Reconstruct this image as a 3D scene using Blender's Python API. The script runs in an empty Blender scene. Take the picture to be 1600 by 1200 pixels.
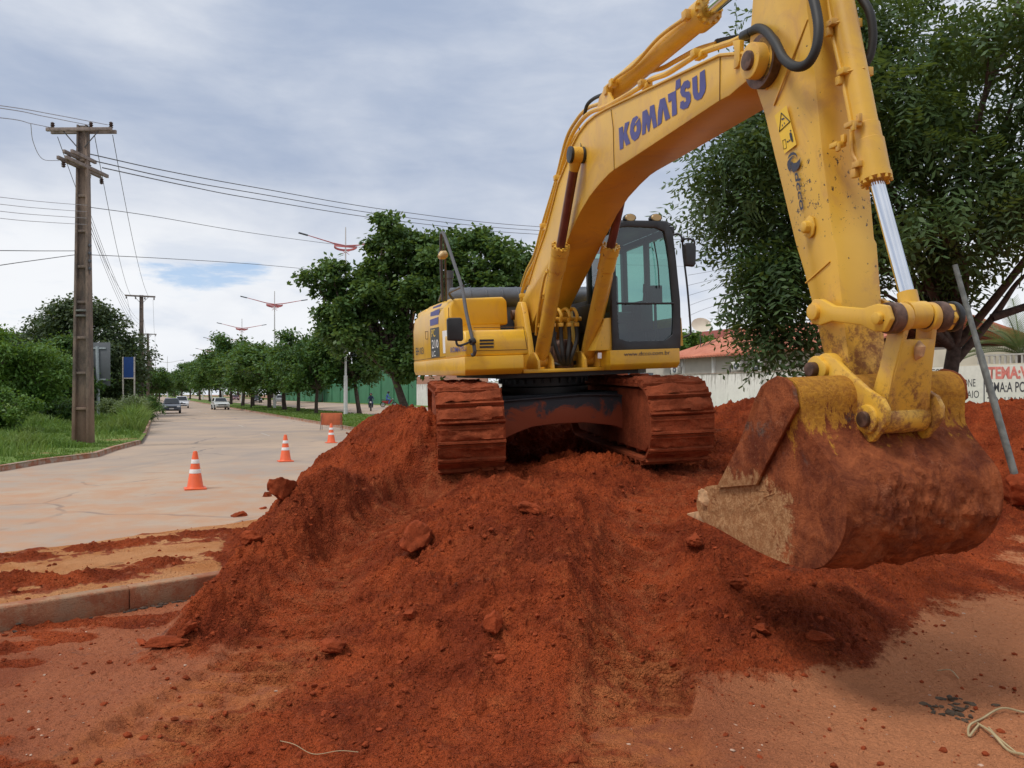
import bpy, bmesh, math, random
import numpy as np
from mathutils import Vector, Matrix, noise as mnoise
random.seed(7); RNG = np.random.default_rng(7)
R = math.radians
S = bpy.context.scene
COL = S.collection
# ---------------------------------------------------------------- camera, sky, sun, exposure
CH, FP, HZ = 1.85, 1200.0, 616.0        # camera height, focal length in photo pixels, horizon row
cam = bpy.data.objects.new('camera', bpy.data.cameras.new('camera')); COL.objects.link(cam)
cam.location = (0, 0, CH); cam.rotation_euler = (R(90), 0, 0)
cam.data.sensor_width = 36; cam.data.lens = 36*FP/1600; cam.data.shift_y = (HZ-600)/1600
cam.data.clip_start = .05; cam.data.clip_end = 3000
S.camera = cam
S.render.resolution_x = 1024; S.render.resolution_y = 768
S.view_settings.view_transform = 'Standard'; S.view_settings.look = 'None'
S.view_settings.exposure = 0.42; S.view_settings.gamma = 1
SUN_EL, SUN_AZ = 60.0, -124.0            # azimuth from +Y (view direction), negative = to the left
sd = Vector((math.sin(R(SUN_AZ))*math.cos(R(SUN_EL)), math.cos(R(SUN_AZ))*math.cos(R(SUN_EL)), math.sin(R(SUN_EL))))
sun = bpy.data.objects.new('sun', bpy.data.lights.new('sun', 'SUN')); COL.objects.link(sun)
sun.data.energy = 1.6; sun.data.angle = R(16); sun.data.color = (1, .95, .87)
sun.rotation_euler = sd.to_track_quat('Z', 'Y').to_euler()
def make_world():
    w = bpy.data.worlds.new('World'); S.world = w; w.use_nodes = True
    nt = w.node_tree; N = nt.nodes; L = nt.links; N.clear()
    def nd(t, **k):
        n = N.new(t)
        for a, b in k.items(): setattr(n, a, b)
        return n
    def mth(op, a, b=None, c=None, clamp=False):
        n = nd('ShaderNodeMath', operation=op, use_clamp=clamp)
        for i, v in enumerate((a, b, c)):
            if v is None: continue
            if isinstance(v, (int, float)): n.inputs[i].default_value = v
            else: L.new(v, n.inputs[i])
        return n.outputs[0]
    def mix(f, a, b):
        n = nd('ShaderNodeMix', data_type='RGBA')
        for s, v in ((0, f), (6, a), (7, b)):
            if isinstance(v, tuple): n.inputs[s].default_value = (*v, 1)
            elif isinstance(v, (int, float)): n.inputs[s].default_value = v
            else: L.new(v, n.inputs[s])
        return n.outputs[2]
    def sstep(x, a, b):
        n = nd('ShaderNodeMapRange', interpolation_type='SMOOTHSTEP')
        L.new(x, n.inputs[0]); n.inputs[1].default_value = a; n.inputs[2].default_value = b
        return n.outputs[0]
    out = nd('ShaderNodeOutputWorld'); bg = nd('ShaderNodeBackground'); bg.inputs[1].default_value = .1
    sky = nd('ShaderNodeTexSky', sky_type='NISHITA', sun_disc=False)
    sky.sun_elevation = R(SUN_EL); sky.sun_rotation = R(SUN_AZ)
    tc = nd('ShaderNodeTexCoord'); sep = nd('ShaderNodeSeparateXYZ'); L.new(tc.outputs['Generated'], sep.inputs[0])
    x, y, z = sep.outputs
    az = mth('ARCTAN2', x, y); el = mth('ARCSINE', z)
    def nse(sx, sy, off, scale, det=7, rough=.55, dist=.3):
        c = nd('ShaderNodeCombineXYZ'); L.new(mth('MULTIPLY', az, sx), c.inputs[0]); L.new(mth('MULTIPLY', el, sy), c.inputs[1]); c.inputs[2].default_value = off
        n = nd('ShaderNodeTexNoise'); L.new(c.outputs[0], n.inputs[0]); n.inputs['Scale'].default_value = scale
        n.inputs['Detail'].default_value = det; n.inputs['Roughness'].default_value = rough; n.inputs['Distortion'].default_value = dist
        return n.outputs[0]
    n1 = nse(1, 1.7, 3.1, 2.2, 6, .5); n2 = nse(1, 3.2, 9.4, 4.2); n3 = nse(1, 3.5, 5.2, 7.5, 8, .6)
    # bright low band near the horizon, grey-blue deck above
    lo = sstep(el, .36, .03)
    b = mth('ADD', mth('MULTIPLY', lo, .60), mth('MULTIPLY', mth('SUBTRACT', n1, .5), 1.7))
    b = mth('ADD', b, mth('MULTIPLY', mth('SUBTRACT', n3, .5), .40))
    # whiter towards the right, where the sky glows behind the boom, and at the upper left corner
    b = mth('ADD', b, mth('MULTIPLY', sstep(az, -.1, .3), .12)); b = mth('ADD', b, mth('MULTIPLY', sstep(az, -.2, -.5), mth('MULTIPLY', sstep(el, .3, .1), .25)))
    b = mth('ADD', b, mth('MULTIPLY', mth('MULTIPLY', sstep(az, -.15, .15), sstep(el, .30, .5)), .30))
    b = mth('ADD', b, mth('MULTIPLY', mth('MULTIPLY', sstep(az, -.22, -.5), sstep(el, .26, .42)), .42))
    b = sstep(b, -.2, .85)
    cl = mix(b, (2.8, 3.4, 4.6), (6.9, 7.05, 7.3))
    # thin grey streaks low down
    st = mth('MULTIPLY', sstep(n2, .53, .68), sstep(el, .32, .1))
    cl = mix(mth('MULTIPLY', st, .45), cl, (3.7, 4.4, 5.6))
    # openings to blue sky
    def spot(a0, e0, ra, re):
        d = mth('ADD', mth('POWER', mth('DIVIDE', mth('SUBTRACT', az, a0), ra), 2), mth('POWER', mth('DIVIDE', mth('SUBTRACT', el, e0), re), 2))
        return mth('SUBTRACT', 1, d)
    h1 = sstep(mth('ADD', spot(-.385, .148, .075, .020), mth('MULTIPLY', mth('SUBTRACT', n3, .5), 6.5)), .1, 1.1)
    h2 = mth('MULTIPLY', sstep(n3, .58, .72), mth('MULTIPLY', sstep(el, .2, .05), .35))
    hole = mth('MAXIMUM', h1, h2)
    blue = mix(.5, sky.outputs[0], (1.3, 3.5, 7.0))
    fin = mix(mth('MULTIPLY', hole, .65), cl, blue)
    low = mix(sstep(el, .0, -.05), fin, (1.6, 1.1, .8))
    L.new(low, bg.inputs[0]); L.new(bg.outputs[0], out.inputs[0])
make_world()

# ---------------------------------------------------------------- helpers
def lk(o): COL.objects.link(o); return o
def tag(o, label=None, cat=None, group=None, kind=None):
    if label: o['label'] = label
    if cat: o['category'] = cat
    if group: o['group'] = group
    if kind: o['kind'] = kind
    return o
def thing(name, label, cat, loc=(0, 0, 0), rz=0, group=None):
    o = lk(bpy.data.objects.new(name, None)); o.location = loc; o.rotation_euler = (0, 0, rz); o.empty_display_size = .2
    return tag(o, label, cat, group)
def kids(o): return [c for c in COL.objects if c.parent == o]
def copy_tree(o, parent=None):
    c = o.copy(); COL.objects.link(c); c.parent = parent
    for ch in kids(o): copy_tree(ch, c)
    return c
def W(px, py, Y):                       # photo pixel at distance Y -> world point
    return Vector(((px-800)/FP*Y, Y, CH+(HZ-py)/FP*Y))
def G(px, py, z=0.0):                   # photo pixel on the level z -> world point
    Y = (CH-z)*FP/(py-HZ); return Vector(((px-800)/FP*Y, Y, z))

class MB:
    """collects shapes, then links them as ONE mesh object"""
    def __init__(s): s.v = []; s.f = []
    def add(s, vs, fs):
        b = len(s.v); s.v += [tuple(v) for v in vs]; s.f += [tuple(b+i for i in f) for f in fs]; return s
    def box(s, c, d, m=None):
        hx, hy, hz = d[0]/2, d[1]/2, d[2]/2
        vs = [Vector((x, y, z)) for x in (-hx, hx) for y in (-hy, hy) for z in (-hz, hz)]
        if m is not None: vs = [m @ v for v in vs]
        c = Vector(c); vs = [v+c for v in vs]
        return s.add(vs, [(0, 1, 3, 2), (4, 6, 7, 5), (0, 4, 5, 1), (2, 3, 7, 6), (0, 2, 6, 4), (1, 5, 7, 3)])
    def bb(s, x0, x1, y0, y1, z0, z1): return s.box(((x0+x1)/2, (y0+y1)/2, (z0+z1)/2), (abs(x1-x0), abs(y1-y0), abs(z1-z0)))
    def loft(s, A, B, caps=True):
        n = len(A); fs = [(i, (i+1) % n, n+(i+1) % n, n+i) for i in range(n)]
        if caps: fs += [tuple(range(n-1, -1, -1)), tuple(range(n, 2*n))]
        return s.add(list(A)+list(B), fs)
    def prismx(s, yz, x0, x1): return s.loft([(x0, y, z) for y, z in yz], [(x1, y, z) for y, z in yz])
    def prismy(s, xz, y0, y1): return s.loft([(x, y0, z) for x, z in xz], [(x, y1, z) for x, z in xz])
    def prismz(s, xy, z0, z1): return s.loft([(x, y, z0) for x, y in xy], [(x, y, z1) for x, y in xy])
    def tube(s, pts, r, n=8, caps=True):
        pts = [Vector(p) for p in pts]
        rs = r if isinstance(r, (list, tuple)) else [r]*len(pts)
        vs = []; up = None
        for i, p in enumerate(pts):
            t = (pts[min(i+1, len(pts)-1)]-pts[max(i-1, 0)])
            t = t.normalized() if t.length > 1e-9 else Vector((0, 0, 1))
            if up is None: up = Vector((0, 0, 1)) if abs(t.z) < .9 else Vector((0, 1, 0))
            a = t.cross(up).normalized(); up = a.cross(t).normalized()
            for k in range(n):
                q = 2*math.pi*(k+.5)/n; vs.append(p+(a*math.cos(q)+up*math.sin(q))*rs[i])
        fs = [(i*n+k, i*n+(k+1) % n, (i+1)*n+(k+1) % n, (i+1)*n+k) for i in range(len(pts)-1) for k in range(n)]
        if caps: fs += [tuple(range(n-1, -1, -1)), tuple((len(pts)-1)*n+k for k in range(n))]
        return s.add(vs, fs)
    def cyl(s, a, b, r, n=20): return s.tube([a, b], r, n)
    def lathe(s, prof, c=(0, 0, 0), n=24):     # prof (r,z)
        vs = [(c[0]+r*math.cos(2*math.pi*k/n), c[1]+r*math.sin(2*math.pi*k/n), c[2]+z) for r, z in prof for k in range(n)]
        fs = [(i*n+k, i*n+(k+1) % n, (i+1)*n+(k+1) % n, (i+1)*n+k) for i in range(len(prof)-1) for k in range(n)]
        fs += [tuple(range(n-1, -1, -1)), tuple((len(prof)-1)*n+k for k in range(n))]
        return s.add(vs, fs)
    def build(s, name, mat, parent=None, smooth=35, bevel=0, seg=2):
        me = bpy.data.meshes.new(name); me.from_pydata(s.v, [], s.f); me.materials.append(mat)
        bm = bmesh.new(); bm.from_mesh(me); bmesh.ops.recalc_face_normals(bm, faces=bm.faces)
        if bevel:
            es = [e for e in bm.edges if len(e.link_faces) == 2 and e.calc_face_angle(0) > R(28)]
            bmesh.ops.bevel(bm, geom=es, offset=bevel, segments=seg, affect='EDGES', profile=.5, clamp_overlap=True)
        bm.to_mesh(me); bm.free()
        if smooth:
            for p in me.polygons: p.use_smooth = True
            me.set_sharp_from_angle(angle=R(smooth))
        o = lk(bpy.data.objects.new(name, me)); o.parent = parent
        return o
def spline(pts, n=8):
    P = [Vector(p) for p in pts]; P = [P[0]*2-P[1]]+P+[P[-1]*2-P[-2]]; out = []
    for i in range(1, len(P)-2):
        for k in range(n):
            t = k/n; a, b, c, d = P[i-1:i+3]
            out.append(.5*((2*b)+(c-a)*t+(2*a-5*b+4*c-d)*t*t+(3*b-a-3*c+d)*t**3))
    return out+[P[-2]]
def npmesh(name, V, Fq, mat, parent=None, smooth=False, attrs=None):
    """numpy quads or tris -> object"""
    me = bpy.data.meshes.new(name); k = Fq.shape[1]
    me.vertices.add(len(V)); me.vertices.foreach_set('co', V.astype(np.float32).ravel())
    me.loops.add(Fq.size); me.loops.foreach_set('vertex_index', Fq.astype(np.int32).ravel())
    me.polygons.add(len(Fq)); me.polygons.foreach_set('loop_start', np.arange(0, Fq.size, k, dtype=np.int32))
    me.polygons.foreach_set('use_smooth', np.full(len(Fq), smooth))
    me.materials.append(mat)
    for n_, arr in (attrs or {}).items():
        a = me.attributes.new(n_, 'FLOAT', 'POINT'); a.data.foreach_set('value', arr.astype(np.float32).ravel())
    me.update(calc_edges=True); me.validate()
    o = lk(bpy.data.objects.new(name, me)); o.parent = parent
    return o

# ---------------------------------------------------------------- materials
class NT:
    def __init__(s, name):
        s.m = bpy.data.materials.new(name); s.m.use_nodes = True; s.t = s.m.node_tree; s.t.nodes.clear()
        s.out = s.nd('ShaderNodeOutputMaterial'); s.tc = s.nd('ShaderNodeTexCoord')
    def nd(s, t, **k):
        n = s.t.nodes.new(t)
        for a, b in k.items(): setattr(n, a, b)
        return n
    def set(s, sock, v):
        if isinstance(v, tuple) and len(v) == 3 and sock.type == 'RGBA': sock.default_value = (*v, 1)
        elif isinstance(v, (int, float, tuple)): sock.default_value = v
        else: s.t.links.new(v, sock)
    def noise(s, scale, det=5, rough=.55, dist=0, co=None, stretch=None):
        n = s.nd('ShaderNodeTexNoise'); c = co or s.tc.outputs['Object']
        if stretch:
            mp = s.nd('ShaderNodeMapping'); mp.inputs['Scale'].default_value = stretch; s.set(mp.inputs[0], c); c = mp.outputs[0]
        s.set(n.inputs[0], c); n.inputs['Scale'].default_value = scale; n.inputs['Detail'].default_value = det
        n.inputs['Roughness'].default_value = rough; n.inputs['Distortion'].default_value = dist
        return n.outputs[0]
    def voro(s, scale, feat='F1', co=None):
        n = s.nd('ShaderNodeTexVoronoi', feature=feat); s.set(n.inputs['Vector'], co or s.tc.outputs['Object']); n.inputs['Scale'].default_value = scale
        return n.outputs[0]
    def wob(s, amt, scale):
        n = s.nd('ShaderNodeTexNoise'); s.set(n.inputs[0], s.tc.outputs['Object']); n.inputs['Scale'].default_value = scale
        m = s.nd('ShaderNodeMix', data_type='VECTOR'); m.inputs[0].default_value = amt; s.set(m.inputs[4], s.tc.outputs['Object']); s.set(m.inputs[5], n.outputs['Color']); return m.outputs[1]
    def ss(s, x, a, b, lo=0., hi=1.):
        n = s.nd('ShaderNodeMapRange', interpolation_type='SMOOTHSTEP'); s.set(n.inputs[0], x)
        n.inputs[1].default_value = a; n.inputs[2].default_value = b; n.inputs[3].default_value = lo; n.inputs[4].default_value = hi
        return n.outputs[0]
    def math(s, op, a, b=0., clamp=False):
        n = s.nd('ShaderNodeMath', operation=op, use_clamp=clamp); s.set(n.inputs[0], a); s.set(n.inputs[1], b); return n.outputs[0]
    def mix(s, f, a, b, mode='MIX'):
        n = s.nd('ShaderNodeMix', data_type='RGBA', blend_type=mode); s.set(n.inputs[0], f); s.set(n.inputs[6], a); s.set(n.inputs[7], b); return n.outputs[2]
    def axis(s, i, co=None):
        n = s.nd('ShaderNodeSeparateXYZ'); s.set(n.inputs[0], co or s.tc.outputs['Object']); return n.outputs[i]
    def attr(s, name):
        n = s.nd('ShaderNodeAttribute', attribute_name=name); return n.outputs['Fac']
    def bump(s, h, st=.3, d=.02, nrm=None):
        n = s.nd('ShaderNodeBump'); s.set(n.inputs['Strength'], st); n.inputs['Distance'].default_value = d; s.set(n.inputs['Height'], h)
        if nrm is not None: s.set(n.inputs['Normal'], nrm)
        return n.outputs[0]
    def bsdf(s, col, rough=.6, metal=0., nrm=None, **k):
        b = s.nd('ShaderNodeBsdfPrincipled'); s.set(b.inputs['Base Color'], col); s.set(b.inputs['Roughness'], rough); s.set(b.inputs['Metallic'], metal)
        if nrm is not None: s.set(b.inputs['Normal'], nrm)
        for a, v in k.items(): s.set(b.inputs[a.replace('_', ' ')], v)
        s.t.links.new(b.outputs[0], s.out.inputs[0]); return s.m
def plain(name, col, rough=.6, metal=0., var=.15, scale=6., bump=0., **k):
    t = NT(name); n = t.noise(scale, 6, .6)
    c = t.mix(t.ss(n, .3, .7), tuple(v*(1-var) for v in col), tuple(min(1, v*(1+var)) for v in col))
    return t.bsdf(c, rough, metal, t.bump(n, bump, .01) if bump else None, **k)
MUD = (.29, .066, .026); SOIL = (.32, .062, .021)
def yellow(name, dirt=.0, col=(.76, .445, .05), rough=.42, lowz=None):
    t = NT(name); n = t.noise(1.3, 4); f = t.noise(34, 6, .65)
    c = t.mix(t.ss(n, .3, .7), col, tuple(v*.86 for v in col))
    ft = t.noise(2.2, 8, .7, 1.2)
    c = t.mix(t.ss(ft, .46, .68, 0, .25+.5*dirt), c, (.46, .22, .09)); c = t.mix(t.ss(t.noise(3.5, 9, .75, .2, stretch=(1, 1, .3)), .6, .72, 0, .25+.3*dirt), c, (.30, .15, .06))               # thin film of dust
    sp = t.noise(11, 9, .78, .15)
    m = t.ss(sp, .70-.2*dirt, .74-.17*dirt)
    ch = t.noise(24, 6, .75)
    if lowz: ch = t.math('ADD', ch, t.math('MULTIPLY', t.math('MULTIPLY', t.ss(t.axis(2), 1.75, 2.1), t.ss(t.axis(2), 2.6, 2.3)), .075))
    c = t.mix(t.ss(ch, .655, .675, 0, min(1, dirt*3)), c, (.05, .025, .018))
    if lowz:                                                                       # heavier wear towards the ground end
        k = t.ss(t.axis(2), lowz[1], lowz[0], -.32, .10)
        m = t.ss(t.math('ADD', sp, k), .48, .66, 0, .85)
    c = t.mix(m, c, (.17, .05, .025))
    r = t.mix(m, (rough,)*3, (.85,)*3)
    return t.bsdf(c, r, 0., t.bump(f, .06, .003), Coat_Weight=.12, Coat_Roughness=.25)
M = {}
M['yellow'] = yellow('yellow_paint', .2)
M['yellow_body'] = yellow('yellow_body_paint', .12, (.80, .455, .025), .34)
M['yellow_worn'] = yellow('yellow_worn_paint', .45)
M['yellow_arm'] = yellow('yellow_arm_paint', .5, lowz=(.95, 2.3))
M['yellow_mud'] = yellow('yellow_muddy_paint', .8, lowz=(.62, 1.75))
M['blue_mark'] = plain('blue_lettering', (.075, .075, .26), .5, var=.1)
M['dark_mark'] = plain('dark_lettering', (.04, .045, .07), .5)
M['white_mark'] = plain('white_lettering', (.8, .8, .78), .5, var=.04)
M['sticker'] = plain('yellow_sticker', (.85, .55, .03), .4, var=.04)
M['seam'] = plain('seam_line', (.16, .08, .02), .8)
M['black'] = plain('black_paint', (.022, .023, .025), .45, var=.3)
M['grey'] = plain('dark_grey_plastic', (.09, .10, .12), .5, var=.15)
M['steel'] = plain('grey_tube_steel', (.09, .09, .095), .45, .3)
M['rubber'] = plain('black_rubber', (.018, .018, .018), .6)
M['chrome'] = plain('chrome_rod', (.72, .74, .78), .12, 1., var=.05)
M['rod'] = plain('oiled_rod', (.17, .065, .05), .3, .4, var=.2)
M['pin'] = plain('greasy_pin', (.13, .075, .055), .55, .5, var=.5, scale=14, bump=.3)
M['brass'] = plain('amber_lens', (.55, .38, .16), .25)
M['navy'] = plain('dark_frame_paint', (.045, .05, .058), .6)
def m_frame():
    t = NT('muddy_frame_paint'); n = t.noise(3, 7, .65, .6); k = t.ss(t.axis(2), .95, .25, -.22, .3)
    f = t.ss(t.math('ADD', n, k), .46, .6)
    return t.bsdf(t.mix(f, (.045, .048, .055), MUD), .85, 0., t.bump(n, .4, .03))
M['frame'] = m_frame()
def m_mud(name, col=MUD, b=.8):
    t = NT(name); n = t.noise(4, 8, .7); f = t.noise(26, 8, .7)
    c = t.mix(t.ss(n, .3, .7), tuple(v*.6 for v in col), tuple(v*1.25 for v in col))
    c = t.mix(t.ss(f, .55, .8, 0, .5), c, tuple(v*1.6 for v in col))
    return t.bsdf(c, .95, 0., t.bump(f, b, .03), Specular_IOR_Level=.15)
M['mud'] = m_mud('caked_mud'); M['clod'] = m_mud('soil_clod', SOIL, .9)
def m_bucket(name, tan):
    t = NT(name); n = t.noise(2.1, 9, .7, .3); n2 = t.noise(5, 9, .75, .2); f = t.noise(30, 8, .75)
    z = t.axis(2); y = t.axis(1)
    c = t.mix(t.ss(n2, .35, .7), (.17, .042, .02), (.48, .14, .052))
    c = t.mix(t.ss(t.noise(13, 8, .8), .55, .68, 0, .7), c, (.085, .026, .016)); c = t.mix(t.ss(t.noise(2.7, 9, .8, .2, stretch=(1, 1, 1.6)), .57, .66, 0, .8), c, (.46, .17, .085))
    c = t.mix(t.ss(t.math('ADD', n, t.ss(z, .95, .45, .1, -.03)), .60, .68, 0, .8), c, t.mix(t.ss(f, .4, .6), (.07, .062, .058), (.19, .15, .12)))                                     # bare worn steel
    # yellow paint left on the upper part
    sk = t.noise(7, 9, .75, .3, stretch=(1.5, 1.2, .35))
    k = t.math('ADD', t.math('ADD', t.math('MULTIPLY', n2, .9), t.math('MULTIPLY', sk, 1.3)), t.ss(z, .48, .98, -.36, .20))
    if tan != 2: c = t.mix(t.ss(k, 1.04, 1.12), c, t.mix(t.ss(f, .35, .6), (.44, .19, .04), (.64, .31, .045)))
    if tan:                                                                                        # dry tan mud round the cutting edge
        g = t.math('ADD', t.ss(z, .62, .30, -.3, .12), t.ss(y, 6.75, 6.15, -.45, .1))
        k2 = t.math('ADD', t.math('ADD', t.math('MULTIPLY', t.noise(3.4, 9, .8, .3), 1.35), t.math('MULTIPLY', f, .5)), g)
        c = t.mix(t.ss(k2, .91, 1.03), c, t.mix(t.ss(f, .4, .65), (.42, .19, .08), (.60, .34, .165)))
    h = t.math('ADD', n2, t.math('MULTIPLY', f, .35))
    return t.bsdf(c, t.ss(n, .5, .65, .85, .5), 0., t.bump(h, 1.0, .06), Specular_IOR_Level=.12)
M['bucket_side'] = m_bucket('bucket_side_mud', True); M['bucket_back'] = m_bucket('bucket_back_mud', False)
M['plate_tan'] = m_bucket('side_cutter_mud', 2)
M['plate_mud'] = plain('dusty_cutter_steel', (.30, .145, .09), .6, var=.35, scale=5, bump=.3)
M['tan'] = plain('dry_tan_mud', (.52, .31, .16), .9, var=.3, scale=16, bump=.6)
def m_glass(name, tint, refl=.10):
    t = NT(name); tr = t.nd('ShaderNodeBsdfTransparent'); t.set(tr.inputs[0], tint)
    g = t.nd('ShaderNodeBsdfGlossy'); g.inputs['Roughness'].default_value = .03; t.set(g.inputs[0], (.9, .95, 1))
    fr = t.nd('ShaderNodeFresnel'); fr.inputs[0].default_value = 1.5
    mx = t.nd('ShaderNodeMixShader'); t.set(mx.inputs[0], t.math('ADD', fr.outputs[0], refl)); t.set(mx.inputs[1], tr.outputs[0]); t.set(mx.inputs[2], g.outputs[0])
    t.t.links.new(mx.outputs[0], t.out.inputs[0]); return t.m
M['glass'] = m_glass('cab_glass', (.40, .62, .56), .035)
M['dark_glass'] = plain('car_glass', (.02, .025, .03), .08, var=.1)
def m_leaf(name, c0, c1, c2, trans=.3, rough=.5):
    t = NT(name); g = t.nd('ShaderNodeNewGeometry'); r = g.outputs['Random Per Island']
    n = t.noise(.8, 3)
    c = t.mix(t.ss(r, 0, 1), c0, c1); c = t.mix(t.ss(n, .42, .68, 0, .8), c, c2)
    b = t.nd('ShaderNodeBsdfPrincipled'); t.set(b.inputs['Base Color'], c); b.inputs['Roughness'].default_value = rough
    b.inputs['Specular IOR Level'].default_value = .35
    tr = t.nd('ShaderNodeBsdfTranslucent'); t.set(tr.inputs[0], t.mix(.5, c, (.25, .32, .03)))
    mx = t.nd('ShaderNodeMixShader'); mx.inputs[0].default_value = trans; t.set(mx.inputs[1], b.outputs[0]); t.set(mx.inputs[2], tr.outputs[0])
    t.t.links.new(mx.outputs[0], t.out.inputs[0]); return t.m
M['leaf_dark'] = m_leaf('dark_leaves', (.032, .070, .025), (.07, .125, .038), (.09, .15, .048), .28)
M['leaf_mid'] = m_leaf('mid_green_leaves', (.045, .10, .03), (.085, .17, .045), (.12, .21, .06), .32)
M['leaf_median'] = m_leaf('street_tree_leaves', (.03, .085, .022), (.06, .14, .03), (.10, .20, .04), .3)
M['leaf_bright'] = m_leaf('bright_leaves', (.06, .145, .025), (.105, .215, .035), (.15, .26, .055), .35)
M['leaf_dome'] = m_leaf('dome_tree_leaves', (.035, .065, .032), (.065, .105, .045), (.10, .13, .06), .2)
M['grass'] = m_leaf('grass_blades', (.09, .18, .03), (.16, .27, .055), (.24, .31, .09), .35)
M['palm'] = m_leaf('palm_fronds', (.10, .15, .06), (.18, .23, .11), (.2, .25, .12), .3)
M['bark'] = plain('bark', (.085, .06, .048), .95, var=.4, scale=9, bump=.8)
def clod_mesh(bld, c, r, sc, seed, sub=2):
    bm = bmesh.new(); bmesh.ops.create_icosphere(bm, subdivisions=sub, radius=1); o = len(bld.v); rgc = random.Random(seed)
    m = Matrix.Rotation(rgc.uniform(0, 6.28), 3, 'Z') @ Matrix.Rotation(rgc.uniform(-.5, .5), 3, 'X')
    pl_ = [Vector((rgc.gauss(0, 1), rgc.gauss(0, 1), rgc.gauss(0, 1))).normalized() for _ in range(7)]
    for v in bm.verts:
        p = v.co.normalized()
        for q in pl_:
            d = p.dot(q)
            if d > .6: p = p-q*(d-.6)
        p = p*(1+.16*mnoise.fractal(p*3.1+Vector((seed, 3, 0)), .7, 2, 5)+.22*mnoise.noise(p*1.7+Vector((seed, 0, 0)))+.09*mnoise.noise(p*5+Vector((0, seed, 0))))
        p = m @ Vector((p.x*sc[0], p.y*sc[1], p.z*sc[2])); bld.v.append(tuple(Vector(c)+p*r))
    bm.verts.ensure_lookup_table()
    for f_ in bm.faces: bld.f.append(tuple(o+v.index for v in f_.verts))
    bm.free()
# ---------------------------------------------------------------- the excavator (local frame: +x its right side, +y forward, z up)
PHI = R(15); XC = Vector((.47, 10.8, 1.08))
fv = Vector((math.sin(PHI), -math.cos(PHI), -math.sin(R(1.45)))).normalized()
rv = Vector((-math.cos(PHI), -math.sin(PHI), -math.sin(R(2.5)))); rv = (rv-fv*rv.dot(fv)).normalized()
zv = rv.cross(fv)
XM = Matrix((rv, fv, zv)).transposed()
def P(px, py, x=None, y=None, z=None):          # photo pixel on a plane of the machine -> local point
    d = XM.transposed() @ Vector(((px-800)/FP, 1, (HZ-py)/FP)); o = XM.transposed() @ (Vector((0, 0, CH))-XC)
    i, v = (0, x) if x is not None else ((1, y) if y is not None else (2, z))
    return o+d*((v-o[i])/d[i])
def YZ(pts, x): return [tuple(P(px, py, x=x)[1:]) for px, py in pts]
EX = thing('excavator', 'large yellow crawler excavator standing on red soil, arm lowered and muddy bucket in front', 'excavator')
EX.matrix_world = Matrix.Translation(XC) @ XM.to_4x4()
def flat(pts, name, mat, parent, **pl):          # a thin decal lying on a plane of the machine
    vs = [P(px, py, **pl) for px, py in pts]; b = MB(); b.add(vs, [tuple(range(len(vs)))])
    return b.build(name, mat, parent, smooth=0)
def text_quad(s, q, name, mat, parent, plane=None, conv=None, bold=.0, thick=None):
    """lettering laid into a quad: q = bottom left, bottom right, top right, top left"""
    cu = bpy.data.curves.new(name, 'FONT'); cu.body = s; cu.offset = bold; cu.resolution_u = 3
    o = bpy.data.objects.new(name, cu); COL.objects.link(o)
    dg = bpy.context.evaluated_depsgraph_get(); me = bpy.data.meshes.new_from_object(o.evaluated_get(dg)); bpy.data.objects.remove(o); bpy.data.curves.remove(cu)
    co = [v.co.copy() for v in me.vertices]
    x0, x1 = min(c.x for c in co), max(c.x for c in co); y0, y1 = min(c.y for c in co), max(c.y for c in co)
    Q = [conv(p) if conv else P(p[0], p[1], **plane) for p in q]
    for v, c in zip(me.vertices, co):
        u, w = (c.x-x0)/(x1-x0), (c.y-y0)/(y1-y0)
        v.co = (Q[0]*(1-u)+Q[1]*u)*(1-w)+(Q[3]*(1-u)+Q[2]*u)*w
    me.materials.clear(); me.materials.append(mat)
    me.name = name; r = lk(bpy.data.objects.new(name, me)); r.parent = parent; return r

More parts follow.
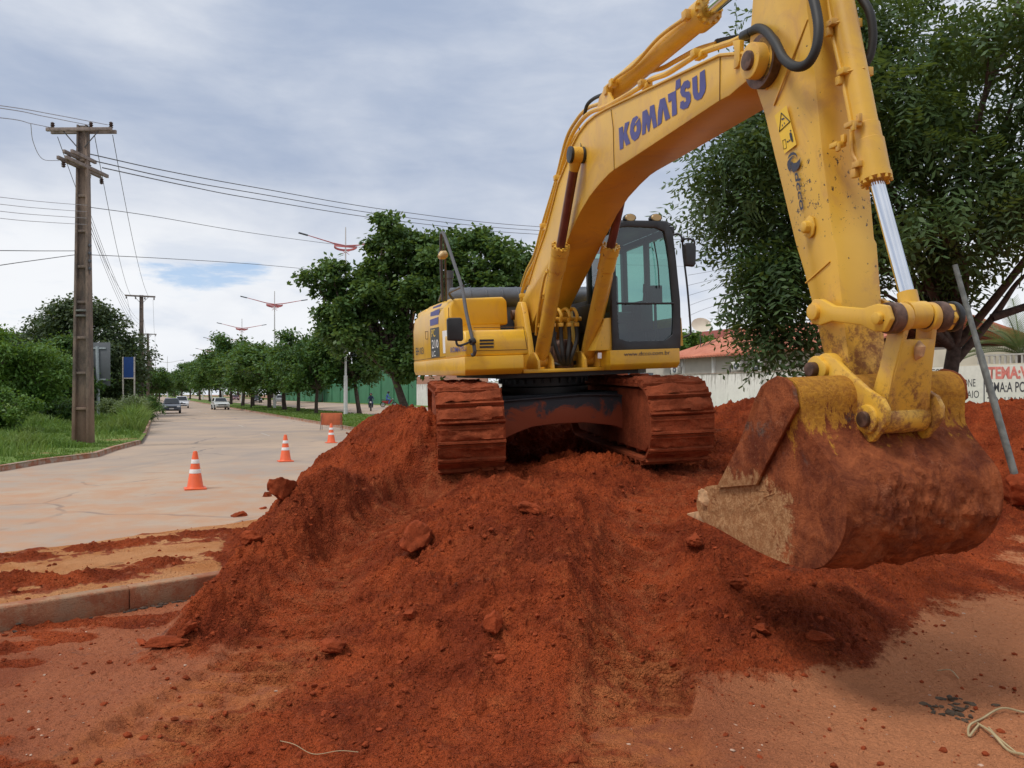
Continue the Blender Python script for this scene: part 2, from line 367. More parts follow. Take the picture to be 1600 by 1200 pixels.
# --- undercarriage, yawed a little against the upper body
UA = R(7.5)
UMAT = Matrix(((math.cos(UA), math.sin(UA), 0), (-math.sin(UA), math.cos(UA), 0), (0, 0, 1)))
def ub(b):                                        # rotate a builder's vertices into the undercarriage's direction
    b.v = [tuple(UMAT @ Vector(v)) for v in b.v]; return b
def belt(side):
    cx = side*1.2; hw = .375; R0 = .44; HL = 1.80; N = 50
    per = 4*HL+2*math.pi*R0
    def pt(s):
        s %= per
        if s < 2*HL: return (-HL+s, 0, 0)                                     # bottom, rear to front
        s -= 2*HL
        if s < math.pi*R0:
            a = s/R0; return (HL+R0*math.sin(a), R0-R0*math.cos(a), a)
        s -= math.pi*R0
        if s < 2*HL: return (HL-s, 2*R0, math.pi)
        s -= 2*HL; a = s/R0
        return (-HL-R0*math.sin(a), R0+R0*math.cos(a), math.pi+a)
    b = MB(); rg = random.Random(3+side)
    L = per/N
    for i in range(N):
        y, z, a = pt((i+.5)*L); tz = rg.uniform(-.012, .012)
        m = Matrix.Rotation(a, 3, 'X')
        # plate, its grouser lip and the mud caked on it (uneven grid)
        b.box((cx, y, z+.02), (2*hw, L*.96, .035), m)
        o = m @ Vector((0, -L*.44, -.03)); b.box((cx, y+o.y, z+.02+o.z), (2*hw, .026, .062), m)
        o = m @ Vector((0, L*.30, -.022)); b.box((cx, y+o.y, z+.02+o.z), (2*hw*.99, .018, .03), m)
        nx, ny = 30, 7; vs = []
        for jy in range(ny+1):
            for jx in range(nx+1):
                u = -hw*.985+2*hw*.985*jx/nx; v = -L*.40+L*.80*jy/ny
                h = .030+.036*mnoise.fractal(Vector((u*4+cx*3, i*.9+v*7, side*7)), .7, 2.1, 5)+tz
                if math.pi*.6 < a < math.pi*1.3: h += .045+.03*mnoise.noise(Vector((u*4, y*3, 2)))
                if jx in (0, nx): h *= .3
                if jy in (0, ny): h *= (.25 if mnoise.noise(Vector((u*3, i*5.1, 9))) < .25 else .9)
                q = m @ Vector((u, v, -h)); vs.append((cx+q.x, y+q.y, z+.02+q.z))
        fs = [(jy*(nx+1)+jx, jy*(nx+1)+jx+1, (jy+1)*(nx+1)+jx+1, (jy+1)*(nx+1)+jx) for jy in range(ny) for jx in range(nx)]
        b.add(vs, fs)
    t = ub(b).build('track', M['mud'], EX, smooth=50)
    f = MB()                                       # side frame, wheels and rollers inside the belt
    f.prismx([(-1.8, .10), (1.75, .10), (2.08, .25), (2.16, .45), (2.05, .70), (1.8, .85), (-1.8, .85), (-2.1, .6), (-2.1, .25)], cx-.31, cx+.31)
    ub(f).build('track_frame', M['mud'], t, bevel=.03)
    for nm, yy in (('idler_wheel', HL), ('drive_sprocket', -HL)):
        w = MB(); w.cyl((cx-.17, yy, R0+.01), (cx+.17, yy, R0+.01), .37, 28); w.cyl((cx-.27, yy, R0+.01), (cx+.27, yy, R0+.01), .13, 16)
        ub(w).build(nm, M['mud'], t)
    for k in range(7):
        w = MB(); yy = -1.35+k*.45; w.cyl((cx-.27, yy, .14), (cx+.27, yy, .14), .085, 14); ub(w).build('track_roller', M['mud'], t)
    return t
belt(1); belt(-1)
def centre_frame():
    b = MB()
    q = [(786, 628), (906, 618), (965, 618), (1004, 629), (1026, 642), (1030, 706), (1003, 694), (987, 676), (961, 665), (912, 660), (868, 662), (831, 667), (808, 676), (789, 685)]
    A = [P(px, py, y=.95) for px, py in q]; B = [Vector((a.x, .72, a.z)) for a in A]
    b.loft(A, B)
    T = [P(px, py, y=.97) for px, py in q[:4]]                                    # top flange
    lo = [Vector((t.x, .99, t.z+.0)) for t in T]; bk = [Vector((t.x, .35, t.z+.0)) for t in T]
    for i in range(3):
        a, c, d, e = lo[i], lo[i+1], bk[i+1], bk[i]
        b.loft([a, c, d, e], [v+Vector((0, 0, .022)) for v in (a, c, d, e)])
    b.prismz([(-.62, -.9), (.62, -.9), (.85, .75), (-.85, .75)], .48, .80)
    for s in (-1, 1): b.bb(s*.55, s*1.08, -1.0, -.45, .35, .76)
    return b.build('centre_frame', M['frame'], EX, bevel=.01)
cf = centre_frame()
b = MB(); b.lathe([(.62, .80), (.62, .88), (.58, .90), (.58, 1.0), (.66, 1.01), (.66, 1.06)], n=48)
for k in range(30):
    a = 2*math.pi*k/30; b.cyl((.61*math.cos(a), .61*math.sin(a), .94), (.61*math.cos(a), .61*math.sin(a), 1.0), .018, 6)
b.build('slewing_ring', M['black'], EX)

# --- upper body
b = MB(); b.prismz([(-.95, 1.1), (.5, 1.1), (.9, .9), (.9, -1.7), (-1.0, -1.7), (-1.2, .8)], 1.03, 1.085); b.build('floor_plate', M['black'], EX)
b = MB(); b.bb(-.72, .62, -1.2, 1.20, 1.085, 1.13); b.build('deck', M['yellow_body'], EX, bevel=.006)
def skirt(outl, z0, z1, name):
    o = [(x, y) for x, y in outl]; b = MB()
    cx = sum(p[0] for p in o)/len(o); cy = sum(p[1] for p in o)/len(o)
    def ring(z, k): return [(cx+(x-cx)*k, cy+(y-cy)*k, z) for x, y in o]
    n = len(o); rs = [ring(z0, .965), ring(z0+.05, .993), ring(z0+.07, 1.0), ring(z1, 1.0)]
    vs = [v for r_ in rs for v in r_]
    fs = [(i*n+k, i*n+(k+1) % n, (i+1)*n+(k+1) % n, (i+1)*n+k) for i in range(3) for k in range(n)]+[tuple(range(n-1, -1, -1)), tuple(3*n+k for k in range(n))]
    b.add(vs, fs); return b.build(name, M['yellow_body'], EX, bevel=.006)
skirt([(1.38, 1.34), (1.38, -3.1), (1.2, -3.32), (.62, -3.32), (.62, .95), (.66, 1.36)], 1.085, 1.31, 'side_skirt')
sk2 = skirt([(-.42, 1.46), (-.42, -1.9), (-1.38, -1.9), (-1.44, -1.7), (-1.44, 1.30), (-1.36, 1.46)], 1.085, 1.33, 'cab_skirt')
text_quad('www.dcco.com.br', [(975, 556.5), (1047, 553.8), (1047, 547.3), (975, 550.5)], 'web_address', M['dark_mark'], sk2, plane=dict(y=1.466), bold=.002)
flat([(934, 551), (940, 551), (940, 560), (934, 560)], 'notice_sticker', M['white_mark'], sk2, y=1.466)
# right side: door panel with its rounded tail, tool box in front, tank above
def side_body():
    prof = [(.02, 2.12), (.10, 2.10), (.12, 2.06)]
    b = MB()
    # side housing: section in y,z swept over x with a chamfered shoulder
    yz = [(.05, 1.31), (.05, 1.98), (-.10, 2.13), (-.5, 2.16), (-2.2, 2.20), (-3.0, 2.16), (-3.26, 1.98), (-3.30, 1.31)]
    A = [(.6, y, z) for y, z in yz]; B = [(1.20, y, z) for y, z in yz]
    C_ = [(1.345, min(y, .0), z-(.13 if z > 1.5 else 0)) for y, z in yz]
    D = [(1.36, min(max(y, -3.12), -.03), z-(.2 if z > 1.5 else 0)) for y, z in yz]
    n = len(yz); vs = A+B+C_+D
    fs = [(i*n+k, i*n+(k+1) % n, (i+1)*n+(k+1) % n, (i+1)*n+k) for i in range(3) for k in range(n)]+[tuple(range(n-1, -1, -1)), tuple(3*n+k for k in range(n))]
    b.add(vs, fs)
    return b.build('side_housing', M['yellow_body'], EX, bevel=.02)
sh = side_body()
b = MB(); b.prismx([(1.325, 1.31), (1.325, 1.50), (1.26, 1.615), (1.22, 1.625), (-.02, 1.625), (-.02, 1.31)], .58, 1.37); tb = b.build('tool_box', M['yellow_body'], EX, bevel=.03, seg=3)
vg = tb
for k in range(3):
    q = [(749.5, 530.5+k*5.2), (771.5, 530+k*5.2), (771.5, 533+k*5.2), (749.5, 533.5+k*5.2)]
    c = [P(px, py, y=1.330) for px, py in q]; b = MB(); b.loft(c, [v-Vector((0, .02, 0)) for v in c]); b.build('vent_slot', M['black'], tb, smooth=0)
b = MB()
for (a_, c_) in (((740, 512), (818, 511)), ((818, 511), (824, 545)), ((740, 548), (824, 546))):
    p, q = P(*a_, y=1.328), P(*c_, y=1.328); b.cyl(p, q, .004, 5)
b.build('panel_seam', M['seam'], tb)
b = MB(); yt = .06
q = [P(703.5, 510, y=yt), P(703.5, 478, y=yt), P(709, 466.5, y=yt), P(786, 463.5, y=yt), P(792, 470, y=yt), P(794, 507, y=yt)]
b.loft(q, [Vector((v.x, -1.2, v.z)) for v in q]); b.build('fuel_tank', M['yellow_body'], EX, bevel=.03, seg=3)
# marks on the side housing (plane x = 1.363)
SX = 1.364
def sf(pts, name, mat, par=sh): return flat([(620+x/6.154, 440+y/6.154) for x, y in pts], name, mat, par, x=SX)
sf([(318, 368), (400, 338), (398, 405), (320, 428)], 'blue_stripe', M['blue_mark']); sf([(324, 296), (415, 258), (404, 318), (322, 334)], 'blue_stripe', M['blue_mark'])
sf([(350, 244), (437, 208), (424, 238), (345, 262)], 'blue_stripe', M['blue_mark'])
pl = sf([(320, 452), (404, 436), (412, 722), (332, 735)], 'model_plate', M['black'])
def sq(q): return [(620+x/6.154, 440+y/6.154) for x, y in q]
text_quad('PC', sq([(333, 535), (372, 528), (364, 455), (333, 462)]), 'model_letters', M['sticker'], pl, plane=dict(x=SX+.003), bold=.005)
text_quad('210', sq([(338, 645), (402, 635), (396, 555), (336, 562)]), 'model_letters', M['white_mark'], pl, plane=dict(x=SX+.003), bold=.008)
text_quad('LC', sq([(340, 722), (374, 717), (370, 665), (339, 670)]), 'model_letters', M['white_mark'], pl, plane=dict(x=SX+.003), bold=.005)
text_quad('EH', sq([(184, 706), (216, 703), (214, 635), (182, 638)]), 'fleet_letters', M['dark_mark'], sh, plane=dict(x=SX), bold=.01)
text_quad('03', sq([(226, 702), (258, 698), (255, 630), (224, 634)]), 'fleet_number', M['dark_mark'], sh, plane=dict(x=SX), bold=.01)
sf([(437, 475), (495, 466), (503, 685), (446, 690)], 'white_sticker', M['white_mark'])
text_quad('KOMATSU', sq([(516, 684), (668, 668), (668, 618), (515, 632)]), 'maker_name', M['blue_mark'], sh, plane=dict(x=1.378), bold=.012)
b = MB()
for L_ in ([(158, 300), (158, 740), (172, 760), (330, 738), (660, 700)], [(160, 300), (180, 285)], [(498, 250), (504, 690)], [(275, 480), (300, 478), (300, 552), (278, 552), (275, 480)]):
    for a_, c_ in zip(L_, L_[1:]): b.cyl(P(620+a_[0]/6.154, 440+a_[1]/6.154, x=1.361), P(620+c_[0]/6.154, 440+c_[1]/6.154, x=1.361), .005, 5)
b.build('door_seam', M['seam'], sh)
# counterweight and engine hood
b = MB(); ow = [(1.30, -2.1), (1.30, -3.0), (1.1, -3.2), (.5, -3.3), (-.5, -3.2), (-1.05, -2.8), (-1.36, -2.4), (-1.36, -2.1)]
b.prismz(ow, 1.2, 2.16); b.build('counterweight', M['yellow_body'], EX, bevel=.05, seg=3)
b = MB(); b.bb(-1.3, .6, -2.05, -.72, 1.1, 2.12); b.build('engine_hood', M['grey'], EX, bevel=.05)
b = MB()
cs = [(-.80+.20*math.cos(a), 2.20+.155*math.sin(a)) for a in [math.pi*2*k/20 for k in range(20)]]
b.prismx(cs, -.45, 1.12)
for k in range(4): b.prismx([(-.80+(y+.80)*1.04, 2.20+(z-2.20)*1.05) for y, z in cs], .12+k*.24, .15+k*.24)
b.build('hood_cover', M['grey'], EX, bevel=.01)
b = MB(); b.lathe([(.055, 0), (.055, .5), (.07, .5), (.07, .62)], (.95, -1.75, 2.1), 14); b.build('exhaust_pipe', M['steel'], EX)
# handrail, mirror and lamp on the right
b = MB()
hr = [P(737, 555, y=1.40), P(741, 553, y=1.42), P(740.5, 540, y=1.42), P(729, 490, y=1.2), P(722, 450, y=.95), P(709, 410, y=.6), P(696, 372, y=.3), P(691.5, 363, y=.2)]
b.tube(spline(hr, 6), .022, 10)
b.tube(spline([hr[-1], P(689, 372, y=.1), P(690, 430, y=-.1), P(692, 470, y=-.2)], 5), .022, 10)
b.tube(spline([P(724, 447, y=.95), P(712, 452, y=.5), P(702, 458, y=0), P(708, 467, y=-.1), P(716, 468, y=-.1)], 5), .018, 8)
b.tube([P(695, 372, y=.3), P(697, 470, y=-.3)], .016, 8)
b.tube([P(692, 455, y=-.6), P(686, 470, y=-1.4)], .018, 8)
rail = b.build('handrail', M['steel'], EX)
b = MB(); b.tube(spline([P(739, 532, y=1.42), P(728, 537, y=1.46), P(717, 540, y=1.5), P(713, 534, y=1.5), P(712, 512, y=1.5)], 5), .014, 8)
b.cyl(P(735, 534.5, y=1.44), P(741, 532, y=1.42), .04, 12)
mb = b.build('mirror_bracket', M['black'], EX)
def mirror(q, y, par, name='mirror'):
    c = [P(px, py, y=y) for px, py in q]; b = MB(); b.loft(c, [v-Vector((0, .055, 0)) for v in c]); return b.build(name, M['black'], par, bevel=.02, seg=3)
mirror([(699.5, 532), (722, 533), (724.5, 530), (723, 499), (720, 496), (700, 496.5), (698.5, 500)], 1.53, mb)
b = MB(); c = P(691, 399, y=.3); b.tube([c+Vector((-.05, .0, .02)), c+Vector((0, .02, 0)), c+Vector((.05, .04, -.03))], [.045, .06, .03], 12); b.build('work_lamp', M['brass'], rail)
b = MB(); b.bb(c.x-.03, c.x+.04, c.y-.07, c.y-.01, c.z-.02, c.z+.06); b.build('lamp_housing', M['black'], rail)

# --- cab (x from -1.40 to -.45, y from -.3 to 1.40)
CF = 1.40
def cabring(x0, x1, y0, y1, z): return [(x0, y0, z), (x1, y0, z), (x1, y1, z), (x0, y1, z)]
fo = [(958, 556), (956, 480), (953, 400), (960, 352), (968, 345), (1040, 345), (1050, 352), (1056, 400), (1063, 470), (1065, 541), (1063, 547)]
fi = [(968, 534), (964, 480), (962, 400), (963, 360), (968, 353), (1033, 356), (1040, 363), (1047, 410), (1053, 480), (1053, 521), (1046, 531), (1038, 532)]
cabf = MB()
def ringframe(o, i, y, dep, bb_):
    # frame plate between the outer and inner outline, as a strip matched by nearest angle
    n = 40; cx = sum(p[0] for p in i)/len(i); cy = sum(p[1] for p in i)/len(i)
    def ray(poly, a):
        dx, dy = math.cos(a), math.sin(a); best = None
        for k in range(len(poly)):
            x1, y1 = poly[k]; x2, y2 = poly[(k+1) % len(poly)]; ex, ey = x2-x1, y2-y1; det = dx*(-ey)+dy*ex
            if abs(det) < 1e-9: continue
            t = ((x1-cx)*(-ey)+(y1-cy)*ex)/det; u = (dx*(y1-cy)-dy*(x1-cx))/det
            if t > 0 and -1e-6 <= u <= 1+1e-6 and (best is None or t > best): best = t
        return (cx+dx*best, cy+dy*best)
    O = [P(*ray(o, 2*math.pi*k/n), y=y) for k in range(n)]; I = [P(*ray(i, 2*math.pi*k/n), y=y) for k in range(n)]
    D = Vector((0, -dep, 0)); vs = O+I+[v+D for v in O]+[v+D for v in I]
    fs = []
    for k in range(n):
        j = (k+1) % n; fs += [(k, j, n+j, n+k), (2*n+k, 2*n+j, 3*n+j, 3*n+k), (k, j, 2*n+j, 2*n+k), (n+k, n+j, 3*n+j, 3*n+k)]
    bb_.add(vs, fs); return O, I
O, I = ringframe(fo, fi, CF, .07, cabf)
p0, p1 = P(962, 421, y=CF-.01), P(1053, 421, y=CF-.01)
p0, p1 = P(964, 474, y=CF-.01), P(1053, 474, y=CF-.01); cabf.cyl(p0, p1, .014, 8)
xl = P(958, 500, y=CF).x; xr = P(1062, 500, y=CF).x      # right side (near the boom) and left side of the cab
zt = P(1000, 345, y=CF).z; zb = P(1000, 549, y=CF).z
# roof
RF = MB()
RF.loft([(xl-.03, CF-.03, zt-.05), (xr+.03, CF-.03, zt-.05), (xr+.03, -.25, zt-.05), (xl-.03, -.25, zt-.05)], [(xl-.07, CF-.12, zt+.035), (xr+.07, CF-.12, zt+.035), (xr+.07, -.2, zt+.035), (xl-.07, -.2, zt+.035)])
# pillars: rear ones, side rails; lower body panels
for x in (xl, xr):
    s = -1 if x == xl else 1
    cabf.bb(x, x+s*.07, -.28, -.18, zb, zt-.05)
    cabf.bb(x, x+s*.06, .50, .58, zb, zt-.05)
    cabf.bb(x, x+s*.06, -.18, CF-.07, zt-.14, zt-.05)
    cabf.bb(x, x+s*.06, -.18, .50, zb, zb+.72)
cabf.bb(xl, xl-.05, .58, CF-.07, zb, zb+.28); cabf.bb(xr, xr+.05, .58, CF-.07, zb, zb+.30)
cabf.bb(xl-.07, xr+.07, -.28, -.20, zb, zb+.60); cabf.bb(xl-.07, xr+.07, -.28, -.20, zt-.16, zt-.05)
cabf.bb(xl-.02, xr+.02, -.2, CF-.08, zb, zb+.06)
cab = cabf.build('cab', M['black'], EX, bevel=.008)
RF.build('cab_roof', M['black'], cab, bevel=.03)
gl = MB(); gl.add([P(p[0], p[1], y=CF-.03) for p in fi], [tuple(range(len(fi)))]); gl.build('windscreen', M['glass'], cab, smooth=0)
for x in (xl-.03, xr+.03):
    g = MB(); g.add([(x, .58, zb+.3), (x, CF-.07, zb+.3), (x, CF-.07, zt-.14), (x, .58, zt-.14)], [(0, 1, 2, 3)]); g.add([(x, -.18, zb+.72), (x, .5, zb+.72), (x, .5, zt-.14), (x, -.18, zt-.14)], [(0, 1, 2, 3)]); g.build('side_window', M['glass'], cab, smooth=0)
g = MB(); g.add([(xl-.07, -.24, zb+.6), (xr+.07, -.24, zb+.6), (xr+.07, -.24, zt-.16), (xl-.07, -.24, zt-.16)], [(0, 1, 2, 3)]); g.build('rear_window', M['glass'], cab, smooth=0)
b = MB(); sc = (xl+xr)/2+.03
b.bb(sc-.25, sc+.25, .05, .55, zb+.42, zb+.56); b.bb(sc-.24, sc+.24, -.1, .06, zb+.5, zb+1.12); b.bb(sc-.15, sc+.15, -.08, .03, zb+1.12, zb+1.36)
b.bb(sc-.2, sc+.2, .05, .5, zb+.06, zb+.42); b.build('seat', M['black'], cab, bevel=.04)
for s in (-1, 1):
    b = MB(); b.bb(sc+s*.36-.09, sc+s*.36+.09, .1, .7, zb+.3, zb+.66); b.tube([(sc+s*.36, .6, zb+.66), (sc+s*.36, .66, zb+.84)], .018, 8)
    b.tube([(sc+s*.36, .66, zb+.80), (sc+s*.36, .68, zb+.92)], .032, 10); b.build('control_lever', M['black'], cab, bevel=.015)
b = MB(); b.bb(xr+.10, xr+.26, 1.0, 1.14, zb+.62, zb+.85); b.cyl((xr+.18, 1.08, zb+.1), (xr+.18, 1.08, zb+.62), .02, 8); b.build('monitor', M['black'], cab, bevel=.02)
b = MB(); b.tube(spline([P(1022, 378, y=CF+.01), P(1028, 415, y=CF+.015), P(1030, 450, y=CF+.01)], 4), .008, 6); b.build('wiper', M['black'], cab)
for px in (983, 1023.5):
    b = MB(); c = P(px, 341, y=CF-.12); b.tube([c+Vector((0, -.07, 0)), c, c+Vector((0, .04, 0))], [.05, .068, .064], 14)
    b.v = [(c.x+(v[0]-c.x)*1.25, v[1], c.z+(v[2]-c.z)*.78) for v in b.v]
    lb = b.build('work_lamp', M['black'], cab)
    d = MB(); d.tube([c+Vector((0, .035, 0)), c+Vector((0, .05, 0))], [.062, .05], 14); d.v = [(c.x+(v[0]-c.x)*1.25, v[1], c.z+(v[2]-c.z)*.78) for v in d.v]; d.build('lamp_lens', M['brass'], lb)
# yellow corner pieces beside the cab
b = MB(); q = [P(929, 548, y=1.36), P(942, 505, y=1.36), P(945, 497, y=1.36), P(957, 496, y=1.36), P(963, 542, y=1.36), P(963, 547, y=1.36)]
b.loft(q, [v-Vector((0, .25, 0)) for v in q]); b.build('corner_panel', M['yellow_worn'], EX, bevel=.01)
b = MB(); q = [P(1062, 540, y=1.33), P(1062, 495, y=1.33), P(1064.5, 497, y=1.33), P(1067.5, 540, y=1.33)]
b.loft(q, [v-Vector((0, 1.2, 0)) for v in q]); b.build('door_edge', M['yellow_body'], EX)
b = MB(); b.tube(spline([P(1052, 367, y=1.35), P(1060, 366, y=1.4), P(1065.5, 373, y=1.42), P(1068, 400, y=1.42), P(1074, 450, y=1.42), P(1079, 512, y=1.42), P(1078, 522, y=1.42), P(1068, 527, y=1.4)], 6), .013, 8)
b.tube(spline([P(1066, 375, y=1.42), P(1074, 373, y=1.45), P(1084, 376, y=1.47), P(1085, 384, y=1.47)], 5), .013, 8); b.cyl(P(1064.5, 374, y=1.42), P(1068.5, 375, y=1.43), .035, 10)
mb = b.build('mirror_bracket', M['black'], EX)
mirror([(1071, 415), (1085, 417), (1088, 412), (1088.5, 384), (1084, 379), (1072, 379), (1069.5, 383)], 1.48, mb)

# --- boom
BW = .225
low_b = [(1172, 122), (1149, 141), (1140, 149), (1123, 158), (985.5, 248.6), (960, 265), (951, 272), (937, 287), (921, 307), (905, 334), (889, 370), (857.5, 443), (845, 471), (835, 497), (826, 520)]
top_b = [(803, 505), (800, 492), (806, 484), (816, 470), (826, 443), (838.5, 402), (854, 357), (873, 284), (886, 252), (893, 229), (905, 206), (918, 189), (931, 178), (947, 168.5), (1125, 83.5), (1153, 81), (1175, 79.5)]
tipc = P(1186, 96, x=BW); 
prof = YZ(low_b+top_b, BW)
ctr = (tipc.y, tipc.z); rt = .155
arc = [(ctr[0]+rt*math.cos(a), ctr[1]+rt*math.sin(a)) for a in [R(80-k*16) for k in range(11)]]
prof = YZ(low_b[::-1], BW)+arc[::-1]+YZ(top_b[::-1], BW)
b = MB(); b.prismx(prof, -BW, BW); boom = b.build('boom', M['yellow'], EX, bevel=.008)
bx = BW+.003
b = MB()
def seam(L_, x=bx, r=.0035, bld=None):
    for a_, c_ in zip(L_, L_[1:]): (bld or b).cyl(P(a_[0], a_[1], x=x), P(c_[0], c_[1], x=x), r, 5)
seam([(954.6, 171), (958, 200), (959.5, 265)]); b.build('weld_seam', M['seam'], boom); b = MB(); seam([(1125, 85), (1124.5, 157)])
b.build('weld_seam', M['seam'], boom)
b = MB()                                              # edge flanges standing proud along top and bottom plates
tp = YZ(top_b[4:], BW)
for s in (-1, 1):
    for (y0, z0), (y1, z1) in zip(tp, tp[1:]): b.cyl((s*(BW+.004), y0, z0-.012), (s*(BW+.004), y1, z1-.012), .012, 6)
b.build('edge_weld', M['yellow'], boom)
# KOMATSU lettering traced letter by letter
KL = dict(
 K=[(275, 828), (322, 803), (328, 905), (347, 768), (400, 745), (366, 872), (411, 1003), (361, 1031), (331, 948), (327, 1062), (287, 1082)],
 M_=[(552, 635), (603, 605), (634, 690), (640, 572), (690, 547), (724, 805), (680, 830), (655, 690), (632, 862), (618, 868), (595, 760), (588, 888), (548, 908)],
 A=[(730, 803), (733, 640), (757, 492), (815, 465), (878, 705), (820, 740), (793, 590), (776, 765)],
 T=[(850, 430), (938, 388), (945, 270), (997, 240), (1000, 342), (944, 382), (957, 660), (900, 690), (895, 500), (857, 525)],
 S_=[(1110, 345), (1110, 285), (1085, 262), (1040, 280), (1000, 350), (995, 410), (1015, 455), (1060, 470), (1065, 510), (1040, 525), (1035, 500), (998, 520), (992, 590), (1030, 608), (1085, 585), (1118, 510), (1118, 430), (1100, 395), (1050, 400), (1050, 370), (1068, 345), (1075, 365)],
 U=[(1135, 240), (1192, 205), (1198, 390), (1210, 420), (1222, 400), (1225, 175), (1283, 135), (1297, 330), (1285, 400), (1245, 475), (1195, 500), (1160, 480), (1142, 420)])
def fl2(pts): return [P(930+x/7.5, 90+y/7.5, x=BW+.004) for x, y in pts]
b = MB()
for k, pts in KL.items(): v = fl2(pts); b.add(v, [tuple(range(len(v)))])
oo = [(485, 680), (520, 715), (538, 790), (530, 870), (505, 940), (460, 978), (425, 950), (405, 880), (412, 790), (438, 712)]
oi = [(475, 785), (482, 800), (487, 825), (484, 848), (477, 868), (466, 874), (456, 866), (451, 845), (452, 822), (460, 798)]
vo, vi = fl2(oo), fl2(oi); b.add(vo+vi, [(k, (k+1) % 10, 10+(k+1) % 10, 10+k) for k in range(10)])
b.build('maker_name', M['blue_mark'], boom, smooth=0)
flat([(930+x/7.5, 90+y/7.5) for x, y in [(468, 765), (512, 698), (518, 702), (474, 770)]], 'letter_slit', M['yellow'], boom, x=BW+.006)
# boom pin bosses and clips
b = MB(); b.cyl((-BW-.075, ctr[0], ctr[1]), (BW+.075, ctr[0], ctr[1]), .115, 28); b.build('arm_pivot_boss', M['yellow_worn'], boom, bevel=.01)
b = MB(); b.cyl((-BW-.10, ctr[0], ctr[1]), (BW+.10, ctr[0], ctr[1]), .062, 20); b.build('arm_pivot_pin', M['pin'], boom, bevel=.006)
q = [(1144, 64), (1156, 62), (1155, 95), (1152, 104), (1146, 108), (1147, 80)]
b = MB(); A = [P(px, py, x=BW+.02) for px, py in q]; b.loft(A, [v+Vector((-.035, 0, 0)) for v in A]); b.build('pipe_bracket', M['yellow_worn'], boom, bevel=.004)
fp = P(808, 492, x=.3)
for s in (-1, 1):                                     # foot brackets on the deck
    x0, x1 = s*(BW+.05), s*(BW+.13)
    b = MB(); b.prismx([(-.35, 1.13), (.62, 1.13), (.50, 1.5), (.33, fp.z+.0), (.24, fp.z+.14), (.10, fp.z+.16), (-.06, fp.z+.06)], x0, x1)
    br = b.build('boom_bracket', M['yellow_worn'], EX, bevel=.012)
    b = MB(); b.cyl((x0, fp.y, fp.z), (x1+s*.03, fp.y, fp.z), .07, 20); b.build('foot_pin', M['pin'], br, bevel=.006)
    b = MB(); b.prismx([(.62, 1.13), (1.16, 1.13), (1.14, 1.24), (1.0, 1.34), (.84, 1.34), (.66, 1.24)], s*.20, s*.235); b.prismx([(.62, 1.13), (1.16, 1.13), (1.14, 1.24), (1.0, 1.34), (.84, 1.34), (.66, 1.24)], s*.385, s*.42); b.build('cylinder_bracket', M['yellow_worn'], EX, bevel=.008)
# --- boom cylinders
fc = P(845, 563, x=.31); tpn = P(900, 242, x=BW+.09)
FOOT = Vector((0, fc.y, fc.z)); TOP = Vector((0, tpn.y, tpn.z))
for s in (-1, 1):
    a = Vector((s*.31, FOOT.y, FOOT.z)); t = Vector((s*.31, TOP.y, TOP.z)); d = (t-a); Lc = d.length; d /= Lc
    k = .595
    b = MB(); b.tube([a+d*.02, a+d*.10, a+d*.12, a+d*(Lc*k-.30), a+d*(Lc*k-.29), a+d*(Lc*k-.10), a+d*(Lc*k-.09), a+d*Lc*k], [.07, .085, .092, .092, .104, .104, .112, .112], 24)
    b.cyl(a+Vector((-.07, 0, 0)), a+Vector((.07, 0, 0)), .085, 20)
    pz = Vector((s*.105, -.03, .03))
    b.tube(spline([a+d*.35+pz, a+d*.6+pz*1.15, a+d*(Lc*k-.5)+pz*1.15, a+d*(Lc*k-.35)+pz], 5), .016, 8)
    for q_ in (.5, .9, 1.25): b.box(tuple(a+d*q_+pz*.8), (.05, .05, .05))
    cyl = b.build('boom_cylinder', M['yellow_worn'], EX, bevel=.0)
    b = MB()
    for i in range(12):
        aa = 2*math.pi*i/12; u = Vector((1, 0, 0)); w = d.cross(u); o = (u*math.cos(aa)+w*math.sin(aa))*.098; b.cyl(a+d*(Lc*k-.01)+o, a+d*(Lc*k+.025)+o, .014, 6)
    b.build('head_bolts', M['yellow_worn'], cyl)
    b = MB(); b.cyl(a+d*(Lc*k), t-d*.05, .052, 20); b.build('piston_rod', M['rod'], cyl)
    b = MB(); b.tube([t-d*.17, t-d*.05], [.055, .07], 16); b.cyl(t+Vector((-.05, 0, 0)), t+Vector((.05, 0, 0)), .085, 20); b.build('rod_eye', M['yellow_worn'], cyl)
    b = MB(); b.cyl(t+Vector((s*.05, 0, 0)), t+Vector((s*.085, 0, 0)), .088, 20); b.cyl(t-Vector((s*.05, 0, 0)), t-Vector((s*.085, 0, 0)), .088, 20); b.build('pin_cap', M['black'], cyl, bevel=.008)
# --- arm cylinder on top of the boom
c0 = P(950, 150, x=0); c1 = P(1107, 16, x=0); dd = (c1-c0).normalized(); rr = .115
b = MB(); b.tube([c0-dd*.02, c0+dd*.12, c0+dd*.14, c1-dd*.16, c1-dd*.155, c1], [.07, .10, .098, .098, .12, .12], 26)
ac = b.build('arm_cylinder', M['yellow'], EX)
b = MB(); b.cyl(c1, c1+dd*1.35, .058, 22); b.build('piston_rod', M['chrome'], ac)
b = MB()
for i in range(12):
    aa = 2*math.pi*i/12; u = Vector((1, 0, 0)); w = dd.cross(u); o = (u*math.cos(aa)+w*math.sin(aa))*.1; b.cyl(c1-dd*.01+o, c1+dd*.028+o, .015, 6)
b.build('head_bolts', M['yellow_worn'], ac)
b = MB(); b.tube(spline([P(945, 138, x=.14), P(958, 127, x=.14), P(963, 121, x=.14), P(985, 106, x=.14), P(997, 95, x=.14), P(1030, 58, x=.14), P(1072, 27, x=.13), P(1080, 20, x=.10)], 5), .017, 8)
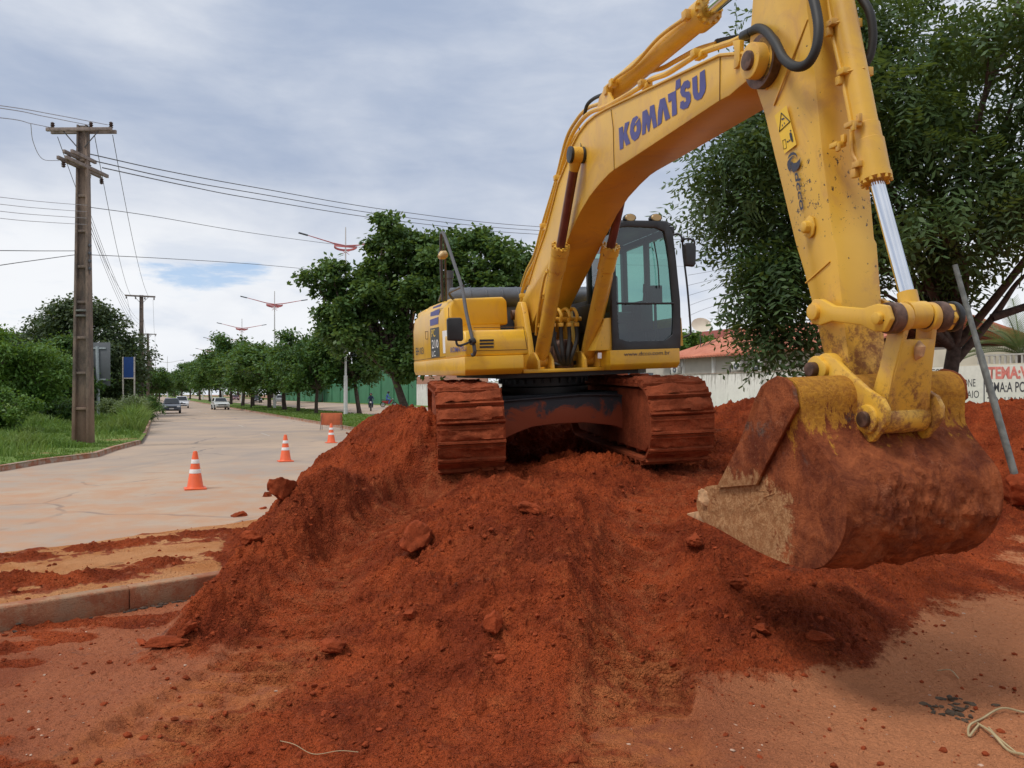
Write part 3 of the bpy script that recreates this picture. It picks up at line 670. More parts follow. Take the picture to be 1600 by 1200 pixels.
for q_ in ((958, 130), (1074, 24), (950, 142)): b.box(tuple(P(*q_, x=.13)), (.07, .07, .07))
b.build('oil_pipe', M['yellow_worn'], ac, bevel=.006)
for s in (-1, 1):
    b = MB(); A = [P(px, py, x=s*.12) for px, py in [(936, 172), (940, 152), (946, 143), (955, 144), (962, 158), (975, 158)]]; b.loft(A, [v+Vector((s*.03, 0, 0)) for v in A]); b.build('cylinder_lug', M['yellow_worn'], boom, bevel=.008)
# --- pipes and hoses along the boom
def run(name, pts, x, r, mat, par, n=6):
    b = MB(); b.tube(spline([P(q[0], q[1], x=(q[2] if len(q) > 2 else x)) for q in pts], n), r, 9); return b.build(name, mat, par)
run('oil_pipe', [(814, 478), (816, 455), (824, 430), (838, 402), (851, 352), (871, 284), (888, 225), (903, 196), (922, 176), (950, 165), (1004, 134), (1018, 124), (1040, 116), (1060, 104), (1090, 85), (1125, 72), (1146, 65), (1165, 55)], .15, .024, M['yellow_worn'], boom)
run('oil_pipe', [(812, 480), (813, 455), (822, 425), (835, 398), (848, 350), (869, 280), (884, 220), (898, 192), (917, 170), (946, 158), (1000, 124), (1016, 112), (1036, 106), (1056, 95), (1088, 78), (1120, 68)], -.12, .022, M['yellow_worn'], boom)
run('oil_pipe', [(818, 478), (820, 455), (829, 430), (842, 400), (855, 350), (873, 286), (891, 228), (909, 201), (927, 183), (950, 170)], .02, .02, M['yellow_worn'], boom)
for q_ in ((1008, 131), (1092, 84), (851, 353), (873, 278), (818, 462)): b = MB(); b.box(tuple(P(*q_, x=.16)), (.12, .07, .06)); b.box(tuple(P(q_[0]+2, q_[1]+4, x=.16)), (.05, .10, .04)); b.build('pipe_clamp', M['yellow_worn'], boom, bevel=.008)
b = MB(); b.cyl(P(1160, 57, x=.17), P(1174, 50, x=.17), .034, 12); hcl = b.build('hose_fitting', M['black'], boom, bevel=.004)
def hose(pts, r, par, name='hydraulic_hose', ribs=True):
    path = spline([P(q[0], q[1], x=q[2]) for q in pts], 14)
    rs = [r*(1.0+.07*(i % 2)) for i in range(len(path))] if ribs else r
    b = MB(); b.tube(path, rs, 12); return b.build(name, M['rubber'], par)
hose([(1173, 50, .17), (1184, 44, .19), (1198, 50, .21), (1213, 70, .24), (1225, 92, .26), (1243, 104, .27), (1262, 99, .26), (1275, 76, .24), (1279, 45, .22), (1275, 15, .2), (1268, -12, .18)], .028, boom)
hose([(1120, 66, -.14), (1150, 60, -.14), (1172, 60, -.2), (1184, 70, -.3), (1200, 60, -.3), (1230, 20, -.28), (1240, -30, -.25)], .026, boom)
hose([(913, 184, .02), (917, 165, .04), (928, 154, .04), (944, 147, .08)], .02, boom, ribs=False)
hose([(905, 200, .16), (907, 215, .2), (908, 232, .24)], .006, boom, ribs=False)
# --- hoses and valve block at the boom foot
b = MB(); b.bb(-.2, .2, .35, .62, 1.13, 1.42); b.lathe([(.13, 1.13), (.13, 1.45), (.1, 1.5)], (-.02, .85, 0), 18); b.build('swivel_block', M['pin'], EX, bevel=.02)
for i, (x0, x1) in enumerate(((.12, .16), (.05, .06), (-.04, -.05), (-.12, -.15))):
    cx_ = x0; b = MB()
    path = spline([(x1, 1.02, 1.72), (x1, 1.06, 1.80), (x1+.02, 1.0, 1.88), (x1+.03, .85, 1.86), (x0, .7, 1.75)], 6)
    b.tube(path, .023, 9); b.box((x1, 1.02, 1.68), (.06, .06, .05)); b.box((x0, .78, 1.83), (.06, .05, .05)); b.build('elbow_pipe', M['yellow_worn'], EX, bevel=.004)
    b = MB(); b.tube(spline([(x1, 1.02, 1.66), (x1+.0, 1.03, 1.5), (x1+.04*(i-1), 1.06, 1.30), (x1+.09*(i-1.5), .98, 1.18), (.15*(i-1.5), .8, 1.2)], 7), .026, 10); b.build('hydraulic_hose', M['rubber'], EX)
b = MB(); b.cyl((-.25, .93, 1.76), (.25, .93, 1.76), .028, 10); b.build('cross_pipe', M['yellow_worn'], EX)

# --- arm
AW = .165
def AWx(t): return AW
left_e = [(1187, -130), (1182, -60), (1178, 0), (1172.5, 76), (1172.5, 100), (1178.6, 127), (1194.5, 177), (1217, 279), (1239, 380), (1251, 422), (1266, 485), (1275, 530), (1281, 560), (1290, 598)]
front_e = [(1321, 598), (1319, 570), (1310, 480), (1301, 380), (1297, 372), (1283, 237), (1273.7, 120), (1262, 0), (1256, -60), (1250, -130)]
L_ = [P(px, py, x=AW) for px, py in left_e]; F_ = [P(px, py, x=AW) for px, py in front_e]
b = MB(); AA = L_+F_
def narrow(v, s):                                     # the arm tapers in width towards the bucket
    k = min(1, max(0, (v.z-1.0)/2.2)); return Vector((s*(.128+.047*k), v.y, v.z))
b.loft([narrow(v, 1) for v in AA], [narrow(v, -1) for v in AA])
arm = b.build('arm', M['yellow_arm'], EX, bevel=.006)
def AP(px, py, off=0.):                               # point on the arm's right face, allowing for its taper
    v = P(px, py, x=.15)
    for _ in range(4): v = P(px, py, x=narrow(v, 1).x+off)
    return v
def aflat(pts, name, mat, off=.003, par=None):
    b = MB(); v = [AP(px, py, off) for px, py in pts]; b.add(v, [tuple(range(len(v)))]); return b.build(name, mat, par or arm, smooth=0)
def s4(pts): return [(1190+x/5.718, 140+y/5.718) for x, y in pts]
st = aflat(s4([(115, 232), (222, 140), (312, 490), (205, 572)]), 'warning_sticker', M['sticker'])
def rim(pts, wd, name):                                # closed outline strip
    v = [AP(px, py, .005) for px, py in s4(pts)]; b = MB(); n = len(v)
    for i in range(n): b.tube([v[i], v[(i+1) % n]], wd, 5)
    return b.build(name, M['black'], st)
rim([(175, 208), (253, 285), (158, 376)], .003, 'warning_triangle')
rim([(187, 455), (212, 442), (222, 520), (196, 532)], .0014, 'warning_picture')
for pts in ([(175, 260), (200, 250), (205, 262), (180, 275)], [(180, 315), (186, 308), (190, 325), (182, 330)], [(198, 295), (205, 290), (208, 305), (200, 308)]): aflat(s4(pts), 'warning_picture', M['dark_mark'], .005, st)
aflat(s4([(248, 388), (262, 380), (270, 395), (283, 462), (272, 470), (268, 445), (262, 468), (254, 430), (248, 402)]), 'warning_picture', M['black'], .005, st)
aflat(s4([(250, 366), (258, 358), (265, 366), (258, 376)]), 'warning_picture', M['black'], .005, st)
aflat(s4([(220, 468), (232, 455), (234, 463), (243, 457), (241, 447), (254, 448), (246, 465), (244, 462), (235, 469), (236, 474)]), 'warning_picture', M['black'], .005, st)
# company mark: swirl of three blades and the name running down the arm
for pts in ([(232, 625), (240, 590), (262, 563), (285, 557), (305, 568), (318, 590), (320, 615), (308, 590), (290, 582), (268, 588), (250, 603)],
            [(255, 735), (235, 710), (227, 670), (232, 640), (250, 615), (272, 597), (292, 593), (272, 608), (260, 635), (257, 670), (262, 705)],
            [(265, 700), (263, 665), (268, 640), (285, 657), (310, 652), (335, 625), (347, 602), (345, 650), (335, 690), (312, 722), (280, 740), (270, 725)]): aflat(s4(pts), 'company_swirl', M['dark_mark'])
text_quad('dcco', s4([(290, 745), (343, 1082), (393, 1062), (338, 735)]), 'company_name', M['dark_mark'], arm, conv=lambda q: AP(q[0], q[1], .004), bold=.018)
for (a_, c_) in (((1209, 165), (1262, 30)), ((1197, 140), (1226, 76)), ((1259, 442), (1297, 408))): b = MB(); b.cyl(AP(*a_, .0), AP(*c_, .0), .006, 6); b.build('weld_seam', M['yellow'], arm)
v = AP(1266, 355, .0); b = MB(); b.lathe([(.055, 0), (.055, .012), (.03, .014), (.03, .05), (.02, .055)], n=8); b.v = [(v.x+q[2], v.y+q[0], v.z+q[1]*1.3) for q in b.v]; b.build('grease_boss', M['yellow_worn'], arm, bevel=.004)
# boss where arm and boom meet
for s in (-1, 1): b = MB(); b.cyl((s*AW, ctr[0], ctr[1]), (s*BW, ctr[0], ctr[1]), .17, 30); b.build('pivot_washer', M['pin'], arm)
# arm ears over the boom tip
fcx = [P(1330, 304, x=-.17), P(1300, 100, x=-.17)]
# --- bucket cylinder in front of the arm
def fy(px, py, x=0.): return P(px, py, x=x)
k0, k1, k2 = fy(1303, -60), fy(1369, 281), fy(1418, 462)
dd = (k1-k0).normalized()
b = MB(); b.tube([k0, k1-dd*.34, k1-dd*.335, k1-dd*.24, k1-dd*.235, k1-dd*.03, k1-dd*.03, k1], [.070, .070, .076, .076, .083, .083, .088, .088], 26)
bc = b.build('bucket_cylinder', M['yellow'], EX)
b = MB()
for i in range(12):
    aa = 2*math.pi*i/12; u = Vector((1, 0, 0)); w = dd.cross(u); o = (u*math.cos(aa)+w*math.sin(aa))*.078; b.cyl(k1-dd*.01+o, k1+dd*.02+o, .011, 6)
b.build('head_bolts', M['yellow_worn'], bc)
b = MB(); b.cyl(k1, k2, .040, 24); b.build('piston_rod', M['chrome'], bc)
k3 = fy(1428, 492); b = MB(); b.tube([k2-dd*.02, k2+dd*.08, k3-dd*.02], [.052, .054, .06], 18); b.cyl(k3+Vector((-.06, 0, 0)), k3+Vector((.06, 0, 0)), .075, 22); b.build('rod_eye', M['yellow_worn'], bc)
run('oil_pipe', [(1290, -40, .05), (1298, 20, .05), (1303, 60, .06), (1316, 120, .07), (1328, 180, .07), (1331, 205, .07), (1333, 240, .07), (1346, 258, .06)], .05, .014, M['yellow_worn'], bc)
for q_ in ((1303, 36), (1320, 112), (1344, 257)):
    b = MB(); c = P(*q_, x=.075); b.box(tuple(c), (.07, .06, .035)); c2 = P(q_[0]-8, q_[1]+14, x=.09); b.box(tuple(c2), (.035, .04, .05))
    b.tube([P(q_[0], q_[1], x=.09), P(q_[0]+16, q_[1]+2, x=.0)+Vector((0, .075, 0)), P(q_[0]+38, q_[1]+1, x=-.09)], .007, 6); b.box(tuple(P(q_[0]+36, q_[1]+1, x=-.09)), (.04, .05, .05)); b.build('pipe_clamp', M['yellow_worn'], bc, bevel=.006)
for q_ in ((1294, 228), (1317, 196)):
    c = AP(*q_)+Vector((-.05, .02, 0)); b = MB(); b.box(tuple(c), (.07, .07, .03)); b.box(tuple(c+Vector((-.02, .03, .03))), (.025, .03, .05)); b.box(tuple(c+Vector((.02, .03, -.02))), (.02, .03, .05)); b.build('pipe_clip', M['yellow_worn'], arm, bevel=.005)
hose([(1330, -30, -.1), (1345, -5, -.13), (1359, 20, -.15), (1364, 55, -.16), (1360, 85, -.15), (1350, 104, -.12)], .024, bc)
# --- bucket links
apin = P(1281, 487, x=.19); lpin = P(1383, 497, x=.19)
lz = lpin.z; ly = lpin.y
for s in (-1, 1):
    b = MB(); a = Vector((s*.19, apin.y, apin.z)); c = Vector((s*.19, ly, lz)); d = (c-a).normalized(); n = Vector((0, -d.z, d.y))
    A = [a+n*.075-d*.03, a+n*.078+d*.05, a+n*.045+d*.16, c+n*.045-d*.14, c+n*.075-d*.04, c+n*.07+d*.04, c+d*.08, c-n*.07+d*.04, c-n*.075-d*.04, c-n*.05-d*.14, a-n*.045+d*.16, a-n*.078+d*.05, a-n*.075-d*.03, a-d*.08]
    b.loft(A, [v+Vector((s*.035, 0, 0)) for v in A]); lk_ = b.build('tipping_link', M['yellow_worn'], EX, bevel=.01)
    b = MB(); b.cyl(a-Vector((s*.03, 0, 0)), a+Vector((s*.06, 0, 0)), .05, 22); b.build('arm_pin', M['yellow_worn'], lk_, bevel=.006); b = MB(); b.cyl(c+Vector((s*.03, 0, 0)), c+Vector((s*.065, 0, 0)), .035, 8); b.build('link_pin', M['yellow_worn'], lk_, bevel=.006)
b = MB(); b.tube([(x_, ly, lz) for x_ in (.185, .184, .116, .115, .066, .065, -.065, -.066, -.115, -.116, -.184, -.185, -.24)], [.06, .085, .085, .068, .068, .05, .05, .068, .068, .085, .085, .07, .07], 24)
sb = b.build('link_shaft', M['pin'], EX, bevel=.008)
# main link (H shape) from the shaft down to the bucket
bl0 = P(1355, 655, x=.2); by, bz = bl0.y, bl0.z
b = MB(); a = Vector((0, ly, lz)); c = Vector((0, by, bz)); d = (c-a).normalized(); n = Vector((0, -d.z, d.y))
for s in (-1, 1):
    b.cyl((s*.068, ly, lz), (s*.115, ly, lz), .082, 24)
def lr(t, h0, h1, x): p = a+(c-a)*t; return [p+n*h0+Vector((x, 0, 0)), p+n*h1+Vector((x, 0, 0))]
for s in (-1, 1):
    A = [a+d*.02+n*.06, a+d*.02-n*.06, a+(c-a)*.5-n*.055, c-n*.07-d*.04, c+n*.07-d*.04, a+(c-a)*.5+n*.055]
    b.loft([v+Vector((s*.105, 0, 0)) for v in A[:2]]+[A[2]+Vector((s*.13, 0, 0)), A[3]+Vector((s*.15, 0, 0)), A[4]+Vector((s*.15, 0, 0)), A[5]+Vector((s*.13, 0, 0))],
           [v+Vector((s*.07, 0, 0)) for v in A[:2]]+[A[2]+Vector((s*.095, 0, 0)), A[3]+Vector((s*.115, 0, 0)), A[4]+Vector((s*.115, 0, 0)), A[5]+Vector((s*.095, 0, 0))])
q = [a+d*.11+Vector((.10, 0, 0)), a+(c-a)*.5+Vector((.12, 0, 0)), c-d*.03+Vector((.14, 0, 0)), c-d*.03+Vector((-.14, 0, 0)), a+(c-a)*.5+Vector((-.12, 0, 0)), a+d*.11+Vector((-.10, 0, 0))]
b.loft([v+n*.035 for v in q], [v+n*.062 for v in q]); 
b.cyl(c+Vector((-.155, 0, 0)), c+Vector((.155, 0, 0)), .088, 26)
b.build('bucket_link', M['yellow_mud'], EX, bevel=.008)
b = MB(); b.cyl(a+Vector((-.262, 0, 0)), a+Vector((-.228, 0, 0)), .084, 24); b.build('shaft_cap', M['black'], sb, bevel=.008)
b = MB(); b.tube([a+d*.12+n*.05, a+d*.15+n*.072, a+d*.19+n*.075, a+d*.22+n*.06], [.012, .03, .026, .008], 14); b.build('grease_lump', M['tan'], sb)
# --- bucket
BH = .50
bkp = [(1222, 590), (1234, 590.5), (1244, 596), (1250, 606), (1254, 620), (1258, 650), (1265, 672), (1277, 690), (1293, 712), (1311, 739), (1321, 760), (1325, 781), (1326, 808), (1323, 832), (1315, 853), (1304, 870), (1290, 884), (1274, 888.5), (1256, 887), (1230, 880), (1205, 870), (1178, 857), (1153, 842), (1125, 826), (1102, 815), (1096, 806)]
def bwz(z): t_ = min(1, max(0, (z-.6)/.35)); return BH+.05*t_*t_*(3-2*t_)
def BP(pts):
    out = []
    for px, py in pts:
        v = P(px, py, x=BH)
        for _ in range(3): v = P(px, py, x=bwz(v.z))
        out.append(Vector((0, v.y, v.z)))
    return out
shell = BP(bkp)
cxy = sum((v.y for v in shell))/len(shell), sum((v.z for v in shell))/len(shell)
# resample the back shell finely so that dents and mud can be modelled
def resample(pts, n):
    d = [0]
    for p, q_ in zip(pts, pts[1:]): d.append(d[-1]+(q_-p).length)
    out = []
    for i in range(n):
        t = d[-1]*i/(n-1); k = max(j for j in range(len(d)) if d[j] <= t+1e-9); k = min(k, len(pts)-2)
        out.append(pts[k].lerp(pts[k+1], (t-d[k])/max(1e-9, d[k+1]-d[k])))
    return out
sp_ = spline(shell, 5); ns, nx_ = 150, 110; sr = resample(sp_, ns)
vs = []; th = .035
for inner in (0, 1):
    for i, p in enumerate(sr):
        t = (sr[min(i+1, ns-1)]-sr[max(i-1, 0)]).normalized(); nn = Vector((0, -t.z, t.y))
        if nn.dot(Vector((0, p.y-cxy[0], p.z-cxy[1]))) < 0: nn = -nn
        for j in range(nx_+1):
            u = (-1+2*j/nx_)*bwz(p.z); g = i/(ns-1)
            e = min(1, (bwz(p.z)-abs(u))/.05)
            h = 0 if inner else (.022*mnoise.fractal(Vector((u*5, g*11, 1)), .65, 2.1, 6)+.05*max(0, mnoise.fractal(Vector((u*3.5, g*9, 5)), .6, 2.1, 6)) )*e*min(1, max(0, (g-.16)*8))
            w = p+nn*((-th) if inner else h); vs.append((u, w.y, w.z))
n1 = nx_+1; fs = []
for k in (0, 1):
    o_ = k*ns*n1; fs += [(o_+i*n1+j, o_+i*n1+j+1, o_+(i+1)*n1+j+1, o_+(i+1)*n1+j) for i in range(ns-1) for j in range(nx_)]
o_ = ns*n1
for i in (0, ns-1): fs += [(i*n1+j, i*n1+j+1, o_+i*n1+j+1, o_+i*n1+j) for j in range(nx_)]
for j in (0, nx_): fs += [(i*n1+j, (i+1)*n1+j, o_+(i+1)*n1+j, o_+i*n1+j) for i in range(ns-1)]
b = MB(); b.add(vs, fs); bucket = b.build('bucket', M['bucket_back'], EX, smooth=40)
side_px = bkp+[(1092, 797), (1090, 786), (1094, 770), (1105, 760), (1117, 758), (1127, 758), (1146, 725), (1163, 695), (1187, 629), (1198, 605), (1209, 597)]
for s in (-1, 1):
    pr = BP(side_px); prs = resample(pr+[pr[0]], 120)[:-1]
    cy_, cz_ = P(1215, 770, x=BH)[1:]; rings = 16; vs = []
    for k in range(rings+1):
        f_ = k/rings
        for p in prs:
            y, z = cy_+(p.y-cy_)*(1-f_), cz_+(p.z-cz_)*(1-f_)
            h = .011*mnoise.fractal(Vector((y*5, z*5, s*3)), .7, 2, 6)+.02*max(0, mnoise.fractal(Vector((y*9, z*9, 8+s)), .8, 2, 5)*max(0, min(1, (.75-z)*3)))
            vs.append((s*(bwz(z)+.012+max(0, h)*min(1, k/1.5)), y, z))
    m_ = 119; fs = [(k*m_+i, k*m_+(i+1) % m_, (k+1)*m_+(i+1) % m_, (k+1)*m_+i) for k in range(rings) for i in range(m_)]
    b0 = len(vs); vs += [(s*(bwz(p.z)-.02), p.y, p.z) for p in prs]; fs += [(i, (i+1) % m_, b0+(i+1) % m_, b0+i) for i in range(m_)]; fs.append(tuple(b0+i for i in range(m_)))
    b = MB(); b.add(vs, fs); sp = b.build('side_plate', M['bucket_side'], bucket, smooth=45)
    # side cutter: a thicker plate along the opening edge
    q = [(1222, 587), (1234, 590), (1243, 596), (1250, 607), (1255, 636), (1232, 678), (1207, 724), (1190, 757), (1127, 762), (1163, 692), (1187, 626), (1198, 603), (1209, 594)]
    A = [v+Vector((s*(bwz(v.z)+.02), 0, 0)) for v in BP(q)]; b = MB(); b.loft(A, [v+Vector((s*.022, 0, 0)) for v in A]); b.build('side_cutter', M['plate_tan'], bucket, bevel=.006)
    # mud lump on the lip corner
    c = P(1112, 778, x=BH); c = Vector((s*(BH+.02), c.y, c.z)); b = MB(); clod_mesh(b, (c.x-s*.01, c.y-.045, c.z+.0), .068, (.5, 1.0, .9), 4+s, 4)
    b.build('mud_lump', M['tan'], sp, smooth=60)
tip = P(1074, 803, x=BH-.04)
rootp = P(1100, 806, x=BH-.04)
for k in range(5):
    x = BH-.06-k*(2*BH-.12)/4; dy = Vector((0, tip.y-rootp.y, tip.z-rootp.z)); u = dy.normalized(); w = Vector((0, -u.z, u.y)); o = Vector((x, rootp.y, rootp.z))-u*.04
    b = MB(); b.loft([o+Vector((sx*.05, 0, 0))+w*sz*.045 for sx, sz in ((-1, -1), (1, -1), (1, 1), (-1, 1))], [o+dy+u*.02+Vector((sx*.035, 0, 0))+w*(sz*.006+.0) for sx, sz in ((-1, -1), (1, -1), (1, 1), (-1, 1))]); b.build('tooth', M['tan'], bucket, bevel=.006)
# torque tube on top and the ears that carry the pins
tb_ = [(1222, 590), (1240, 592), (1250, 604), (1254, 618)]
b = MB(); v0 = P(1236, 598, x=BH)
ear = [(1265, 590), (1268, 568), (1275, 560), (1288, 557), (1302, 560), (1325, 583), (1352, 607), (1376, 623), (1384, 640), (1383, 660), (1376, 672), (1362, 690), (1348, 694), (1338, 690), (1320, 680), (1300, 665), (1280, 640)]
for s in (-1, 1):
    A = [Vector((s*.195, *yz)) for yz in YZ(ear, .2)]; b = MB(); b.loft(A, [v+Vector((-s*.035, 0, 0)) for v in A]); e_ = b.build('bucket_ear', M['yellow_mud'], bucket, bevel=.01)
    a = P(1275, 577, x=.21); b = MB(); b.cyl((s*.185, a.y, a.z), (s*.222, a.y, a.z), .082, 26); b.build('pin_boss', M['yellow_mud'], e_, bevel=.01)
    b = MB(); b.cyl((s*.215, a.y, a.z), (s*.265, a.y, a.z), .045, 20); b.build('bucket_pin', M['pin'], e_, bevel=.006)
    b = MB(); b.cyl((s*.165, by, bz), (s*.215, by, bz), .082, 26); b.build('pin_boss', M['yellow_mud'], e_, bevel=.01)
    b = MB(); b.cyl((s*.21, by, bz), (s*.24, by, bz), .045, 20); b.build('link_pin', M['pin'], e_, bevel=.006)
b = MB(); a = P(1275, 577, x=.25)
b.cyl((-.19, a.y, a.z), (.19, a.y, a.z), .095, 26); b.cyl((-.22, a.y, a.z), (.22, a.y, a.z), .05, 20); b.build('arm_end_boss', M['yellow_mud'], arm, bevel=.006)
# ---------------------------------------------------------------- terrain: numpy noise
def _lat(ix, iy, seed):
    h = (ix.astype(np.int64)*374761393+iy.astype(np.int64)*668265263+seed*1442695041) & 0xffffffff
    h = ((h ^ (h >> 13))*1274126177) & 0xffffffff
    return ((h ^ (h >> 16)) & 0xffff)/65535.0
def vnoise(x, y, seed=0):
    ix, iy = np.floor(x), np.floor(y); fx, fy = x-ix, y-iy; fx = fx*fx*fx*(fx*(fx*6-15)+10); fy = fy*fy*fy*(fy*(fy*6-15)+10)
    a, b_, c, d = _lat(ix, iy, seed), _lat(ix+1, iy, seed), _lat(ix, iy+1, seed), _lat(ix+1, iy+1, seed)
    return (a*(1-fx)+b_*fx)*(1-fy)+(c*(1-fx)+d*fx)*fy-.5
def fbm(x, y, oct=5, seed=0, g=.5):
    s = 0; a = 1
    for o in range(oct): s = s+a*vnoise(x*2**o+o*17.3, y*2**o-o*9.1, seed+o); a *= g
    return s
def pebbles(x, y, cell, dens, rmax, seed):       # half-buried lumps of soil
    gx, gy = np.floor(x/cell), np.floor(y/cell); h = np.zeros_like(x)
    for dx in (-1, 0, 1):
        for dy in (-1, 0, 1):
            cx, cy = gx+dx, gy+dy; on = _lat(cx, cy, seed) < dens
            px, py = (cx+_lat(cx, cy, seed+1))*cell, (cy+_lat(cx, cy, seed+2))*cell
            r = rmax*(.35+.65*_lat(cx, cy, seed+3)); k = .7+.6*_lat(cx, cy, seed+4)
            d2 = ((x-px)*k)**2+((y-py)/k)**2
            h = np.maximum(h, np.where(on, np.sqrt(np.maximum(0, r*r-d2))*.75, 0))
    return h
def sst(x, a, b_): t = np.clip((x-a)/(b_-a), 0, 1); return t*t*(3-2*t)
# control heights: (photo x, photo y, height) of what can be seen, and plain (X, Y, Z) behind it
CT = [(-100, 1200, 0), (0, 1200, 0), (250, 1200, .0), (500, 1200, .0), (800, 1200, .0), (1100, 1200, 0), (1400, 1200, 0), (1700, 1200, 0),
      (0, 1100, 0), (100, 1050, 0), (200, 1010, 0), (60, 1000, 0), (150, 1120, .03), (330, 1090, .05), (450, 1060, .05), (250, 1150, .02), (-200, 1000, 0),
      # long left ridge thrown up beside the left rut
      (285, 1000, .06), (320, 955, .20), (345, 900, .32), (400, 850, .48), (430, 870, .46), (480, 820, .64), (545, 778, .80), (590, 760, .84), (560, 800, .66), (500, 860, .40), (440, 930, .24),
      (380, 985, .10),
      # left rut
      (620, 785, .68), (590, 820, .56), (560, 860, .41), (520, 900, .28), (480, 950, .16), (430, 1000, .07), (640, 765, .78), (660, 750, .88),
      # heap beside the left track
      (600, 650, 1.55), (640, 634, 1.68), (668, 640, 1.66), (560, 672, 1.32), (530, 692, 1.18), (500, 712, 1.02), (472, 735, .84), (600, 700, 1.22), (650, 690, 1.30), (450, 760, .62), (520, 745, .9), (580, 740, .95), (670, 730, 1.02),
      # centre heap
      (720, 775, .86), (790, 770, .90), (860, 730, .98), (905, 712, 1.06), (820, 740, .96), (740, 748, .93), (830, 792, .84), (900, 800, .76), (880, 850, .62), (885, 900, .50), (880, 960, .36), (875, 1020, .22), (860, 1070, .10),
      (700, 850, .62), (640, 850, .55), (780, 860, .62), (760, 930, .42), (660, 930, .34), (780, 1000, .25), (680, 1010, .18), (600, 960, .22), (560, 1030, .10), (720, 1080, .07), (800, 1090, .05), (600, 1110, .04), (500, 1130, .03),
      # right rut
      (1010, 760, .82), (1000, 820, .62), (990, 870, .40), (990, 920, .27), (1000, 970, .15), (1010, 1030, .08), (1000, 1100, .0), (950, 960, .22), (1060, 1050, .06), (930, 1150, .0),
      (1060, 740, .95), (1120, 735, .96), (1160, 760, .84), (1090, 800, .70), (1100, 850, .52),
      # right heap below the bucket
      (1140, 880, .44), (1180, 900, .38), (1150, 950, .27), (1160, 1000, .16), (1260, 960, .26), (1300, 990, .20), (1250, 1040, .08), (1180, 1070, .03), (1380, 960, .16), (1450, 930, .10), (1300, 1060, .02), (1400, 1020, .02),
      (1600, 900, .05), (1500, 980, .02), (1600, 1000, 0), (1700, 900, .05), (262, 985, 0), (275, 955, 0), (295, 930, 0), (250, 1000, 0), (318, 912, .02), (300, 880, 0), (335, 852, 0), (370, 815, .02), (230, 960, 0), (395, 790, .03), (425, 765, .12), (1600, 840, .08), (1560, 870, .08), (1650, 1050, 0)]
CP = [tuple(G(px, py, z)) for px, py, z in CT]
CP += [(-3.6, 9.5, 0), (-4.2, 8.6, 0), (-3.4, 10.6, 0), (-3.3, 11.6, 0), (-3.2, 12.8, 0), (-2.6, 13.6, .1), (-1.2, 14.2, .2), (-1.9, 12.6, .9), (-2.5, 11.6, .6), (-.8, 12.5, 1.0), (-5, 8.5, 0), (-6.5, 8, 0), (-8, 7, 0), (-5, 6, 0), (-7, 5, 0), (-9, 9, 0), (-9, 14, 0), (-5, 15, 0),
       (-.5, 10.6, .98), (.7, 10.4, 1.0), (2.0, 10.8, 1.0), (.8, 12.6, 1.0), (2.2, 12.8, 1.1), (0, 13.6, 1.45), (1.2, 13.7, 1.5), (2.2, 13.6, 1.5), (-.2, 9.3, .95), (1.9, 9.6, 1.02), (.8, 9.0, .95), (.8, 14.5, .7), (3.0, 9.6, 1.05), (3.0, 8.6, .92), (3.2, 7.6, .66), (2.6, 7.2, .6), (3.4, 10.8, 1.25), (4.3, 11.8, 1.55),
       (3.75, 13, 1.72), (4.6, 13.2, 1.80), (5.4, 12.8, 1.70), (6.4, 12.2, 1.60), (7.6, 11.8, 1.68), (8.4, 11.6, 1.72), (9.4, 11.4, 1.7), (5.0, 10.8, 1.1), (6.6, 10.9, .95), (8.0, 10.6, .95), (9.4, 10.2, .8), (4.6, 9.8, .8), (6.0, 9.8, .35), (7.2, 9.6, .2), (5.6, 8.8, .12), (6.6, 8.6, .08), (4.6, 8.6, .45), (4.4, 7.8, .25), (4.2, 7.0, .12),
       (8, 8, .05), (10, 8, .05), (12, 10, .3), (12, 13, .9), (12, 16, 0), (9, 14.5, .9), (6, 15, .6), (4, 15.5, .5), (2, 16, .2), (8, 17, 0), (0, 17, 0), (10, 5, 0), (7, 5, 0), (5.2, 6.3, .0)]
CP = np.array(CP)
def rbf_fit(P_, eps=.25, lam=.004):
    d = np.sqrt(((P_[:, None, :2]-P_[None, :, :2])**2).sum(-1)+eps*eps); n = len(P_)
    A = np.zeros((n+3, n+3)); A[:n, :n] = d-lam*np.eye(n); A[:n, n] = 1; A[:n, n+1:] = P_[:, :2]; A[n:, :n] = A[:n, n:].T
    w = np.linalg.solve(A, np.concatenate([P_[:, 2], [0, 0, 0]])); return w
_w = rbf_fit(CP)
def mound(x, y):
    h = np.full(x.shape, _w[-3])+_w[-2]*x+_w[-1]*y
    for (a, b_, _), c in zip(CP, _w): h = h+c*np.sqrt((x-a)**2+(y-b_)**2+.0625)
    return h
# the kerb line (left) and the pavement strip behind it
K0, K1 = G(-120, 968, .15), G(330, 899, .15)
kd = (K1-K0); kd.z = 0; kd.normalize(); kn = Vector((-kd.y, kd.x, 0))            # kn points away from the camera
xs = np.concatenate([np.arange(-9, -3.2, .035), np.arange(-3.2, 4.2, .0125), np.arange(4.2, 12.01, .032)])
ys = [2.4]
while ys[-1] < 17.6: ys.append(ys[-1]+max(.009, ys[-1]*.0023))
ys = np.array(ys)
GX, GY = np.meshgrid(xs, ys)
hm = mound(GX, GY)
s_ = (GX-K0.x)*kn.x+(GY-K0.y)*kn.y; l_ = (GX-K0.x)*kd.x+(GY-K0.y)*kd.y
n_big = fbm(GX*.9, GY*.9, 4, 11); n_mid = fbm(GX*4, GY*4, 5, 23, .55); n_fine = fbm(GX*22, GY*22, 3, 41, .6)
soil = sst(hm+.07*n_big+.05*n_mid+.03*n_fine, -.01, .13)                                     # 1 where loose soil lies
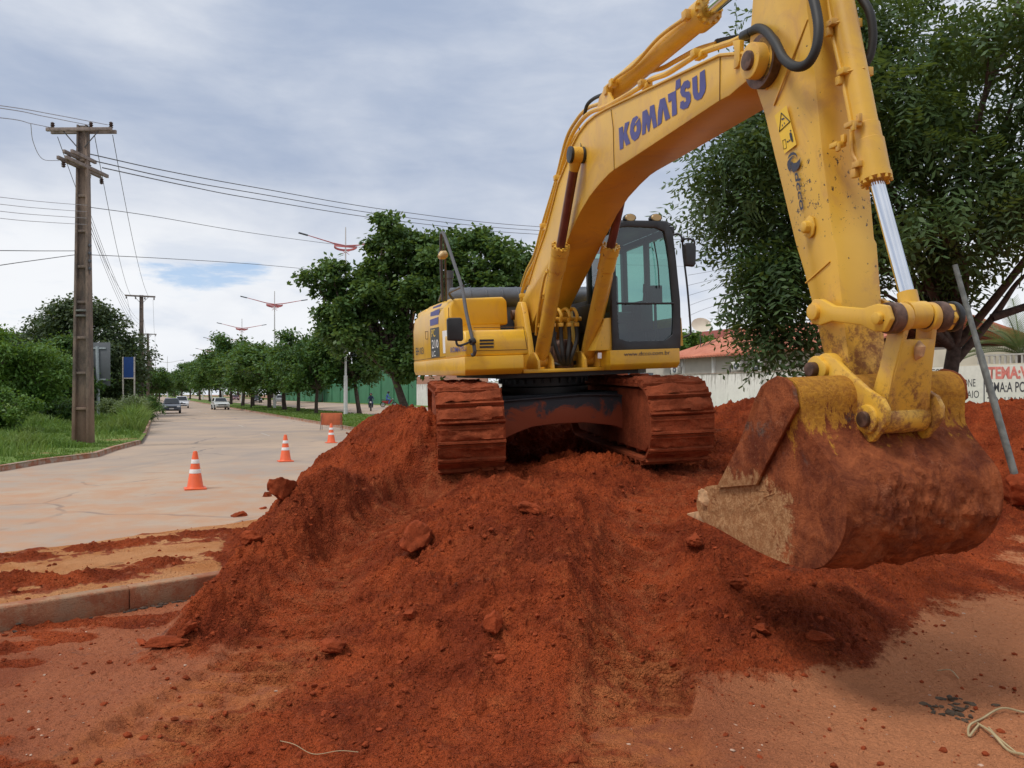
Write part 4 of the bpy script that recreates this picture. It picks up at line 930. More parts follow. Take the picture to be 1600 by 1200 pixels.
soil = np.maximum(soil, sst(fbm(GX*1.1+3, GY*1.9, 5, 77)*1.15+.10*sst(-GY, -6.2, -4.2)+.9*sst(GX, -2.5, -1.2)*sst(-GX, -1.4, -.2)*sst(-GY, -7.2, -5.4)-.45*sst(GX, .9, 1.7)*sst(-GY, -7, -6)-.25, .02, .2)*.8)
rough = np.clip(hm*1.6, .0, 1)*.75+.25
h = np.maximum(hm, 0)
bil = np.abs(fbm(GX*7, GY*7, 4, 171, .6)); rid = 1-2*np.abs(fbm(GX*2.3+4, GY*2.3, 5, 131, .55)); sl_ = np.clip(hm*2.2, 0, 1)
RP1 = [(700, 745, .9), (640, 775, .74), (560, 860, .40), (480, 950, .13), (380, 1060, .03), (200, 1180, 0)]; RP2 = [(1075, 735, .97), (1010, 780, .76), (990, 900, .33), (1000, 1000, .1), (1000, 1200, 0)]
def pdist(pts):
    P_ = [G(*p) for p in pts]; best = np.full(GX.shape, 9.)
    for a, c in zip(P_, P_[1:]):
        dx, dy = c.x-a.x, c.y-a.y; t = np.clip(((GX-a.x)*dx+(GY-a.y)*dy)/(dx*dx+dy*dy), 0, 1); best = np.minimum(best, np.hypot(GX-a.x-t*dx, GY-a.y-t*dy))
    return best
calm = 1-.72*np.maximum(sst(-pdist(RP1), -.42, -.28), sst(-pdist(RP2), -.42, -.28))
h = h+soil*calm*(.06*n_big*rough+.08*n_mid*rough+.022*n_fine+.05*(rid-.75)*sl_-.10*(bil-.12)*np.clip(.3+hm*2, 0, 1))+(1-soil)*(.016*n_mid+.010*n_fine)
def ridge(pts, amp, wl, wr):                       # a crest along a line, steeper on one side
    global h
    P_ = [G(*p) for p in pts]; best = np.full(GX.shape, 9.); sg = np.ones(GX.shape); en = np.zeros(GX.shape); n = len(P_)-1
    for i, (a, c) in enumerate(zip(P_, P_[1:])):
        dx, dy = c.x-a.x, c.y-a.y; L2 = dx*dx+dy*dy; t = np.clip(((GX-a.x)*dx+(GY-a.y)*dy)/L2, 0, 1)
        d = np.hypot(GX-a.x-t*dx, GY-a.y-t*dy); m = d < best; best = np.where(m, d, best)
        sg = np.where(m, np.sign((GX-a.x)*dy-(GY-a.y)*dx), sg); en = np.where(m, (i+t)/n, en)
    d = best+.05*n_mid+.06*n_big; w = np.where(sg > 0, wr, wl); k = np.clip(1-d/w, 0, 1)
    h = h+amp*k*np.minimum(1, 6*np.minimum(en, 1-en)+.25)*(.8+1.2*n_big)
ridge([(270, 1015, .03), (320, 955, .2), (400, 880, .35), (480, 815, .6), (548, 775, .78), (600, 745, .9)], .17, .45, .24)
ridge([(905, 765, .9), (890, 830, .68), (885, 900, .5), (880, 970, .33), (868, 1050, .14)], .12, .5, .24)
ridge([(1120, 800, .75), (1125, 870, .46), (1130, 950, .27), (1125, 1020, .1)], .09, .22, .5)
# track prints in the two ruts: cross-bars following the ruts
def rut(pts, wid, pitch, amp, sd_):
    global h
    P_ = [G(*p) for p in pts]; best = np.full(GX.shape, 9.); al = np.zeros(GX.shape); acc = 0
    for a, c in zip(P_, P_[1:]):
        dx, dy = c.x-a.x, c.y-a.y; L2 = dx*dx+dy*dy; t = np.clip(((GX-a.x)*dx+(GY-a.y)*dy)/L2, 0, 1)
        d = np.hypot(GX-a.x-t*dx, GY-a.y-t*dy); m = d < best; best = np.where(m, d, best); al = np.where(m, acc+t*math.sqrt(L2), al); acc += math.sqrt(L2)
    k = sst(-best, -wid*1.05, -wid*.8); w = al+.05*n_big+.02*n_mid
    saw = (w/pitch) % 1.0
    h = h-k*amp*(sst(saw, .0, .2)*(1-saw))*(0.7+1.3*n_mid)
    h = h-k*.03
    return sst(-best-.10*n_mid-.12*n_big, -wid*1.45, -wid*.5)
rk = rut([(700, 745, .9), (640, 775, .74), (560, 860, .40), (480, 950, .13), (380, 1060, .03), (200, 1180, 0)], .36, .19, .09, 1)
rk2 = rut([(1075, 735, .97), (1010, 780, .76), (990, 900, .33), (1000, 1000, .1), (1000, 1200, 0)], .34, .18, .09, 2)
pb = pebbles(GX, GY, .36, .4, .085, 5)*.9
pb = np.maximum(pb, pebbles(GX, GY, .13, .7, .042, 15)); pb = np.maximum(pb, pebbles(GX+.3, GY, .06, .8, .023, 25))
h = h+pb*1.25*(soil*(.3+.7*sst(n_mid+n_big*.6, -.2, .2)))*(1-.6*np.maximum(rk, rk2))
h = h+(1-soil)*np.maximum(pebbles(GX, GY, .16, .14, .018, 55), pebbles(GX, GY, .05, .35, .010, 65))
# pavement strip: flat top, tyre-ridged, falling to the road behind
wdt = 2.65+.12*l_+.25*n_big
strip = sst(s_, .10, .14)*sst(-s_, -wdt-.25, -wdt+.05)*sst(-l_, -6.2, -5.4)
wob = .5*fbm(GX*1.7, GY*1.7, 4, 301); band = np.exp(-((s_-.75-.2*n_big-wob*.6)/.34)**2)+np.exp(-((s_-2.25-.2*n_big+wob*.6)/.36)**2); band = band*(1+.9*n_mid)
top = .128+np.clip(band, 0, 1.3)*(.045*n_mid+.03*np.clip(n_big, 0, 1)+.05*np.abs(n_fine)+.018)+pb*.8*np.clip(band*1.3-.3, 0, 1)
inside = sst(s_, .10, .14)
lvl = np.where(s_ > .12, np.where(s_ < wdt-.1, top, -.05+(top+.05)*sst(-s_, -wdt-.2, -wdt+.1)), h)
lvl = np.where(s_ > wdt+.2, -.05, lvl)
# beyond the strip the loose soil thins out and the road sheet shows
far = s_ > .12
hh = np.where(hm > .02, h+.02, -1)
front = sst(GX+.35*(GY-7), -2.4, -1.6)
h = np.where(far & (l_ < 9), np.maximum(lvl, np.where(hm > .12, h-.04, -1)), h)
h = np.where(np.abs(s_-.05) < .09, np.where((l_ < 5.0) & (hm < .17), np.minimum(h, .05), h), h)
h = h-.045*np.exp(-(np.minimum(s_, 0)/.35)**2)*(s_ < .07)*(hm < .1); h = np.where((GY < 8) & (s_ < .1) & (GX > -8.3), np.maximum(h, -.05), h)
right_edge = sst(GX, 11.2, 12); h = h-(.2)*np.maximum(right_edge, sst(GY, 16.6, 17.4)); h = h-.1*sst(-GX, 8.4, 8.9)-.1*sst(-GY, -2.6, -2.45)
nx, ny = len(xs), len(ys)
idx = np.arange(nx*ny).reshape(ny, nx)
Fq = np.stack([idx[:-1, :-1], idx[:-1, 1:], idx[1:, 1:], idx[1:, :-1]], -1).reshape(-1, 4)
stripA = (far & (s_ < wdt+.3) & (hm < .2)).astype(float)*(1-sst(hm, .08, .2))
orange = stripA*np.clip(1-band*1.15-.5*n_mid-.4*n_fine, 0, 1)
def m_ground():
    t = NT('red_soil'); so, ora, rt = t.attr('soil'), t.attr('orange'), t.attr('rut')
    n = t.noise(1.6, 8, .62, .4); n2 = t.noise(7, 8, .68); n3 = t.noise(45, 7, .7); n4 = t.noise(.55, 4); n5 = t.noise(.8, 6, .6)
    soilc = t.mix(t.ss(n, .32, .68), (.21, .035, .012), (.47, .088, .025))
    soilc = t.mix(t.ss(n5, .50, .64, 0, .55), soilc, (.17, .034, .014))
    soilc = t.mix(t.ss(n2, .5, .75, 0, .6), soilc, (.52, .13, .042))
    soilc = t.mix(t.ss(n3, .53, .68, 0, .75), soilc, (.14, .028, .011)); soilc = t.mix(t.ss(t.noise(110, 4, .7), .56, .7, 0, .5), soilc, (.44, .12, .05))
    soilc = t.mix(t.math('MULTIPLY', rt, t.ss(n2, .42, .66, 0, .5)), soilc, (.40, .12, .048))
    dust = t.mix(t.ss(n4, .42, .6), (.30, .085, .040), (.42, .14, .066))
    dust = t.mix(t.ss(n2, .55, .74, 0, .45), dust, (.24, .10, .065)); dust = t.mix(t.ss(n3, .6, .74, 0, .6), dust, (.55, .36, .26))
    dust = t.mix(t.ss(t.noise(2.3, 9, .7, 1.0), .60, .68, 0, .7), dust, (.14, .085, .07))
    dust = t.mix(t.ss(t.axis(0), .6, 2.2, 0, .75), dust, (.62, .26, .12))
    orc = t.mix(t.ss(n, .35, .65), (.50, .20, .07), (.60, .29, .13))
    k = t.ss(t.math('ADD', so, t.math('ADD', t.math('MULTIPLY', t.math('SUBTRACT', n2, .5), 1.2), t.math('MULTIPLY', t.math('SUBTRACT', n3, .5), 1.0))), .22, .80)
    c = t.mix(k, dust, soilc); k2 = t.ss(t.math('ADD', ora, t.math('MULTIPLY', t.math('SUBTRACT', n2, .5), 1.0)), .4, .6); c = t.mix(k2, c, orc)
    c = t.mix(t.math('MULTIPLY', t.math('MULTIPLY', rt, t.ss(t.axis(1), 5.9, 4.9)), t.ss(n2, .35, .6, 0, .8)), c, (.52, .17, .06)); c = t.mix(t.ss(t.noise(1.1, 9, .78, .5), .60, .68, 0, .6), c, (.13, .05, .03))
    hgt = t.math('ADD', n2, t.math('MULTIPLY', n3, .5))
    wv = t.wob(.02, 30); gr = t.math('ADD', t.math('MULTIPLY', t.voro(38, co=wv), -1.0), t.math('MULTIPLY', t.voro(90, co=wv), -.6))
    b1 = t.bump(hgt, 1.0, .05); b2 = t.bump(gr, t.ss(k, 0, 1, .55, .95), .022, b1)
    return t.bsdf(c, .95, 0., b2, Specular_IOR_Level=.12)
soil_attr = np.where(far & (s_ < wdt+.6) & (hm < .12), np.clip(.95-orange*1.2, .3, 1), soil)
g = npmesh('dirt_ground', np.stack([GX, GY, h], -1).reshape(-1, 3), Fq, m_ground(), smooth=True, attrs=dict(soil=soil_attr, orange=orange, rut=np.maximum(rk, rk2)))
tag(g, 'heaped red soil and dusty ground with track prints', kind='structure')
def gz(x, y):                                     # height of the finished ground
    j = int(np.clip(np.searchsorted(xs, x), 0, nx-1)); i = int(np.clip(np.searchsorted(ys, y), 0, ny-1)); return float(h[i, j])
# kerb along the pavement, in concrete lengths
def m_kerb(name, base, dust, k=.5):
    t = NT(name); n = t.noise(5, 8, .65); f = t.noise(60, 5, .7)
    c = t.mix(t.ss(n, k-.1, k+.12), base, dust); c = t.mix(t.ss(t.noise(3.1, 9, .75), .44, .58, 0, .8), c, (.36, .11, .045)); c = t.mix(t.ss(f, .55, .7, 0, .4), c, tuple(v*.6 for v in base))
    return t.bsdf(c, .9, 0., t.bump(t.math('ADD', n, f), .8, .025))
M['kerb'] = m_kerb('dusty_concrete_kerb', (.40, .25, .15), (.46, .23, .12))
M['kerb_far'] = m_kerb('pale_kerb', (.42, .33, .27), (.45, .24, .15), .55)
b = MB(); Lk = 5.6; a0 = -1.5; rg = random.Random(5)
while a0 < Lk:
    ln = .98; o = K0+kd*a0; dz = rg.uniform(-.006, .006); p = lambda a, s, z: o+kd*a+kn*s+Vector((0, 0, z-.15+dz))
    q0, q1 = .004, ln-.004
    b.loft([p(q0, 0, -.08), p(q0, .13, -.08), p(q0, .13, .15), p(q0, .012, .15), p(q0, 0, .138)], [p(q1, 0, -.08), p(q1, .13, -.08), p(q1, .13, .15), p(q1, .012, .15), p(q1, 0, .138)]); a0 += ln
tag(b.build('kerb', M['kerb'], bevel=.006), kind='structure')
# broken asphalt edge lying below the kerb
M['asphalt_chunk'] = plain('broken_asphalt', (.07, .045, .032), .95, var=.5, scale=20, bump=1)
b = MB(); k = 0
while k < 170:
    a = rg.uniform(-1, 4.6); s = -abs(rg.gauss(0, .06))-.02
    if mnoise.noise(Vector((a*1.7, 3, 1))) < -.05: k += 1; continue
    o = K0+kd*a+kn*s
    if gz(o.x, o.y) > .06: k += 1; continue
    r_ = .008+.03*rg.random()**2; clod_mesh(b, (o.x, o.y, gz(o.x, o.y)+r_*.1), r_, (1.9, .8, .5), k, 2); k += 1
tag(b.build('asphalt_crumbs', M['asphalt_chunk'], smooth=0), kind='stuff')

# ---------------------------------------------------------------- lumps of soil
b = MB(); rg = random.Random(21); n = 0
while n < 6500:
    y = 3.4+10*rg.random()**1.5; x = rg.uniform(-.72, .72)*y
    if x < -8.5 or x > 11.5: continue
    j = int(np.searchsorted(xs, x)); i = int(np.searchsorted(ys, y))
    if i >= ny or j >= nx: continue
    sl = soil_attr[i, j]
    if rg.random() > (.8*sl+.24): continue
    if h[i, j] < -.03: continue
    r_ = .006+.022*rg.random()**5+(.02 if rg.random() < .015 else 0)
    clod_mesh(b, (x, y, h[i, j]+r_*.2), r_, (1.2, .9, .75), n, 1); n += 1
tag(b.build('soil_crumbs', M['clod'], smooth=0), kind='stuff')
BIG = [(440, 768, .15, (1, .8, .85), 'dark red boulder of soil at the edge of the road beside the heap'),
       (372, 805, .12, (1.2, .8, .7), 'rounded soil lump on the far end of the pavement dirt'),
       (410, 795, .08, (1, .9, .7), 'small soil lump right behind the rounded lump on the pavement'),
       (392, 842, .09, (1.1, .9, .7), 'reddish lump halfway down the outer face of the left ridge'),
       (656, 848, .20, (.7, 1.2, .75), 'large flat soil slab leaning in the left rut beside a twig'),
       (828, 795, .10, (1.4, .7, .6), 'squared soil block near the top of the centre heap'),
       (770, 985, .085, (.9, .8, 1.2), 'upright lump set in the front of the centre heap'),
       (640, 962, .055, (1, .9, .8), 'rounded lump low on the left side of the centre heap'),
       (523, 1012, .095, (1.1, .9, .6), 'flattened clod at the foot of the left rut'),
       (1085, 848, .09, (1, .9, .8), 'dark lump just below the bucket teeth'),
       (1150, 915, .08, (1.2, .8, .7), 'lump with pale top left of the shadow under the bucket'),
       (1190, 985, .075, (1.3, .9, .6), 'broad lump at the foot of the heap below the bucket'),
       (1280, 995, .07, (1.3, .9, .6), 'rounded lump in front of the shaded heap under the bucket'),
       (255, 1005, .10, (1.6, .6, .35), 'flat flake of crust at the toe of the left ridge'),
       (290, 985, .10, (1.0, .7, .5), 'tilted crust piece against the toe of the left ridge'),
       (222, 1004, .05, (1.3, .8, .5), 'small crust piece lying left of the flat flake'),
       (1595, 770, .30, (1, .8, .8), 'big brown boulder of soil beside the foot of the grey pole')]
def ray_ground(px, py):
    d = Vector(((px-800)/FP, 1, (HZ-py)/FP)); y = 3.0
    while y < 17:
        p = Vector((0, 0, CH))+d*y
        if p.z <= gz(p.x, p.y): return p
        y += .01
    return Vector((0, 0, CH))+d*12
for i, (px, py, r_, sc, lb) in enumerate(BIG):
    p = ray_ground(px, py+r_*60); b = MB(); clod_mesh(b, (p.x, p.y, gz(p.x, p.y)+r_*sc[2]*.55), r_, sc, 100+i, 4)
    tag(b.build('soil_clod', M['clod'], smooth=60), lb, 'soil clod', 'large soil clods on and around the heap')
b = MB(); rg = random.Random(31)
for k in range(46):
    px, py = rg.gauss(1492, 20), rg.gauss(1108, 10); p = ray_ground(px, py); clod_mesh(b, (p.x, p.y, gz(p.x, p.y)+.002), rg.uniform(.008, .026), (1.5, 1.0, .45), k, 2)
tag(b.build('damp_debris', plain('damp_dark_debris', (.075, .05, .03), .9, var=.4, scale=20), smooth=0), kind='stuff')
# small things on the ground
M['straw'] = plain('dry_straw', (.42, .30, .17), .8); M['pebble'] = plain('pale_pebble', (.50, .33, .24), .8, var=.3, scale=30)
def twig(pts, r, mat, label, name='twig', cat='twig', par=None):
    p = [ray_ground(*q) for q in pts]; p = [Vector((v.x, v.y, gz(v.x, v.y)+r+.004+.02*(i % 2))) for i, v in enumerate(p)]
    b = MB(); b.tube(spline(p, 6), r, 6); o = b.build(name, mat, par)
    return tag(o, label, cat) if par is None else o
M['twine'] = plain('green_twine', (.42, .33, .18), .8)
tw = twig([(1600, 1117), (1565, 1115), (1535, 1126), (1515, 1142), (1514, 1154), (1522, 1150), (1530, 1135)], .006, M['twine'], 'pale looped straw on the dusty ground at the lower right corner', 'straw', 'straw')
twig([(1528, 1134), (1550, 1155), (1575, 1175), (1600, 1190)], .007, M['twine'], '', 'straw_end', '', tw); twig([(1545, 1140), (1560, 1162), (1592, 1183)], .005, M['twine'], '', 'straw_end', '', tw)
twig([(438, 1162), (460, 1172), (490, 1182), (530, 1183), (560, 1178)], .0022, M['straw'], 'thin bent wire on the bare ground near the bottom edge', 'wire', 'wire')
twig([(1465, 1050), (1485, 1054), (1498, 1062)], .004, M['straw'], 'short dry grass stalk right of the heap below the bucket', 'grass_stalk', 'stalk')
b = MB(); rg = random.Random(9); n = 0
while n < 150:
    y = 3.6+3.2*rg.random(); x = rg.uniform(-.7, .7)*y; j = int(np.searchsorted(xs, x)); i = int(np.searchsorted(ys, y))
    if soil_attr[i, j] > .5 or s_[i, j] > -.05: continue
    r_ = .004+.011*rg.random()**3; clod_mesh(b, (x, y, h[i, j]+r_*.1), r_, (1.3, .9, .5), n, 1); n += 1
tag(b.build('pebbles', M['pebble'], smooth=60), kind='stuff')
# ---------------------------------------------------------------- roads, verges, kerbs
RD = Vector((-.47, 1, 0)).normalized(); RN = Vector((RD.y, -RD.x, 0))              # along the avenue (away), and to its right
RZ = math.atan2(RD.y, RD.x)-R(90)
def AV(o, Y, z=0.0): return Vector((o-.47*Y, Y, z))                                # o = offset across the avenue
def m_road():
    t = NT('dusty_asphalt'); n = t.noise(.22, 7, .6, .5); n2 = t.noise(1.4, 8, .65); f = t.noise(70, 5, .7); st = t.noise(.5, 6, .6, .3, stretch=(2.2, .35, 1))
    c = t.mix(t.ss(n, .35, .62), (.35, .28, .23), (.45, .335, .245)); c = t.mix(t.ss(st, .5, .75, 0, .35), c, (.24, .215, .20))
    near = t.ss(t.axis(1), 26, 12, -.14, .13); cr = t.voro(.32, 'DISTANCE_TO_EDGE', t.wob(.35, 1.1)); c = t.mix(t.math('MULTIPLY', t.ss(cr, .012, .004), t.ss(t.noise(.25, 3), .48, .56)), c, (.23, .19, .165)); c = t.mix(t.ss(t.voro(.11), .30, .27, 0, .35), c, (.24, .215, .20))
    c = t.mix(t.ss(t.math('ADD', n2, near), .46, .78, 0, .8), c, (.46, .25, .14)); c = t.mix(t.ss(f, .55, .75, 0, .35), c, (.18, .14, .12))
    c = t.mix(t.ss(t.noise(.9, 6, .7, 1), .66, .70, 0, .6), c, (.15, .13, .125))
    return t.bsdf(c, .85, 0., t.bump(f, .25, .006), Specular_IOR_Level=.3)
M['road'] = m_road()
def m_turf():
    t = NT('turf'); n = t.noise(.35, 7, .65); n2 = t.noise(6, 7, .7)
    c = t.mix(t.ss(n2, .3, .7), (.09, .15, .035), (.17, .24, .065)); c = t.mix(t.ss(n, .55, .66, 0, .7), c, (.33, .19, .10))
    return t.bsdf(c, 1, 0., t.bump(n2, .8, .05), Specular_IOR_Level=.1)
M['turf'] = m_turf()
M['earth'] = plain('bare_earth', (.30, .16, .09), .95, var=.3, scale=.4, bump=.3)
def sheet(name, pts, mat, z=None):
    b = MB(); b.add([(p[0], p[1], p[2] if z is None else z) for p in pts], [tuple(range(len(pts)))]); return tag(b.build(name, mat, smooth=0), kind='structure')
sheet('ground', [(-1500, -60, 0), (900, -60, 0), (900, 2200, 0), (-1500, 2200, 0)], M['earth'], -.065)
e0 = K0+kd*(-9)+kn*1.2; e1 = K0+kd*4.8+kn*1.2
sheet('road', [(-60, e0.y-14, 0), (e0.x, e0.y, 0), (e1.x, e1.y, 0), (-1, 10.5, 0), (4, 12, 0), (9, 12.3, 0), (20, 13, 0), tuple(AV(30, 22)), tuple(AV(12.5, 22)), tuple(AV(12.5, 900)), tuple(AV(-2, 900)), tuple(AV(-2, 60)), (-60, 60, 0)], M['road'], .0)
left_px = [(-700, 850), (-300, 776), (-120, 752), (0, 737), (72, 724.5), (152, 714.5), (181, 704), (221, 693.5)]
LK = [G(x, y) for x, y in left_px]; LK2 = [G(229, 681), G(235, 664), G(238.5, 650.7), G(237.5, 640), G(240, 630.7)]+[AV(-.4, 300), AV(-.4, 900)]
sheet('grass_verge', [tuple(p) for p in LK]+[tuple(p) for p in LK2]+[(-1000, 900, 0), (-1000, 0, 0)], M['turf'], .12)
def kerb_run(pts, h=.14, w=.15):
    b = MB()
    for a, c in zip(pts, pts[1:]):
        d = (c-a); L = d.length; d.normalize(); n_ = Vector((-d.y, d.x, 0)); k = max(1, int(L/1.0)) if L < 60 else 1
        for i in range(k):
            p, q = a+d*(L*i/k+.006), a+d*(L*(i+1)/k-.006)
            f = lambda v, s, z: v+n_*s+Vector((0, 0, z))
            b.loft([f(p, 0, -.05), f(p, w, -.05), f(p, w, h), f(p, .02, h)], [f(q, 0, -.05), f(q, w, -.05), f(q, w, h), f(q, .02, h)])
    return tag(b.build('kerb', M['kerb_far']), kind='structure')
kerb_run(LK); kerb_run(LK2[:4]); kerb_run(LK2[3:])
b = MB(); b.add([tuple(AV(10.35, 24, .14)), tuple(AV(17.2, 24, .14)), tuple(AV(17.2, 900, .14)), tuple(AV(10.35, 900, .14))], [(0, 1, 2, 3)]); tag(b.build('median', M['turf'], smooth=0), kind='structure')
kerb_run([AV(10.35, 300), AV(10.35, 120), AV(10.35, 62), AV(10.35, 24)], .15); kerb_run([AV(17.2, 24), AV(17.2, 300)], .15)
b = MB(); b.add([tuple(AV(17.35, 22, .02)), tuple(AV(28.5, 22, .50)), tuple(AV(28.5, 900, .50)), tuple(AV(17.35, 900, .02))], [(0, 1, 2, 3)]); tag(b.build('far_carriageway', M['road'], smooth=0), kind='structure')
b = MB(); b.add([tuple(AV(28.5, 22, .52)), tuple(AV(33.5, 22, .74)), tuple(AV(33.5, 900, .74)), tuple(AV(28.5, 900, .52))], [(0, 1, 2, 3)]); tag(b.build('far_verge', M['turf'], smooth=0), kind='structure')
# faint lane dashes
M['roadmark'] = plain('worn_road_paint', (.42, .36, .31), .8, var=.25, scale=5)
b = MB()
for k in range(7):
    y = 34+k*9.5; a = AV(5.2, y, .004); c = AV(5.2, y+2.6, .004); b.add([a, a+Vector((.11, 0, 0)), c+Vector((.11, 0, 0)), c], [(0, 1, 2, 3)])
tag(b.build('lane_marking', M['roadmark'], smooth=0), kind='structure')
# ---------------------------------------------------------------- grass
def blades(n, place, hgt, seed, wid=.012):
    rg = np.random.default_rng(seed); P_ = place(rg, n); n = len(P_); H_ = hgt(P_, rg)
    a = rg.uniform(0, 2*np.pi, n); u = np.stack([np.cos(a), np.sin(a), np.zeros(n)], 1); la = rg.uniform(0, 2*np.pi, n); le = rg.uniform(.1, .75, n)*H_
    lean = np.stack([np.cos(la)*le, np.sin(la)*le, np.zeros(n)], 1); w = (wid*(.6+P_[:, 1]/30))[:, None]
    b0, b1 = P_-u*w, P_+u*w; m = P_+lean*.35+np.stack([0*H_, 0*H_, H_*.62], 1); tp = P_+lean+np.stack([0*H_, 0*H_, H_*(.98-.2*le/H_)], 1)
    V = np.stack([b0, b1, m+u*w*.8, m-u*w*.8, tp+u*w*.15, tp-u*w*.15], 1).reshape(-1, 3); i = np.arange(n)[:, None]*6
    return V, np.concatenate([i+np.array([[0, 1, 2, 3]]), i+np.array([[3, 2, 4, 5]])])
def in_verge(rg, n):
    out = []; lk = np.array([(p.x, p.y) for p in LK+LK2[:4]]+[(AV(-.4, 300).x, 300)])
    Y = 17+55*rg.random(n)**1.4; px = rg.uniform(-80, 245, n); X = (px-800)/FP*Y
    edge = np.interp(Y, lk[:, 1], lk[:, 0]); ok = X < edge-.15; bare = fbm(X*.35, Y*.35, 3, 61)
    ok &= ~((bare > .16) & (np.random.default_rng(1).random(n) > .12)); return np.stack([X, Y, np.full(n, .11)], 1)[ok]
def gh(P_, rg):
    k = fbm(P_[:, 0]*.5, P_[:, 1]*.4, 4, 91); px = 800+FP*P_[:, 0]/P_[:, 1]
    near = np.exp(-((px-215)/26)**2)*(P_[:, 1] > 34)*(P_[:, 1] < 62); edge = np.clip((-12.3-P_[:, 0]-.25*(P_[:, 1]-20))/1.5, .25, 1)
    return (.22+.42*np.clip(k+.15, 0, 1)*1.6+near*.9)*edge*rg.uniform(.45, 1.15, len(P_))
V, Fb = blades(78000, in_verge, gh, 4); o = npmesh('verge_grass', V, Fb, M['grass']); tag(o, kind='stuff')
def in_med(rg, n):
    Y = 30+75*rg.random(n)**1.3; o_ = rg.uniform(10.5, 17.1, n); return np.stack([o_-.47*Y, Y, np.full(n, .13)], 1)
V, Fb = blades(26000, in_med, lambda p, r: r.uniform(.05, .22, len(p))+.12*np.clip(fbm(p[:, 0]*.6, p[:, 1]*.6, 3, 8), 0, 1), 6, .02); tag(npmesh('median_grass', V, Fb, M['grass']), kind='stuff')
# ---------------------------------------------------------------- trees
def leaves(clumps, n, ln, wd, seed, frond=0, droop=.3):
    """clumps: array (x,y,z,r); leaf quads scattered in them, or fronds of paired leaflets"""
    rg = np.random.default_rng(seed); C_ = np.array(clumps); w = C_[:, 3]**2; k = rg.choice(len(C_), n, p=w/w.sum())
    d = rg.normal(size=(n, 3)); d /= np.linalg.norm(d, axis=1)[:, None]; rr = (rg.random(n)**.5*np.where(rg.random(n) < .28, 1.55, 1.0))[:, None]
    P_ = C_[k, :3]+d*rr*C_[k, 3][:, None]*np.array([1, 1, .72])
    ax = d*np.array([1, 1, .4])+rg.normal(size=(n, 3))*.55; ax[:, 2] -= droop; ax /= np.linalg.norm(ax, axis=1)[:, None]
    up = np.array([0, 0, 1.])+rg.normal(size=(n, 3))*.55; s = np.cross(ax, up); s /= np.linalg.norm(s, axis=1)[:, None]+1e-9
    sz = rg.uniform(.65, 1.25, n)[:, None]
    if not frond:
        V = np.stack([P_-ax*ln*sz*.5, P_+s*wd*sz*.5, P_+ax*ln*sz*.5, P_-s*wd*sz*.5], 1).reshape(-1, 3)
        return V, np.arange(len(V)).reshape(-1, 4)
    Vs = []; L = ln*frond*.42
    for j in range(frond):
        t = (j+.6)/frond; base = P_+ax*sz*L*(t-.5)*2; base[:, 2] -= .25*L*t*t
        for sg in (-1, 1):
            dr = s*sg*.85+ax*.5; dr[:, 2] -= .15; l = ln*sz*(1-.5*abs(t-.45)); c = base+dr*l*.55; q = np.cross(dr, up); q /= np.linalg.norm(q, axis=1)[:, None]+1e-9
            q = ax*.8+q*.2; Vs.append(np.stack([base, c+q*wd*sz*.5, base+dr*l, c-q*wd*sz*.5], 1))
    V = np.concatenate(Vs, 0).reshape(-1, 3); return V, np.arange(len(V)).reshape(-1, 4)
def crown_clumps(ells, per, seed, rc=(.5, .9), shell=.55):
    rg = random.Random(seed); out = []
    for (cx, cy, cz, rx, ry, rz), n in zip(ells, per):
        for _ in range(n):
            while True:
                v = Vector((rg.uniform(-1, 1), rg.uniform(-1, 1), rg.uniform(-1, 1)))
                if shell < v.length < 1: break
            v = v*(1+.10*rg.uniform(-1, 1)); out.append((cx+v.x*rx, cy+v.y*ry, cz+v.z*rz, rg.uniform(*rc)))
    return out
def limbs(bld, base, fork, clumps, r0, seed, nb=14, lean=None):
    rg = random.Random(seed); base, fork = Vector(base), Vector(fork); mid = base.lerp(fork, .5)+Vector((rg.uniform(-.1, .1), 0, 0))*r0*6
    bld.tube(spline([base-Vector((0, 0, .2)), base+Vector((0, 0, .15)), mid, fork], 5), [r0*1.5]*3+[r0*1.15]*3+[r0]*10, 9) if False else bld.tube([base-Vector((0, 0, .3)), base, base.lerp(mid, .4), mid, fork], [r0*1.6, r0*1.35, r0*1.08, r0, r0*.85], 10)
    cl = rg.sample(clumps, min(nb, len(clumps)))
    for c in cl:
        e = Vector(c[:3]); L = (e-fork).length; a = fork.lerp(e, .35)+Vector((rg.uniform(-.1, .1), rg.uniform(-.1, .1), rg.uniform(.02, .15)))*L; b_ = fork.lerp(e, .7)+Vector((rg.uniform(-.08, .08), rg.uniform(-.08, .08), rg.uniform(-.02, .1)))*L
        p = spline([fork, a, b_, e], 4); rs = [r0*(.55*(1-i/(len(p)-1))+.06) for i in range(len(p))]; bld.tube(p, rs, 6)
        for _ in range(2):
            q = p[rg.randint(len(p)//2, len(p)-2)]; d = Vector((rg.gauss(0, 1), rg.gauss(0, 1), rg.gauss(0, .6))).normalized(); bld.tube([q, q+d*c[3]*.6, q+d*c[3]*1.2+Vector((0, 0, .1))], [r0*.12, r0*.07, r0*.03], 4)
def tree(name, label, loc, fork, clumps, r0, n, ln, wd, mat, seed, nb=14, group=None, frond=0, droop=.3, cat='tree', base=(0, 0, 0), twig_n=0):
    t = thing(name, label, cat, loc, 0, group); b = MB(); limbs(b, base, fork, clumps, r0, seed, nb); b.build('trunk', M['bark'], t, smooth=60)
    V, F_ = leaves(clumps, n, ln, wd, seed, frond, droop); npmesh('crown', V, F_, M[mat], t); return t
